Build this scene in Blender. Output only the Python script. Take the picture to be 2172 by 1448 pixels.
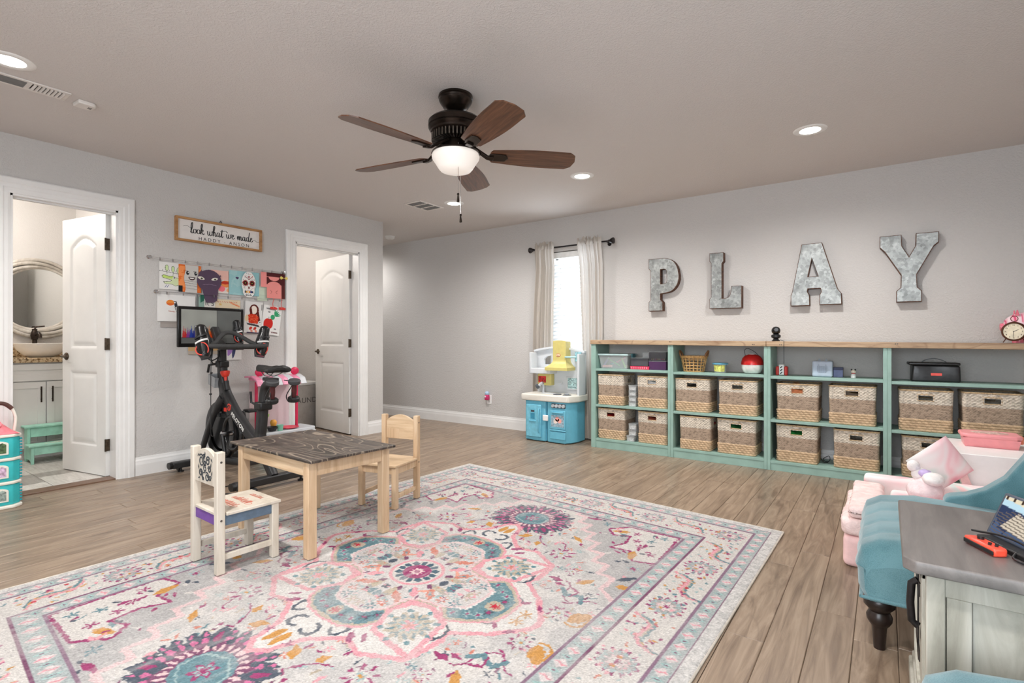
import bpy, bmesh, math, random
import numpy as np
from mathutils import Vector, Matrix, Euler
PI = math.pi
random.seed(7); RNG = np.random.default_rng(7)
for _o in list(bpy.data.objects): bpy.data.objects.remove(_o)
SC = bpy.context.scene
COL = SC.collection
# ---------------------------------------------------------------- camera
cam_d = bpy.data.cameras.new('camera'); CAM = bpy.data.objects.new('camera', cam_d); COL.objects.link(CAM)
cam_d.sensor_width = 36.0; cam_d.lens = 1108.0 / 2172.0 * 36.0; cam_d.clip_start = 0.02; cam_d.clip_end = 200
CAM.location = (0, 0, 1.05); CAM.rotation_euler = (PI/2, 0, math.atan2(0.5809, 0.8140))
SC.camera = CAM
# ---------------------------------------------------------------- world, exposure
SC.view_settings.view_transform = 'Standard'; SC.view_settings.look = 'None'
SC.view_settings.gamma = 1.0; SC.view_settings.use_curve_mapping = False
SC.view_settings.exposure = 0.50
W = bpy.data.worlds.new('sky'); SC.world = W; W.use_nodes = True
_bg = W.node_tree.nodes['Background']; _bg.inputs[0].default_value = (0.86, 0.93, 1.0, 1); _bg.inputs[1].default_value = 8.5
CAN_W, BATH_W, LAUND_W = 18.0, 24.0, 17.0      # watts of the ceiling cans and the added bathroom and laundry domes

# window openings (used by walls and by the daylight portals)
WIN_A = (-3.12, -2.46, 0.62, 2.06)          # x0 x1 z0 z1 in the back wall
YB = 5.09; XL = -4.764; XR = 1.18; YF = -1.75; ZC = 2.44
def portal(loc, rot, sx, sy):
    l = bpy.data.lights.new('window_daylight_portal', 'AREA'); l.shape = 'RECTANGLE'; l.size = sx; l.size_y = sy
    l.cycles.is_portal = True
    o = bpy.data.objects.new('window_daylight_portal', l); COL.objects.link(o); o.location = loc; o.rotation_euler = rot
portal((-2.79, YB+0.13, 1.34), (-PI/2, 0, 0), 0.66, 1.44)
portal((XR+0.13, 0.65, 1.5), (0, PI/2, 0), 1.2, 0.9)       # wide window in the right wall
portal((-0.35, YF-0.13, 1.40), (PI/2, 0, 0), 2.5, 1.7)       # unseen window added behind the camera to light the room
# ---------------------------------------------------------------- helpers
def lin(c):
    return tuple((v/255/12.92) if v/255 <= 0.04045 else ((v/255+0.055)/1.055)**2.4 for v in c[:3])
def rgba(c): return lin(c) + (1.0,)
MATS = {}
class NT:
    def __init__(s, m): s.t = m.node_tree; s.b = s.t.nodes['Principled BSDF']
    def n(s, ty, **k):
        nd = s.t.nodes.new(ty)
        for a, v in k.items():
            if a.startswith('i_'):
                nd.inputs[a[2:].replace('_', ' ')].default_value = v
            else: setattr(nd, a, v)
        return nd
    def l(s, a, b): s.t.links.new(a, b)
def newmat(name, col=None, rough=0.5, metal=0.0, spec=0.5, **kw):
    m = bpy.data.materials.new(name); m.use_nodes = True; k = NT(m)
    if col is not None: k.b.inputs['Base Color'].default_value = rgba(col)
    k.b.inputs['Roughness'].default_value = rough; k.b.inputs['Metallic'].default_value = metal
    k.b.inputs['Specular IOR Level'].default_value = spec
    for a, v in kw.items(): k.b.inputs[a].default_value = v
    MATS[name] = m; return m, k
def coords(k, scale=(1,1,1), world=False, kind='Object', rot=(0,0,0)):
    mp = k.n('ShaderNodeMapping'); mp.inputs['Scale'].default_value = scale; mp.inputs['Rotation'].default_value = rot
    if world: k.l(k.n('ShaderNodeNewGeometry').outputs['Position'], mp.inputs[0])
    else: k.l(k.n('ShaderNodeTexCoord').outputs[kind], mp.inputs[0])
    return mp.outputs[0]
def ramp(k, fac, stops):
    r = k.n('ShaderNodeValToRGB'); e = r.color_ramp.elements
    while len(e) < len(stops): e.new(0.5)
    for x, (p, c) in zip(e, stops): x.position = p; x.color = rgba(c)
    k.l(fac, r.inputs[0]); return r.outputs[0]
def bump(k, h, strength=0.3, dist=0.01):
    b = k.n('ShaderNodeBump'); b.inputs['Strength'].default_value = strength; b.inputs['Distance'].default_value = dist
    k.l(h, b.inputs['Height']); k.l(b.outputs[0], k.b.inputs['Normal'])
def plain(name, col, rough=0.5, metal=0.0, var=0.06, nscale=30, bstr=0.0, bscale=200, world=False, **kw):
    """a lightly mottled procedural material"""
    if name in MATS: return MATS[name]
    m, k = newmat(name, col, rough, metal, **kw)
    co = coords(k, world=world)
    nz = k.n('ShaderNodeTexNoise', i_Scale=nscale, i_Detail=3.0); k.l(co, nz.inputs[0])
    lo = tuple(max(0, v*(1-var)) for v in col); hi = tuple(min(255, v*(1+var)) for v in col)
    k.l(ramp(k, nz.outputs[0], [(0.3, lo), (0.7, hi)]), k.b.inputs['Base Color'])
    if bstr:
        n2 = k.n('ShaderNodeTexNoise', i_Scale=bscale, i_Detail=2.0); k.l(co, n2.inputs[0]); bump(k, n2.outputs[0], bstr, 0.004)
    return m
def wood(name, dark, mid, light, scale=(3, 40, 40), rough=0.45, bstr=0.15, world=False, perobj=0.0, dist=1.2, ring=None):
    if name in MATS: return MATS[name]
    m, k = newmat(name, mid, rough)
    co = coords(k, scale, world=world)
    if perobj:
        oi = k.n('ShaderNodeObjectInfo'); ad = k.n('ShaderNodeVectorMath', operation='MULTIPLY_ADD')
        k.l(oi.outputs['Random'], ad.inputs[0]); ad.inputs[1].default_value = (37, 51, 23); k.l(co, ad.inputs[2]); co = ad.outputs[0]
    nz = k.n('ShaderNodeTexNoise', i_Scale=1.0, i_Detail=6.0, i_Roughness=0.62, i_Distortion=dist); k.l(co, nz.inputs[0])
    c = ramp(k, nz.outputs[0], [(0.28, dark), (0.5, mid), (0.74, light)])
    if ring:
        mp2 = coords(k, ring[0], world=world)
        w = k.n('ShaderNodeTexNoise', i_Scale=1.0, i_Detail=0.0, i_Distortion=0.2); k.l(mp2, w.inputs[0])
        mm = k.n('ShaderNodeMath', operation='MULTIPLY'); k.l(w.outputs[0], mm.inputs[0]); mm.inputs[1].default_value = ring[1]
        fr = k.n('ShaderNodeMath', operation='PINGPONG'); k.l(mm.outputs[0], fr.inputs[0]); fr.inputs[1].default_value = 1.0
        gt = k.n('ShaderNodeMapRange'); k.l(fr.outputs[0], gt.inputs[0]); gt.inputs[1].default_value = 0.86; gt.inputs[2].default_value = 1.0
        gt.inputs[4].default_value = ring[3]
        mx = k.n('ShaderNodeMix', data_type='RGBA'); k.l(gt.outputs[0], mx.inputs[0]); k.l(c, mx.inputs[6]); mx.inputs[7].default_value = rgba(ring[2]); c = mx.outputs[2]
    if perobj:
        hv = k.n('ShaderNodeHueSaturation'); mr = k.n('ShaderNodeMapRange'); k.l(oi.outputs['Random'], mr.inputs[0])
        mr.inputs[3].default_value = 1-perobj; mr.inputs[4].default_value = 1+perobj
        k.l(mr.outputs[0], hv.inputs['Value']); k.l(c, hv.inputs['Color']); c = hv.outputs[0]
    k.l(c, k.b.inputs['Base Color'])
    if bstr: bump(k, nz.outputs[0], bstr, 0.003)
    return m
def emis(name, col, strength):
    if name in MATS: return MATS[name]
    m, k = newmat(name, col, 0.4); k.b.inputs['Emission Color'].default_value = rgba(col); k.b.inputs['Emission Strength'].default_value = strength
    return m
def clearmat(name, col, alpha=0.25, rough=0.1):
    if name in MATS: return MATS[name]
    m, k = newmat(name, col, rough); k.b.inputs['Alpha'].default_value = alpha; return m
def vcol(name='painted_colours', rough=0.8, bstr=0.0, bscale=300, fine=0.0):
    if name in MATS: return MATS[name]
    m, k = newmat(name, (200,200,200), rough, spec=0.2)
    a = k.n('ShaderNodeVertexColor'); a.layer_name = 'Col'; c = a.outputs[0]
    co = coords(k)
    if fine:
        nz = k.n('ShaderNodeTexNoise', i_Scale=bscale, i_Detail=2.0); k.l(co, nz.inputs[0])
        mr = k.n('ShaderNodeMapRange'); k.l(nz.outputs[0], mr.inputs[0]); mr.inputs[1].default_value = 0.3; mr.inputs[2].default_value = 0.7
        mr.inputs[3].default_value = 1-fine; mr.inputs[4].default_value = 1+fine*0.6
        hv = k.n('ShaderNodeHueSaturation'); k.l(mr.outputs[0], hv.inputs['Value']); k.l(c, hv.inputs['Color']); c = hv.outputs[0]
        if bstr: bump(k, nz.outputs[0], bstr, 0.004)
    k.l(c, k.b.inputs['Base Color']); return m

def RM(rx=0, ry=0, rz=0, t=(0,0,0)): return Matrix.Translation(t) @ Euler((rx, ry, rz)).to_matrix().to_4x4()
class MB:
    """collects shapes into one mesh"""
    def __init__(s): s.v = []; s.f = []
    def add(s, vs, fs, M=None):
        o = len(s.v)
        if M is not None: vs = [M @ Vector(p) for p in vs]
        s.v += [tuple(p) for p in vs]; s.f += [tuple(i+o for i in f) for f in fs]; return s
    def box(s, x0, x1, y0, y1, z0, z1, M=None):
        return s.add([(x0,y0,z0),(x1,y0,z0),(x1,y1,z0),(x0,y1,z0),(x0,y0,z1),(x1,y0,z1),(x1,y1,z1),(x0,y1,z1)],
                     [(0,3,2,1),(4,5,6,7),(0,1,5,4),(1,2,6,5),(2,3,7,6),(3,0,4,7)], M)
    def cbox(s, c, d, M=None): return s.box(c[0]-d[0]/2, c[0]+d[0]/2, c[1]-d[1]/2, c[1]+d[1]/2, c[2]-d[2]/2, c[2]+d[2]/2, M)
    def lathe(s, prof, n=24, M=None, cap=True):
        vs = []; fs = []; m = len(prof)
        for i in range(n):
            a = 2*PI*i/n
            for r, z in prof: vs.append((r*math.cos(a), r*math.sin(a), z))
        for i in range(n):
            j = (i+1) % n
            for q in range(m-1): fs.append((i*m+q, j*m+q, j*m+q+1, i*m+q+1))
        if cap:
            if prof[0][0] > 1e-5: fs.append(tuple(i*m for i in range(n))[::-1])
            if prof[-1][0] > 1e-5: fs.append(tuple(i*m+m-1 for i in range(n)))
        return s.add(vs, fs, M)
    def cyl(s, p0, p1, r0, r1=None, n=14):
        return s.tube([p0, p1], [r0, r0 if r1 is None else r1], n)
    def tube(s, path, r, n=10, closed=False, sect=None, up=None, caps=True):
        P = [Vector(p) for p in path]; m = len(P)
        rr = r if isinstance(r, (list, tuple)) else [r]*m
        T = []
        for i in range(m):
            a = P[(i-1) % m] if (closed or i > 0) else P[i]; b = P[(i+1) % m] if (closed or i < m-1) else P[i]
            T.append((b-a).normalized())
        u = Vector(up) if up else (Vector((0,0,1)) if abs(T[0].z) < 0.9 else Vector((1,0,0)))
        u = (u - T[0]*u.dot(T[0])).normalized(); vs = []; fs = []
        sec = sect or [(math.cos(2*PI*q/n), math.sin(2*PI*q/n)) for q in range(n)]; n = len(sec)
        for i in range(m):
            u = (u - T[i]*u.dot(T[i])); u = u.normalized() if u.length > 1e-6 else T[i].orthogonal().normalized()
            w = T[i].cross(u)
            for (ca, sa) in sec: vs.append(P[i] + (u*ca + w*sa)*rr[i])
        for i in range(m if closed else m-1):
            j = (i+1) % m
            for q in range(n): fs.append((i*n+q, i*n+(q+1) % n, j*n+(q+1) % n, j*n+q))
        if not closed and caps: fs.append(tuple(range(n))[::-1]); fs.append(tuple((m-1)*n+q for q in range(n)))
        return s.add(vs, fs)
    def prism(s, poly, z0, z1, M=None):
        n = len(poly); vs = [(x, y, z0) for x, y in poly] + [(x, y, z1) for x, y in poly]
        fs = [tuple(range(n))[::-1], tuple(range(n, 2*n))] + [(i, (i+1) % n, n+(i+1) % n, n+i) for i in range(n)]
        return s.add(vs, fs, M)
    def ell(s, c, r, nu=16, nv=10, M=None):
        if not isinstance(r, (list, tuple)): r = (r, r, r)
        pr = [(max(1e-4, math.sin(PI*i/nv)), -math.cos(PI*i/nv)) for i in range(nv+1)]
        T = Matrix.Translation(c) @ Matrix.Diagonal((r[0], r[1], r[2], 1))
        return s.lathe(pr, nu, (M @ T) if M is not None else T, cap=False)
    def grid(s, fn, nu, nv, M=None, skip=None, cu=False):
        vs = [fn(i/nu, j/nv) for j in range(nv+1) for i in range(nu+1)]; w = nu+1
        fs = [(j*w+i, j*w+i+1, (j+1)*w+i+1, (j+1)*w+i) for j in range(nv) for i in range(nu) if not (skip and skip(i, j))]
        return s.add(vs, fs, M)
    def mesh(s, name='mesh', smooth=None):
        me = bpy.data.meshes.new(name); me.from_pydata([tuple(p) for p in s.v], [], s.f); me.validate()
        bm = bmesh.new(); bm.from_mesh(me); bmesh.ops.recalc_face_normals(bm, faces=bm.faces); bm.to_mesh(me); bm.free()
        if smooth is not None:
            me.polygons.foreach_set('use_smooth', [True]*len(me.polygons)); me.set_sharp_from_angle(angle=math.radians(smooth))
        return me
    def build(s, name, mat, parent=None, smooth=None, bev=0, seg=2, sub=0, loc=None, rot=None):
        return mkobj(name, s.mesh(name, smooth), mat, parent, bev, seg, sub, loc, rot)
def mkobj(name, me, mat, parent=None, bev=0, seg=2, sub=0, loc=None, rot=None):
    o = bpy.data.objects.new(name, me); COL.objects.link(o)
    if mat is not None:
        me.materials.clear(); me.materials.append(mat if not isinstance(mat, str) else MATS[mat])
    if parent: o.parent = parent
    if loc: o.location = loc
    if rot: o.rotation_euler = rot
    if bev:
        b = o.modifiers.new('bevel', 'BEVEL'); b.width = bev; b.segments = seg; b.limit_method = 'ANGLE'; b.angle_limit = 0.6
        me.polygons.foreach_set('use_smooth', [True]*len(me.polygons)); b.harden_normals = False
        me.set_sharp_from_angle(angle=math.radians(50))
    if sub:
        b = o.modifiers.new('subdivision', 'SUBSURF'); b.levels = sub; b.render_levels = sub
        me.polygons.foreach_set('use_smooth', [True]*len(me.polygons))
    return o
def thing(name, label, cat, loc=(0,0,0), rz=0.0, group=None):
    o = bpy.data.objects.new(name, None); COL.objects.link(o); o.location = loc; o.rotation_euler = (0,0,rz); o.empty_display_size = 0.05
    o['label'] = label; o['category'] = cat
    if group: o['group'] = group
    return o
def tag(o, label, cat, group=None):
    o['label'] = label; o['category'] = cat
    if group: o['group'] = group
    return o
def struct(o, label=None, cat=None):
    o['kind'] = 'structure'
    if label: o['label'] = label
    if cat: o['category'] = cat
    return o
def copy_tree(o, parent=None):
    c = o.copy(); COL.objects.link(c); c.parent = parent
    for ch in list(o.children): copy_tree(ch, c)
    return c
def curve_fill(polys, depth, bevel=0.0, name='outline'):
    cu = bpy.data.curves.new(name, 'CURVE'); cu.dimensions = '2D'; cu.fill_mode = 'BOTH'; cu.extrude = depth/2; cu.bevel_depth = bevel
    for pl in polys:
        sp = cu.splines.new('POLY'); sp.points.add(len(pl)-1); sp.use_cyclic_u = True
        for p, q in zip(sp.points, pl): p.co = (q[0], q[1], 0, 1)
    o = bpy.data.objects.new(name, cu); COL.objects.link(o)
    me = bpy.data.meshes.new_from_object(o.evaluated_get(bpy.context.evaluated_depsgraph_get()))
    bpy.data.objects.remove(o); bpy.data.curves.remove(cu); return me
def text_mesh(txt, size, extrude=0.0004, align='CENTER', bold=0.0, space=1.0, shear=0.0):
    cu = bpy.data.curves.new('lettering', 'FONT'); cu.body = txt; cu.size = size; cu.extrude = extrude; cu.align_x = align; cu.align_y = 'CENTER'
    cu.offset = bold; cu.space_character = space; cu.shear = shear
    o = bpy.data.objects.new('lettering', cu); COL.objects.link(o)
    me = bpy.data.meshes.new_from_object(o.evaluated_get(bpy.context.evaluated_depsgraph_get()))
    bpy.data.objects.remove(o); bpy.data.curves.remove(cu); return me
# ---- numpy painter: colours laid on a fine mesh grid
class Paint:
    def __init__(s, X, Y, base):
        s.X, s.Y = X, Y; s.c = np.empty(X.shape+(3,)); s.c[:] = lin(base)
    def fill(s, mask, col, a=1.0):
        m = (mask.astype(float)*a)[..., None]; s.c = s.c*(1-m) + np.array(lin(col))*m
    def poly(s, pts):
        X, Y = s.X, s.Y; ins = np.zeros(X.shape, bool); n = len(pts)
        for i in range(n):
            x0, y0 = pts[i]; x1, y1 = pts[(i+1) % n]
            if y0 == y1: continue
            c = ((y0 > Y) != (y1 > Y)) & (X < (x1-x0)*(Y-y0)/(y1-y0)+x0); ins ^= c
        return ins
    def seg(s, pts, closed=False):
        d = np.full(s.X.shape, 9.0); P = list(pts) + ([pts[0]] if closed else [])
        for (x0, y0), (x1, y1) in zip(P[:-1], P[1:]):
            dx, dy = x1-x0, y1-y0; L = dx*dx+dy*dy+1e-12
            t = np.clip(((s.X-x0)*dx+(s.Y-y0)*dy)/L, 0, 1)
            d = np.minimum(d, np.hypot(s.X-x0-t*dx, s.Y-y0-t*dy))
        return d
    def stroke(s, pts, w, col, closed=False, a=1.0): s.fill(s.seg(pts, closed) < w/2, col, a)
    def el(s, cx, cy, rx, ry, rot=0.0):
        c, q = math.cos(rot), math.sin(rot); u = (s.X-cx)*c+(s.Y-cy)*q; v = -(s.X-cx)*q+(s.Y-cy)*c
        return (u/rx)**2+(v/ry)**2
    def ellipse(s, cx, cy, rx, ry, col, rot=0.0, a=1.0): s.fill(s.el(cx, cy, rx, ry, rot) < 1, col, a)
    def flower(s, cx, cy, r, n, col, amp=0.3, rot=0.0):
        dx, dy = s.X-cx, s.Y-cy; s.fill(np.hypot(dx, dy) < r*(1-amp+amp*np.cos(n*(np.arctan2(dy, dx)-rot))), col)
    def leaf(s, cx, cy, l, w, rot, col):
        c, q = math.cos(rot), math.sin(rot); u = ((s.X-cx)*c+(s.Y-cy)*q)/l; v = (-(s.X-cx)*q+(s.Y-cy)*c)/w
        s.fill((np.abs(u) < 1) & (np.abs(v) < (1-u*u)), col)
def colour_grid(name, P3, cols, mat, parent=None, close=0.0, mask=None):
    """mesh from an (ny,nx,3) array of points with per-vertex colours; close = thickness of skirt below (local -normal z)"""
    ny, nx = P3.shape[:2]; me = bpy.data.meshes.new(name)
    idx = np.arange(ny*nx).reshape(ny, nx)
    F = np.stack([idx[:-1,:-1], idx[:-1,1:], idx[1:,1:], idx[1:,:-1]], -1).reshape(-1, 4)
    if mask is not None:
        mq = (mask[:-1,:-1] & mask[:-1,1:] & mask[1:,1:] & mask[1:,:-1]).reshape(-1); F = F[mq]
    V = P3.reshape(-1, 3); C = cols.reshape(-1, 3)
    if close:
        V2 = V.copy(); V2[:, 2] -= close; n0 = len(V)
        ed = {}
        a = np.concatenate([F[:, [0,1]], F[:, [1,2]], F[:, [2,3]], F[:, [3,0]]])
        key = np.sort(a, 1); u, inv, cnt = np.unique(key, axis=0, return_inverse=True, return_counts=True)
        b = a[cnt[inv.reshape(-1)] == 1]
        sk = np.stack([b[:,1], b[:,0], b[:,0]+n0, b[:,1]+n0], -1)
        F = np.concatenate([F, F[:, ::-1]+n0, sk]); V = np.concatenate([V, V2]); C = np.concatenate([C, C])
    me.vertices.add(len(V)); me.vertices.foreach_set('co', V.astype(np.float32).ravel())
    me.loops.add(F.size); me.loops.foreach_set('vertex_index', F.astype(np.int32).ravel())
    me.polygons.add(len(F)); me.polygons.foreach_set('loop_start', np.arange(0, F.size, 4, dtype=np.int32)); me.polygons.foreach_set('loop_total', np.full(len(F), 4, np.int32))
    me.update(calc_edges=True)
    ca = me.color_attributes.new('Col', 'FLOAT_COLOR', 'POINT')
    ca.data.foreach_set('color', np.concatenate([C, np.ones((len(C), 1))], 1).astype(np.float32).ravel())
    if mask is not None or close:
        bm = bmesh.new(); bm.from_mesh(me); bmesh.ops.delete(bm, geom=[v for v in bm.verts if not v.link_faces], context='VERTS'); bm.to_mesh(me); bm.free()
    return mkobj(name, me, mat, parent)
def panel_grid(w, h, step=0.003):
    nx = max(4, int(w/step)); ny = max(4, int(h/step))
    x = np.linspace(0, w, nx+1); y = np.linspace(0, h, ny+1); return np.meshgrid(x, y)
def vnoise(X, Y, sc, seed=0):
    """smooth value noise on arrays"""
    r = np.random.default_rng(seed); T = r.random((64, 64)); x = X*sc+100; y = Y*sc+100
    i = np.floor(x).astype(int); j = np.floor(y).astype(int); u = x-i; v = y-j; u = u*u*(3-2*u); v = v*v*(3-2*v)
    g = lambda a, b: T[a % 64, b % 64]
    return (g(i,j)*(1-u)+g(i+1,j)*u)*(1-v)+(g(i,j+1)*(1-u)+g(i+1,j+1)*u)*v
def fnoise(X, Y, sc, seed=0): return (vnoise(X,Y,sc,seed)+0.5*vnoise(X,Y,sc*2.1,seed+1)+0.25*vnoise(X,Y,sc*4.3,seed+2))/1.75
def bez(p0, p1, p2, p3, n=12):
    out = []
    for i in range(n+1):
        t = i/n; a = (1-t)**3; b = 3*t*(1-t)**2; c = 3*t*t*(1-t); d = t**3
        out.append(tuple(a*p0[q]+b*p1[q]+c*p2[q]+d*p3[q] for q in range(len(p0))))
    return out
def smooth_path(pts, n=6, closed=False):
    """catmull-rom through the points"""
    P = [Vector(p) for p in pts]; m = len(P); out = []
    for i in range(m if closed else m-1):
        a = P[(i-1) % m] if (closed or i > 0) else P[i]; b = P[i]; c = P[(i+1) % m]; d = P[(i+2) % m] if (closed or i < m-2) else P[(i+1) % m]
        for q in range(n):
            t = q/n; out.append(0.5*((2*b)+(c-a)*t+(2*a-5*b+4*c-d)*t*t+(3*b-a-3*c+d)*t**3))
    if not closed: out.append(P[-1])
    return out
# ---------------------------------------------------------------- paint and shell materials
def paintmat(name, col, bscale=95, bstr=0.30, rough=0.75):
    m, k = newmat(name, col, rough, spec=0.25)
    co = coords(k, world=True)
    a = k.n('ShaderNodeTexNoise', i_Scale=bscale, i_Detail=2.0, i_Distortion=0.6); k.l(co, a.inputs[0])
    mr = k.n('ShaderNodeMapRange'); k.l(a.outputs[0], mr.inputs[0]); mr.inputs[1].default_value = 0.42; mr.inputs[2].default_value = 0.62
    bump(k, mr.outputs[0], bstr, 0.0025)
    return m
M_WALL = paintmat('wall_paint_grey', (203,200,197), 75, 0.5)
M_CEIL = paintmat('ceiling_paint', (216,210,206), 95, 0.45)
M_BATH = paintmat('bathroom_paint', (222,219,215))
M_TRIM = plain('white_trim_paint', (236,235,233), 0.35, var=0.012, nscale=6)
M_DOOR = plain('white_door_paint', (234,233,230), 0.4, var=0.012, nscale=5)
M_BRONZE = plain('dark_bronze_metal', (58,48,42), 0.35, 0.85, var=0.2, nscale=40)
M_HINGE = plain('brushed_bronze_hinge', (92,80,68), 0.35, 0.9, var=0.15, nscale=60)
M_BLACK = plain('black_plastic', (24,24,25), 0.42, var=0.15)
M_MBLACK = plain('matte_black_metal', (40,40,41), 0.45, 0.3, var=0.12, nscale=20)
M_WHITE = plain('white_plastic', (238,238,236), 0.35, var=0.015)
M_CHROME = plain('chrome', (200,200,202), 0.15, 1.0, var=0.05)
M_GLASS, _k = newmat('window_glass', (235,245,250), 0.02); _k.b.inputs['Alpha'].default_value = 0.10
T = 0.12
def wall_obj(name, boxes, mat=M_WALL, label=None):
    mb = MB()
    for b in boxes: mb.box(*b)
    return struct(mb.build(name, mat), label)
D1 = (0.893, 1.498, 2.045); D2 = (2.972, 3.747, 2.04); YE = 4.083
# left wall with its two doorways
wall_obj('wall_left', [(XL-T, XL, YF-T, D1[0], 0, ZC), (XL-T, XL, D1[0], D1[1], D1[2], ZC), (XL-T, XL, D1[1], D2[0], 0, ZC),
                       (XL-T, XL, D2[0], D2[1], D2[2], ZC), (XL-T, XL, D2[1], YE, 0, ZC)], label='grey textured wall with two white doorways')
wall_obj('wall_hall', [(-7.6, XL-T, YE-T, YE, 0, ZC)], label='grey hallway wall around the corner')
x0, x1, z0, z1 = WIN_A
wall_obj('wall_back', [(-7.6, x0, YB, YB+T, 0, ZC), (x1, XR+T, YB, YB+T, 0, ZC), (x0, x1, YB, YB+T, 0, z0), (x0, x1, YB, YB+T, z1, ZC)], label='grey textured wall behind the shelves with a narrow window')
wall_obj('wall_right', [(XR, XR+T, YF-T, 0.2, 0, ZC), (XR, XR+T, 1.1, YB, 0, ZC), (XR, XR+T, 0.2, 1.1, 0, 0.9), (XR, XR+T, 0.2, 1.1, 2.1, ZC)])
wall_obj('wall_front', [(XL-T, -1.6, YF-T, YF, 0, ZC), (0.9, XR+T, YF-T, YF, 0, ZC), (-1.6, 0.9, YF-T, YF, 0, 0.55), (-1.6, 0.9, YF-T, YF, 2.25, ZC)])
wall_obj('wall_hall_end', [(-7.6-T, -7.6, YE-T, YB+T, 0, ZC)])
wall_obj('wall_bathroom_back', [(-6.7-T, -6.7, -0.5, 1.75+T, 0, ZC)], M_BATH, 'white textured bathroom wall behind the vanity')
wall_obj('wall_bathroom_side', [(-6.7, XL-T, 1.75, 1.75+T, 0, ZC)], M_BATH)
wall_obj('wall_bathroom_far', [(-6.7-T, XL-T, -0.5-T, -0.5, 0, ZC)], M_BATH)
wall_obj('wall_laundry_side', [(-6.7, XL-T, 2.45-T, 2.45, 0, ZC)], M_WALL)
wall_obj('wall_laundry_back', [(-6.7-T, -6.7, 2.45-T, YE-T, 0, ZC)], M_WALL)
wall_obj('ceiling', [(-7.75, XR+T, YF-T, YB+T, ZC, ZC+0.1)], M_CEIL, 'smooth pale ceiling with light texture')
# ---------------------------------------------------------------- wood floor
M_PLANK = wood('brown_hickory_plank', (108,90,75), (145,125,106), (170,150,130), (26, 2.6, 26), 0.33, 0.22, perobj=0.07, dist=1.3,
               ring=((9, 0.8, 9), 8.0, (118,100,86), 0.40))
M_SUB = plain('floor_underlay', (58,47,39), 0.9)
fl = struct(MB().box(-7.6, XR, YF, YB, -0.06, -0.010).build('floor', M_SUB), 'brown wood plank floor')
PW = 0.127
def plank_mesh():
    mb = MB(); w = PW/2-0.0006; c = 0.0022; L = 0.5-0.0006; e = 0.0018; h = 0.010
    mb.add([(-w,-L,-h),(w,-L,-h),(w,L,-h),(-w,L,-h),(-w,-L,-c),(w,-L,-c),(w,L,-c),(-w,L,-c),(-w+c,-L+e,0),(w-c,-L+e,0),(w-c,L-e,0),(-w+c,L-e,0)],
           [(0,1,5,4),(1,2,6,5),(2,3,7,6),(3,0,4,7),(4,5,9,8),(5,6,10,9),(6,7,11,10),(7,4,8,11),(8,9,10,11)])
    me = mb.mesh('plank'); me.materials.append(M_PLANK); return me
PM = plank_mesh()
def cam_px(x, y, z=0.0):
    d = Vector((x, y, z-1.05)); zc = d.dot(Vector((-0.5809, 0.8140, 0))); xc = d.dot(Vector((0.8140, 0.5809, 0)))
    return (1086+1108*xc/zc, 724-1108*d.z/zc, zc) if zc > 0.1 else None
pl = []
rp = random.Random(3); nrow = int((XR+6.7)/PW)+1
for r in range(nrow):
    xc = XR-PW/2-r*PW
    spans = [(YF, YB)] if xc > XL else ([(0, 0)] if xc < -6.65 else [(2.45, YE-T), (YE, YB)])
    if xc <= XL and xc > XL-T: spans = [(D2[0], D2[1]), (YE, YB)]
    for (ya, yb) in spans:
        if yb-ya < 0.1: continue
        y = ya - rp.uniform(0, 0.8)
        while y < yb-0.02:
            L = rp.choice((0.75, 0.95, 1.15, 1.35, 1.5)); a, b = max(y, ya), min(y+L, yb)
            if b-a > 0.03: pl.append((xc, a, b))
            y += L
vis = []
for (xc, a, b) in pl:
    s = 0
    for q in range(9):
        yy = a+(b-a)*(q+0.5)/9; p = cam_px(xc, yy)
        rug_in = (-2.93 < xc < -0.5) and (0.1 < yy < 3.2)
        if p and -30 < p[0] < 2200 and 700 < p[1] < 1480 and not rug_in: s += (b-a)/9/p[2]**2
    vis.append(s)
order = sorted(range(len(pl)), key=lambda i: -vis[i]); rest = MB()
for kx, i in enumerate(order):
    xc, a, b = pl[i]
    if kx < 300 and vis[i] > 0:
        o = mkobj('plank', PM, None, fl); o.location = (xc, (a+b)/2, 0); o.scale = (1, b-a, 1)
    else: rest.box(xc-PW/2+0.0006, xc+PW/2-0.0006, a+0.0006, b-0.0006, -0.010, 0)
ro = rest.build('hidden_planks', M_PLANK, fl); ro['kind'] = 'stuff'
# bathroom wood-look tiles
M_TILE = wood('grey_wood_look_tile', (176,171,164), (206,202,196), (226,223,218), (4, 30, 30), 0.35, 0.05, perobj=0.05)
fb = struct(MB().box(-6.7, XL-T+0.02, -0.5, 1.75, -0.008, 0.001).build('floor_bathroom', plain('tile_grout', (150,146,141), 0.9)), 'pale grey wood-look tile floor of the bathroom')
tb = MB(); tw = 0.30; tb.box(-0.303, 0.303, -tw/2+0.002, tw/2-0.002, 0.001, 0.006); tm = tb.mesh('tile'); tm.materials.append(M_TILE)
for r in range(8):
    yy = 1.75-tw/2-r*tw
    for c in range(4):
        xx = XL-T-0.29-c*0.61+(0.2*(r % 3)); xm = min(xx, XL-T-0.285)
        if xm < -6.42: continue
        o = mkobj('tile', tm, None, fb); o.location = (xm, yy, 0)
        if xx > xm: o.scale = (0.98, 1, 1)
struct(MB().box(XL-T-0.005, XL+0.0, D1[0], D1[1], -0.01, 0.009).build('trim_1', plain('threshold_wood', (112,84,66), 0.4), bev=0.003), 'brown wood threshold strip under the bathroom door')
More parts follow.
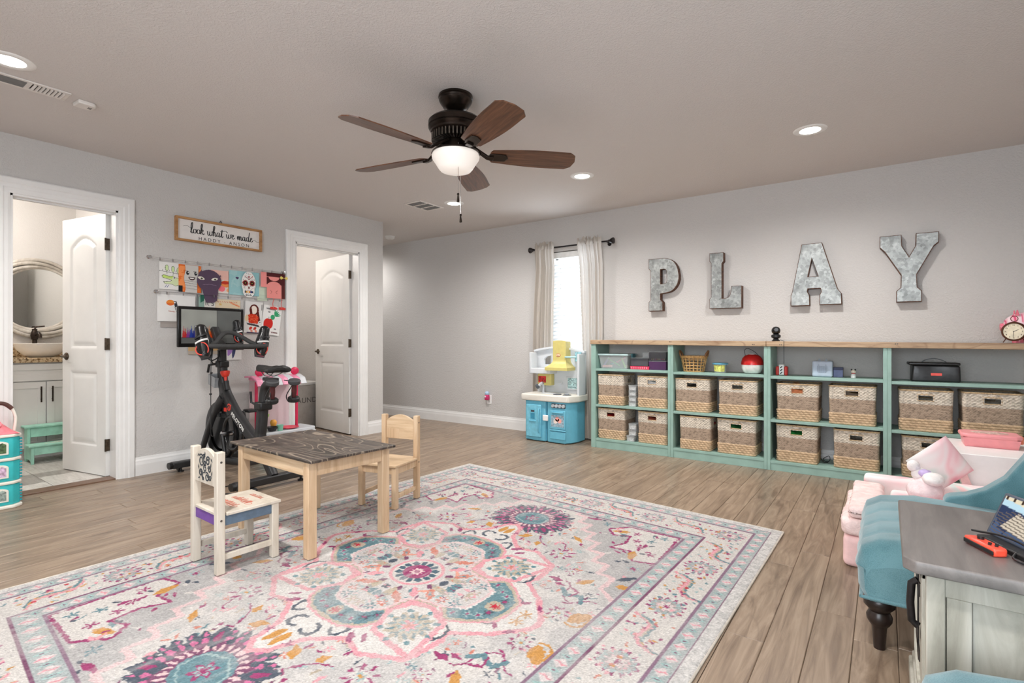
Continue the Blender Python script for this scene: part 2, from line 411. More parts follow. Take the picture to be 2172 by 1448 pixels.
# ---------------------------------------------------------------- baseboards
BP = [(0, 0), (0.016, 0), (0.016, 0.085), (0.013, 0.105), (0.013, 0.115), (0.008, 0.128), (0.006, 0.143), (0, 0.143)]
def baseboard(name, p0, p1, nrm):
    mb = MB(); n = len(BP); vs = []
    for p in (p0, p1):
        for d, z in BP: vs.append((p[0]+nrm[0]*d, p[1]+nrm[1]*d, z))
    fs = [(i, (i+1) % n, n+(i+1) % n, n+i) for i in range(n)] + [tuple(range(n)), tuple(range(n, 2*n))]
    return struct(mb.add(vs, fs).build(name, M_TRIM))
baseboard('baseboard_left', (XL, 1.607), (XL, 2.866), (1, 0)); baseboard('baseboard_left_end', (XL, 3.853), (XL, YE+0.016), (1, 0))
baseboard('baseboard_left_near', (XL, YF), (XL, 0.787), (1, 0))
baseboard('baseboard_corner', (-7.6, YE), (XL+0.016, YE), (0, 1)); baseboard('baseboard_back', (-7.6, YB), (XR, YB), (0, -1))
baseboard('baseboard_right', (XR, YF), (XR, YB), (-1, 0)); baseboard('baseboard_front', (XL, YF), (XR, YF), (0, 1))
baseboard('baseboard_bathroom', (-6.7, 1.75), (XL-T, 1.75), (0, -1)); baseboard('baseboard_laundry', (-6.7, 2.45), (-6.7, YE-T), (1, 0))
baseboard('baseboard_laundry_side', (-6.7, 2.45), (XL-T, 2.45), (0, 1))
# ---------------------------------------------------------------- door casings
CP = [(0, 0), (0, 0.010), (0.012, 0.014), (0.030, 0.015), (0.038, 0.019), (0.060, 0.019), (0.068, 0.024), (0.098, 0.024), (0.106, 0.018), (0.106, 0)]
def casing(name, d, side, x, label):
    y0, y1, zt = d; mb = MB(); n = len(CP)
    path = [(y0, 0, -1, 0), (y0, zt, -1, 1), (y1, zt, 1, 1), (y1, 0, 1, 0)]; vs = []
    for (y, z, dy, dz) in path:
        for w, t in CP: vs.append((x+side*t, y+dy*w, z+dz*w))
    fs = [(s*n+i, s*n+(i+1) % n, (s+1)*n+(i+1) % n, (s+1)*n+i) for s in range(3) for i in range(n)] + [tuple(range(n)), tuple(range(3*n, 4*n))]
    mb.add(vs, fs); j = 0.014
    if side > 0:
        a = x-T-0.001
        for b in ((a, x+0.002, y0-0.001, y0+j, 0, zt), (a, x+0.002, y1-j, y1+0.001, 0, zt), (a, x+0.002, y0, y1, zt-j, zt+0.001),
                  (a+0.045, a+0.075, y0+j, y0+j+0.010, 0, zt-j), (a+0.045, a+0.075, y0, y1, zt-j-0.010, zt-j)): mb.box(*b)
    return struct(mb.build(name, M_TRIM), label)
casing('trim_2', D1, 1, XL, 'white moulded casing around the bathroom doorway'); casing('trim_3', D2, 1, XL, 'white moulded casing around the laundry doorway')
casing('trim_4', D1, -1, XL-T, 'white casing on the bathroom side'); casing('trim_5', D2, -1, XL-T, 'white casing on the laundry side')
# ---------------------------------------------------------------- door leaves
def door_leaf(w, h, t=0.035):
    nx, nz = int(w/0.008), int(h/0.012); m = MB()
    def relief(x, z):
        a = w/2-0.115; best = -1
        zt = h-0.235; arch = 0.085*(math.cos(min(1, abs(x)/a)*PI/2)) if abs(x) < a else 0
        d1 = min(a-abs(x), z-0.985, (zt+arch-z)*0.9); d2 = min(a-abs(x), z-0.215, 0.80-z)
        d = max(d1, d2)
        if d <= 0: return 0
        if d < 0.016: return -0.010*d/0.016
        if d < 0.026: return -0.010
        if d < 0.05: return -0.010+0.008*(d-0.026)/0.024
        return -0.002
    for sgn in (1, -1):
        m.grid(lambda u, v: ((u-0.5)*w, sgn*(t/2+relief((u-0.5)*w, v*h)), v*h), nx, nz)
    m.add([(-w/2,-t/2,0),(w/2,-t/2,0),(w/2,t/2,0),(-w/2,t/2,0),(-w/2,-t/2,h),(w/2,-t/2,h),(w/2,t/2,h),(-w/2,t/2,h)], [(0,3,2,1),(4,5,6,7),(1,2,6,5),(3,0,4,7)])
    return m
def door(name, hinge, ang, w, h, label):
    """leaf runs from the hinge along angle ang"""
    d = bpy.data.objects.new(name, None); COL.objects.link(d); d.location = hinge; d.rotation_euler = (0, 0, ang); struct(d, label)
    lf = door_leaf(w, h).build('door_leaf', M_DOOR, d, smooth=25, loc=(w/2+0.006, 0, 0.012))
    for z in (0.25, 1.03, 1.80):
        hg = MB(); hg.box(-0.002, 0.001, -0.017, 0.017, z-0.045, z+0.045).box(0.0045, 0.0062, -0.017, 0.017, z-0.045, z+0.045)
        hg.cyl((0.0, 0.021, z-0.047), (0.0, 0.021, z+0.047), 0.0065, n=10)
        ho = hg.build('hinge', M_HINGE, d); ho['label'] = 'bronze hinge'
    for sg in (1, -1):
        kb = MB(); x = w-0.055; z = 0.93
        kb.lathe([(0.0, 0), (0.031, 0), (0.031, 0.004), (0.026, 0.009), (0.012, 0.011), (0.010, 0.038)], 20, Matrix.Translation((x, sg*0.0175, z)) @ RM(rx=-sg*PI/2))
        kb.tube([(x, sg*0.052, z), (x-0.02, sg*0.056, z+0.002), (x-0.06, sg*0.056, z-0.002), (x-0.10, sg*0.054, z+0.004)], [0.010, 0.010, 0.008, 0.006], 10)
        ko = kb.build('lever_handle', M_HINGE, d, smooth=40); ko['label'] = 'bronze lever handle'
    return d
door('door_1', (XL-T-0.002, D1[1]-0.022, 0), math.radians(191), 0.60, 2.025, 'white two-panel arch-top door standing open into the bathroom')
door('door_2', (XL-T-0.002, D2[1]-0.022, 0), math.radians(173.5), 0.76, 2.02, 'white two-panel arch-top door standing open into the laundry room')
# ---------------------------------------------------------------- windows
def window(name, ax, c, a0, a1, z0, z1, out, label, muntin=0, slats=False):
    """ax 0: wall plane x=c spanning y; ax 1: wall plane y=c spanning x. out = +1/-1 outward"""
    r = bpy.data.objects.new(name, None); COL.objects.link(r); struct(r, label)
    r.location = ((c, (a0+a1)/2, z0) if ax == 0 else ((a0+a1)/2, c, z0)); r.rotation_euler = (0, 0, 0 if ax == 1 and out > 0 else (PI if ax == 1 else (-PI/2 if out > 0 else PI/2)))
    w = a1-a0; h = z1-z0; f = 0.045
    m = MB()
    for b in ((-w/2, -w/2+f, 0.05, T, 0, h), (w/2-f, w/2, 0.05, T, 0, h), (-w/2, w/2, 0.05, T, 0, f), (-w/2, w/2, 0.05, T, h-f, h)): m.box(*b)
    m.build('window_frame', M_WHITE, r, bev=0.003)
    MB().box(-w/2-0.03, w/2+0.03, -0.03, 0.05, -0.02, 0.004).build('window_sill', M_TRIM, r, bev=0.004)
    for nm, za, zb, yo in (('lower_sash', f, h*0.47, 0.065), ('upper_sash', h*0.45, h-f, 0.085)):
        s = MB(); q = 0.035; xa, xb = -w/2+f, w/2-f
        for b in ((xa, xa+q, yo, yo+0.02, za, zb), (xb-q, xb, yo, yo+0.02, za, zb), (xa, xb, yo, yo+0.02, za, za+q), (xa, xb, yo, yo+0.02, zb-q, zb)): s.box(*b)
        for i in range(muntin):
            xm = xa+(xb-xa)*(i+1)/(muntin+1); s.box(xm-0.008, xm+0.008, yo+0.004, yo+0.016, za, zb)
        if muntin: s.box(xa, xb, yo+0.004, yo+0.016, (za+zb)/2-0.008, (za+zb)/2+0.008)
        so = s.build(nm, M_WHITE, r)
        MB().box(xa+q, xb-q, yo+0.008, yo+0.011, za+q, zb-q).build('pane', M_GLASS, so)
    if slats:
        sm = MB(); M = RM(rx=math.radians(-60)); sm.box(-w/2+0.012, w/2-0.012, -0.021, 0.021, -0.0013, 0.0013, M); me = sm.mesh('slat'); me.materials.append(M_BLIND)
        MB().box(-w/2+0.008, w/2-0.008, 0.0, 0.046, h-0.075, h-0.008).build('blind_headrail', M_WHITE, r, bev=0.004)
        n = int((h-0.13)/0.044)
        for i in range(n):
            o = mkobj('slat', me, None, r); o.location = (0, 0.024, 0.05+i*0.044)
        for sx in (-0.2, 0.2): MB().box(sx*w*1.3-0.002, sx*w*1.3+0.002, 0.001, 0.0025, 0.04, h-0.07).build('ladder_cord', M_WHITE, r)
        MB().box(-w/2+0.01, w/2-0.01, 0.004, 0.044, 0.012, 0.03).build('bottom_rail', M_WHITE, r, bev=0.003)
    return r
M_BLIND, _k = newmat('translucent_blind_slat', (240,244,246), 0.5)
_tr = _k.n('ShaderNodeBsdfTranslucent'); _tr.inputs[0].default_value = rgba((236,242,246)); _mx = _k.n('ShaderNodeMixShader'); _mx.inputs[0].default_value = 0.15
_k.l(_k.b.outputs[0], _mx.inputs[1]); _k.l(_tr.outputs[0], _mx.inputs[2]); _k.l(_mx.outputs[0], _k.t.nodes['Material Output'].inputs[0])
window('window_1', 1, YB, x0, x1, z0, z1, 1, 'narrow double-hung window with white slatted blind between curtains', 0, True)
window('window_2', 0, XR, 0.2, 1.1, 0.9, 2.1, 1, 'white window with small panes in the right wall', 3)
window('added_window_3', 1, YF, -1.6, 0.9, 0.55, 2.25, -1, 'wide unseen window added behind the camera to light the room', 3)  # unseen window, added and sized for the daylight it lets in
# ---------------------------------------------------------------- ceiling lights, vents, fan
M_CAN = emis('can_light_lens', (255,250,242), 9.0)
M_RIM = plain('white_light_trim', (240,238,235), 0.5, var=0.01)
def can(x, y, lab, W_=None, r=0.096):
    t = thing('recessed_light', lab, 'ceiling light', (x, y, ZC), 0, 'recessed ceiling lights')
    MB().lathe([(0.062, -0.004), (0.066, -0.006), (r, -0.004), (r+0.004, -0.0005), (r+0.004, 0.0)], 36, cap=False).build('trim_ring', M_RIM, t, smooth=40)
    MB().lathe([(0.0001, -0.0035), (0.040, -0.0037), (0.063, -0.0030)], 32, cap=False).build('lens', M_CAN, t, smooth=40)
    l = bpy.data.lights.new('can_lamp', 'SPOT'); l.energy = (W_ or CAN_W)*4; l.color = (1.0, 0.975, 0.95); l.spot_size = math.radians(165); l.spot_blend = 0.9; l.shadow_soft_size = 0.06
    o = bpy.data.objects.new('can_lamp', l); COL.objects.link(o); o.parent = t; o.location = (0, 0, -0.03)
for x, y, lb in ((-0.40, 3.935, 'round recessed ceiling light in line above the letters A and Y'), (-2.07, 3.915, 'round recessed ceiling light beside the fan blades toward the window'),
                 (-3.53, 3.94, 'round recessed ceiling light near the small square ceiling vent'), (-3.525, 0.66, 'round recessed ceiling light beside the long air vent'),
                 (-2.07, 0.66, 'round recessed ceiling light overhead near the camera'), (-0.40, 0.66, 'round recessed ceiling light above the teal chairs'), (-6.1, 4.58, 'unseen round recessed light added to brighten the hallway around the corner')):
    can(x, y, lb, CAN_W*(0.5 if x < -6 else 1))  # the hallway can is unseen, added to brighten the hall end
M_VENT = plain('vent_white', (226,220,214), 0.5, var=0.02); M_VDARK = plain('vent_shadow_duct', (70,68,66), 0.8); M_VGREY = plain('vent_grey_louvre', (120,118,116), 0.6, var=0.05)
# long vent by the left can: three panes, the last with slats
def vent(loc, rz, L, Wd, panes, lab):
    t = thing('ceiling_vent', lab, 'air vent', loc, rz)
    fr = MB(); n = len(panes); m = 0.022; cw = (L-m*(n+1))/n
    fr.box(-L/2, L/2, -Wd/2, -Wd/2+0.022, -0.008, 0); fr.box(-L/2, L/2, Wd/2-0.022, Wd/2, -0.008, 0)
    for i in range(n+1):
        xa = -L/2+i*(cw+m); fr.box(xa, xa+m, -Wd/2+0.022, Wd/2-0.022, -0.008, 0)
    fr.build('vent_frame', M_VENT, t, bev=0.003)
    for i, kind in enumerate(panes):
        xa = -L/2+m+i*(cw+m)
        MB().box(xa, xa+cw, -Wd/2+0.022, Wd/2-0.022, -0.0012, 0).build('duct', M_VDARK if kind else M_VGREY, t)
        if kind == 2:
            for q in range(8):
                xs = xa+cw*(q+0.5)/8; MB().box(-0.002, 0.010, -Wd/2+0.022, Wd/2-0.022, -0.001, 0.001, RM(ry=math.radians(35), t=(xs, 0, -0.005))).build('slat', M_VENT, t)
        else:
            for q in range(9):
                ys = -Wd/2+0.022+(Wd-0.044)*(q+0.5)/9; MB().box(xa, xa+cw, -0.0015, 0.006, -0.0008, 0.0008, RM(rx=math.radians(-40), t=(0, ys, -0.004))).build('slat', M_VGREY, t)
    return t
vent((-3.775, 0.70, ZC), PI/2, 0.50, 0.135, (0, 0, 2), 'long white ceiling air vent beside the recessed light')
vent((-3.835, 3.825, ZC), PI/2, 0.34, 0.235, (0, 0, 0), 'square white ceiling air vent near the corner of the left wall')
sd = thing('ceiling_sensor', 'small square white detector on the ceiling beside the long vent', 'detector', (-3.80, 1.035, ZC), 0.05)
MB().prism([(-0.045,-0.045),(0.045,-0.045),(0.045,0.03),(0.03,0.045),(-0.03,0.045),(-0.045,0.03)], -0.022, 0).build('housing', M_VENT, sd, bev=0.006)
for q in (-0.012, 0.004): MB().box(q, q+0.005, 0.012, 0.03, -0.0235, -0.021).build('slot', M_VDARK, sd)
sm = thing('smoke_detector', 'round white smoke detector on the hallway ceiling', 'smoke detector', (-5.33, 4.69, ZC))
MB().lathe([(0.0, -0.034), (0.045, -0.034), (0.058, -0.026), (0.062, -0.006), (0.068, 0)], 28).build('housing', M_WHITE, sm, smooth=40)
MB().lathe([(0.0, -0.037), (0.012, -0.036), (0.014, -0.033)], 14).build('test_button', M_VENT, sm, smooth=40)
# ---- fan
M_FAN = plain('oil_rubbed_bronze', (46,37,31), 0.28, 0.75, var=0.22, nscale=14)
M_BLADE = wood('walnut_fan_blade', (58,36,26), (98,63,44), (134,92,66), (4, 60, 60), 0.35, 0.12, dist=0.8)
FAN_OFF = 0.0
fan = thing('ceiling_fan', 'dark bronze ceiling fan with five walnut blades and frosted bowl light', 'ceiling fan', (-1.98, 2.225, ZC), 0)
MB().lathe([(0.0, 0.0), (0.096, 0.0), (0.098, -0.012), (0.092, -0.016), (0.090, -0.026), (0.094, -0.030), (0.086, -0.046), (0.080, -0.050), (0.072, -0.066), (0.052, -0.080), (0.044, -0.084), (0.030, -0.092), (0.0, -0.092)], 40).build('ceiling_canopy', M_FAN, fan, smooth=35)
MB().cyl((0,0,-0.085), (0,0,-0.135), 0.013, n=14).build('down_rod', M_FAN, fan, smooth=40)
MB().lathe([(0.0, -0.130), (0.10, -0.131), (0.140, -0.138), (0.154, -0.152), (0.154, -0.176), (0.148, -0.181), (0.154, -0.186), (0.148, -0.198), (0.141, -0.203), (0.140, -0.213), (0.122, -0.224), (0.078, -0.256), (0.058, -0.264), (0.0, -0.264)], 48).build('motor_housing', M_FAN, fan, smooth=30)
fins = MB()
for i in range(40):
    a = 2*PI*i/40; fins.box(0.080, 0.136, -0.0035, 0.0035, -0.262, -0.222, RM(rz=a))
fins.build('vent_fins', plain('bronze_highlight', (96,88,80), 0.3, 0.8), fan)
MB().lathe([(0.0, -0.262), (0.060, -0.262), (0.062, -0.278), (0.066, -0.298), (0.05, -0.306), (0.0, -0.306)], 32).build('switch_housing', M_FAN, fan, smooth=35)
MB().lathe([(0.05, -0.300), (0.105, -0.310), (0.132, -0.320), (0.137, -0.330), (0.128, -0.330), (0.0, -0.328)], 40).build('light_fitter', M_FAN, fan, smooth=35)
M_BOWL, _k = newmat('frosted_bowl_glass', (232,226,218), 0.35); _k.b.inputs['Emission Color'].default_value = (1.0, 0.90, 0.82, 1); _k.b.inputs['Emission Strength'].default_value = 0.28
MB().lathe([(0.128, -0.324), (0.135, -0.342), (0.132, -0.358), (0.114, -0.384), (0.098, -0.410), (0.086, -0.424), (0.050, -0.436), (0.0, -0.440)], 44, cap=False).build('glass_bowl', M_BOWL, fan, smooth=60)
def blade_outline():
    L0, L1 = 0.21, 0.700; out = []; N = 10
    wid = lambda t: 0.058+0.026*math.sin(min(1, t*1.15)*PI*0.62)
    for i in range(N+1): t = i/N; out.append((L0+(L1-L0-0.045)*t, wid(t)))
    out += [(L1-0.012, 0.055), (L1, 0.0), (L1-0.012, -0.055)]
    for i in range(N, -1, -1): t = i/N; out.append((L0+(L1-L0-0.045)*t, -wid(t)))
    out += [(L0-0.012, -0.04), (L0-0.018, 0), (L0-0.012, 0.04)]
    return out
for q, deg in enumerate((45.9, 117.9, 189.9, 261.9, 333.9)):
    a = math.radians(deg+FAN_OFF); R_ = RM(rz=a); P_ = R_ @ RM(rx=math.radians(-13), t=(0, 0, -0.328))
    b = MB(); b.prism(blade_outline(), -0.003, 0.003, P_); bo = b.build('blade', M_BLADE, fan)
    # the wood grain must run along each blade: bake the rotation into the object instead of the mesh
    bo.data.transform(P_.inverted()); bo.matrix_local = P_
    ir = MB(); ir.tube([(0.07, 0, 0.066), (0.125, 0, 0.030), (0.18, 0, -0.010), (0.215, 0, -0.012)], [0.014, 0.012, 0.013, 0.016], 8, sect=[(0.5, 1.2), (-0.5, 1.2), (-0.5, -1.2), (0.5, -1.2)])
    ir.prism([(0.19, 0.026), (0.215, 0.034), (0.285, 0.030), (0.300, 0.0), (0.285, -0.030), (0.215, -0.034), (0.19, -0.026)], -0.010, -0.0032)
    io = ir.build('blade_iron', M_FAN, fan, bev=0.002); io.matrix_local = R_ @ RM(rx=math.radians(-13), t=(0, 0, -0.328))
for dx, dy, zb, zt in ((0.062, -0.050, -0.57, -0.29), (-0.020, 0.065, -0.65, -0.29)):
    c = MB(); c.cyl((dx, dy, zt), (dx*1.02, dy*1.02, zb), 0.0016, n=6); co_ = c.build('pull_chain', M_CHROME, fan)
    MB().lathe([(0.0, 0), (0.005, -0.002), (0.007, -0.008), (0.004, -0.014), (0.005, -0.02), (0.008, -0.05), (0.0, -0.052)], 12, Matrix.Translation((dx*1.02, dy*1.02, zb))).build('chain_pull', M_FAN, co_, smooth=40)
# ---------------------------------------------------------------- area rug: mirrored medallion design painted on a fine mesh
RA, RB, RC_, RD = (np.array(p) for p in ((-2.884,3.418), (-0.451,3.19), (-3.032,0.161), (-0.522,-0.069)))
HS, HT = 1.22, 1.63
def rug_colours(nq=306, mq=408):
    a = np.linspace(0, HS, nq); b = np.linspace(0, HT, mq); A, B = np.meshgrid(a, b)
    jx = (vnoise(A, B, 90, 1)-0.5)*0.011; jy = (vnoise(A, B, 90, 2)-0.5)*0.011
    p = Paint(A+jx, B+jy, (216,211,207))
    IV=(222,216,210); LG=(200,196,193); GR=(178,175,173); PK=(236,168,176); PP=(234,202,202); MG=(166,72,118); TE=(112,146,154); PT=(168,190,190); NV=(92,100,112); OR=(212,156,88); CO=(218,140,122); TN=(198,184,164); PU=(136,88,116)
    rr = np.random.default_rng(11)
    # field inside: mottled grey-ivory
    n1 = fnoise(A, B, 14, 5); p.fill(n1 > 0.52, LG, 0.8); p.fill(n1 < 0.40, IV, 0.7)
    # corner spandrels, stepped edge
    st = [(0.10,1.22),(0.18,1.22),(0.18,1.13),(0.25,1.13),(0.25,1.03),(0.33,1.03),(0.33,0.93),(0.41,0.93),(0.41,0.83),(0.49,0.83),(0.49,0.72),(0.57,0.72),(0.57,0.62),(0.65,0.62),(0.65,0.52),(0.73,0.52),(0.73,0.40),(0.84,0.32)]
    sp = st+[(0.9,0.3),(0.9,1.3),(0.1,1.3)]
    p.fill(p.poly(sp), (188,185,183)); p.stroke(st, 0.024, PP)
    # flame shape within the spandrel
    fm = [(0.80,1.16),(0.52,1.14),(0.44,1.04),(0.50,0.98),(0.58,1.02),(0.60,0.92),(0.56,0.82),(0.66,0.84),(0.72,0.74),(0.82,0.78)]
    p.fill(p.poly(fm), IV); p.stroke(fm, 0.013, MG, True)
    for (x, y) in ((0.60,1.07),(0.70,1.02),(0.68,0.92),(0.76,0.86),(0.74,1.10),(0.64,0.98)):
        p.flower(x, y, 0.028, 5, MG if rr.random() < 0.5 else TE, 0.45, rr.random()*6)
    p.leaf(0.515,1.05,0.05,0.02,0.5,OR); p.leaf(0.69,0.80,0.055,0.022,1.8,OR); p.leaf(0.78,0.55,0.05,0.016,0.9,NV); p.leaf(0.80,0.47,0.035,0.02,0.4,OR)
    p.flower(0.76,0.66,0.035,6,PT,0.4); p.flower(0.76,0.66,0.018,6,MG,0.3); p.flower(0.40,1.10,0.03,6,TE,0.4); p.leaf(0.30,1.13,0.05,0.014,0.2,MG)
    for _ in range(80):
        x, y = rr.uniform(0.2,0.82), rr.uniform(0.4,1.16)
        if (y-0.34)/(0.88) + (x-0.10)/0.72 < 1.12: continue
        p.leaf(x, y, rr.uniform(0.012,0.03), rr.uniform(0.005,0.011), rr.random()*6, [MG,PK,TE,NV,IV][rr.integers(5)])
    # field scatter
    for _ in range(330):
        x, y = rr.uniform(0,0.82), rr.uniform(0,1.16)
        if (y-0.34)/(0.88) + (x-0.10)/0.72 > 0.93: continue
        c = [MG,PK,TE,PT,PU,NV,CO,TN][rr.integers(8)]
        if rr.random() < 0.25: p.flower(x, y, rr.uniform(0.010,0.022), 5, c, 0.45, rr.random()*6); p.flower(x, y, 0.006, 5, IV, 0.2)
        else: p.leaf(x, y, rr.uniform(0.008,0.026), rr.uniform(0.003,0.007), rr.random()*6, c)
    for (x0_, y0_, x1_, y1_) in ((0.10,0.80,0.30,0.62),(0.34,0.70,0.46,0.58),(0.58,0.36,0.68,0.22),(0.66,0.20,0.78,0.28),(0.20,0.98,0.08,1.10)):
        p.stroke(bez((x0_,y0_),(x0_+0.06,y0_+0.02),(x1_-0.08,y1_),(x1_,y1_)), 0.007, MG)
    for (x, y, l, w, r) in ((0.65,0.41,0.05,0.018,1.0),(0.77,0.14,0.055,0.03,1.1),(0.57,0.085,0.03,0.02,0.3),(0.13,0.66,0.045,0.018,0.7),(0.38,0.80,0.05,0.014,-0.6),(0.24,0.62,0.03,0.018,2.0)):
        p.leaf(x, y, l, w, r, OR)
    p.stroke(bez((0.80,0.18),(0.83,0.12),(0.80,0.06),(0.75,0.08)), 0.012, OR)
    for (x, y, r) in ((0.41,0.59,0.065),(0.69,0.125,0.05),(0.30,0.52,0.03),(0.55,0.46,0.035)):
        p.flower(x, y, r, 8, MG, 0.5); p.flower(x, y, r*0.62, 8, IV, 0.35); p.flower(x, y, r*0.36, 6, PT, 0.3); p.flower(x, y, r*0.18, 5, OR, 0.2)
    p.stroke([(0.60,0.30),(0.64,0.26),(0.70,0.29),(0.72,0.24)], 0.022, TE); p.stroke([(0.62,0.33),(0.67,0.31),(0.66,0.26)], 0.013, MG)
    # big palmette on the long axis
    cx, cy = 0.0, 0.90
    for k in range(17):
        an = -0.2+k*(PI+0.4)/16-PI/2
        for (rad, l, w, c) in ((0.165,0.05,0.024,NV),(0.115,0.045,0.022,PU),(0.20,0.03,0.014,NV)):
            x, y = cx+rad*1.15*math.cos(an), cy+rad*math.sin(an); p.leaf(x, y, l, w, an+0.35*(-1)**k, c); p.leaf(x, y, l*0.5, w*0.45, an, (214,120,160) if c == NV else PP)
    for sg in (1, -1): p.leaf(0.16, cy+sg*0.11, 0.07, 0.03, 0.8*sg, NV); p.leaf(0.16, cy+sg*0.11, 0.035, 0.012, 0.8*sg, MG)
    p.ellipse(cx, cy, 0.105, 0.10, TE); p.stroke([(0,0.82),(0.09,0.86),(0.09,0.94),(0,0.98)], 0.008, PT); p.flower(cx, cy, 0.05, 6, MG, 0.3); p.flower(cx, cy, 0.032, 6, PT, 0.3); p.flower(cx, cy, 0.016, 5, MG, 0.2)
    # outer cream medallion with pink outline
    om = [(0,0.76),(0.05,0.72),(0.09,0.60),(0.20,0.50),(0.30,0.53),(0.455,0.445),(0.47,0.30),(0.45,0.25),(0.57,0.16),(0.66,0.05),(0.68,0)]
    full = om+[(0,0)]; p.fill(p.poly([(-0.1,0.76)]+om+[(0.68,-0.1),(-0.1,-0.1)]), (230,225,220)); p.stroke(om, 0.024, PK)
    for (x, y, r) in ((0.155,0.47,0.8),(0.48,0.335,0.0)): p.leaf(x+0.05, y+0.02, 0.04, 0.014, r, MG); p.leaf(x+0.09, y-0.01, 0.03, 0.01, r, MG)
    # dark scrolls
    for sc in (((0.02,0.58),(0.08,0.62),(0.10,0.53),(0.04,0.52)),((0.47,0.11),(0.53,0.14),(0.56,0.06),(0.50,0.05)),((0.41,0.31),(0.46,0.34),(0.47,0.24),(0.42,0.22)),((0.10,0.50),(0.14,0.58),(0.18,0.46),(0.14,0.44))):
        p.stroke(bez(*sc), 0.014, NV)
    p.leaf(0.02,0.655,0.05,0.02,1.57,OR); p.flower(0.07,0.65,0.02,5,MG,0.4); p.flower(0.60,0.03,0.03,6,OR,0.4); p.leaf(0.55,0.10,0.03,0.012,0.8,MG); p.leaf(0.62,0.10,0.025,0.010,2.2,MG)
    # teal lobes on the axes, tan and pink bands round them
    tl = [(0.0,0.47),(0.10,0.46),(0.16,0.42),(0.20,0.34),(0.15,0.30),(0.10,0.37),(0.0,0.38)]; tr = [(0.53,0.0),(0.52,0.07),(0.46,0.13),(0.38,0.18),(0.32,0.13),(0.40,0.09),(0.41,0.0)]
    for t_, axis in ((tl, 1), (tr, 0)):
        ext = ([(-0.1,0.47)]+t_+[(-0.1,0.38)]) if axis else ([(0.53,-0.1)]+t_+[(0.41,-0.1)])
        p.stroke(t_[:5], 0.050, PK); p.stroke(t_[:5], 0.026, TN); p.fill(p.poly(ext), TE)
    for (x, y) in ((0.05,0.43),(0.13,0.38),(0.16,0.34),(0.48,0.05),(0.42,0.11),(0.37,0.14),(0.10,0.42),(0.46,0.09)):
        p.flower(x, y, 0.024, 5, PT if rr.random() < 0.6 else NV, 0.4, rr.random()*6); p.flower(x, y, 0.010, 5, MG, 0.2)
    p.ellipse(0.47,0.0,0.042,0.035,TN); p.flower(0.47,0.0,0.026,6,(200,50,70),0.35); p.ellipse(0.0,0.425,0.03,0.035,TN); p.flower(0.0,0.425,0.024,6,(200,50,70),0.35)
    # diagonal cartouches
    c45 = (0.31,0.31)
    dm = [(0.19,0.19),(0.27,0.16),(0.40,0.22),(0.455,0.435),(0.23,0.41),(0.16,0.27)]
    p.fill(p.poly(dm), (230,224,219)); p.stroke(dm, 0.026, PK, True); p.stroke([(0.16,0.27),(0.19,0.19),(0.27,0.16)], 0.045, PK); p.stroke([(0.15,0.29),(0.17,0.17),(0.29,0.15)], 0.010, TN)
    p.flower(*c45, 0.098, 12, TN, 0.14); p.flower(*c45, 0.086, 14, TE, 0.16); p.flower(*c45, 0.066, 10, TN, 0.12); p.flower(*c45, 0.050, 8, PT, 0.2); p.flower(*c45, 0.036, 7, PK, 0.25); p.flower(*c45, 0.018, 5, CO, 0.3)
    for k in range(8):
        an = k*PI/4; p.leaf(c45[0]+0.105*math.cos(an), c45[1]+0.105*math.sin(an), 0.014, 0.012, an, (108,150,158))
    # inner star field
    inner = [(0,0.365),(0.09,0.36),(0.145,0.29),(0.15,0.20),(0.17,0.17),(0.21,0.15),(0.31,0.13),(0.385,0.08),(0.395,0)]
    p.fill(p.poly([(-0.1,0.365)]+inner+[(0.395,-0.1),(-0.1,-0.1)]), (218,212,209)); p.stroke(inner, 0.012, PP)
    for (x, y, l, w, r, c) in ((0.20,0.05,0.06,0.02,0.1,TN),(0.05,0.20,0.06,0.02,1.5,TN),(0.20,0.10,0.05,0.018,0.9,CO),(0.10,0.20,0.05,0.018,0.6,CO),(0.24,0.02,0.03,0.02,0.4,TE),(0.02,0.24,0.03,0.02,1.2,TE),(0.13,0.13,0.045,0.02,0.78,PK),(0.15,0.06,0.02,0.012,0.5,PU),(0.06,0.15,0.02,0.012,1.0,PU),(0.24,0.09,0.03,0.01,2.0,PT),(0.09,0.25,0.03,0.01,0.2,PT),(0.175,0.005,0.02,0.02,0,NV),(0.005,0.175,0.018,0.018,0,NV),(0.16,0.10,0.03,0.012,2.4,(240,170,150))):
        p.leaf(x, y, l, w, r, c)
    for (x, y, c) in ((0.30,0.05,PT),(0.34,0.02,TN),(0.27,0.10,CO),(0.33,0.09,TE),(0.05,0.30,PT),(0.02,0.33,TN),(0.10,0.27,CO),(0.08,0.32,TE),(0.24,0.05,GR),(0.05,0.24,GR)):
        p.flower(x, y, 0.028, 6, c, 0.4, x*40); p.flower(x, y, 0.012, 5, PP, 0.3)
    for _ in range(60):
        x, y = rr.uniform(0.0,0.36), rr.uniform(0.0,0.34)
        if np.hypot(x, y) < 0.15 or x+y > 0.40: continue
        p.leaf(x, y, rr.uniform(0.008,0.022), rr.uniform(0.003,0.007), rr.random()*6, [PK,CO,TE,TN,PU,GR][rr.integers(6)])
    # centre rosette
    p.fill(np.hypot(A, B) < 0.128, PK); p.fill(np.hypot(A, B) < 0.112, IV)
    for k in range(14):
        an = (k+0.5)*2*PI/14; p.ellipse(0.083*math.cos(an), 0.083*math.sin(an), 0.020, 0.014, (84,108,122), an)
    p.fill(np.hypot(A, B) < 0.066, MG); p.flower(0, 0, 0.036, 10, PP, 0.2); p.fill(np.hypot(A, B) < 0.014, MG)
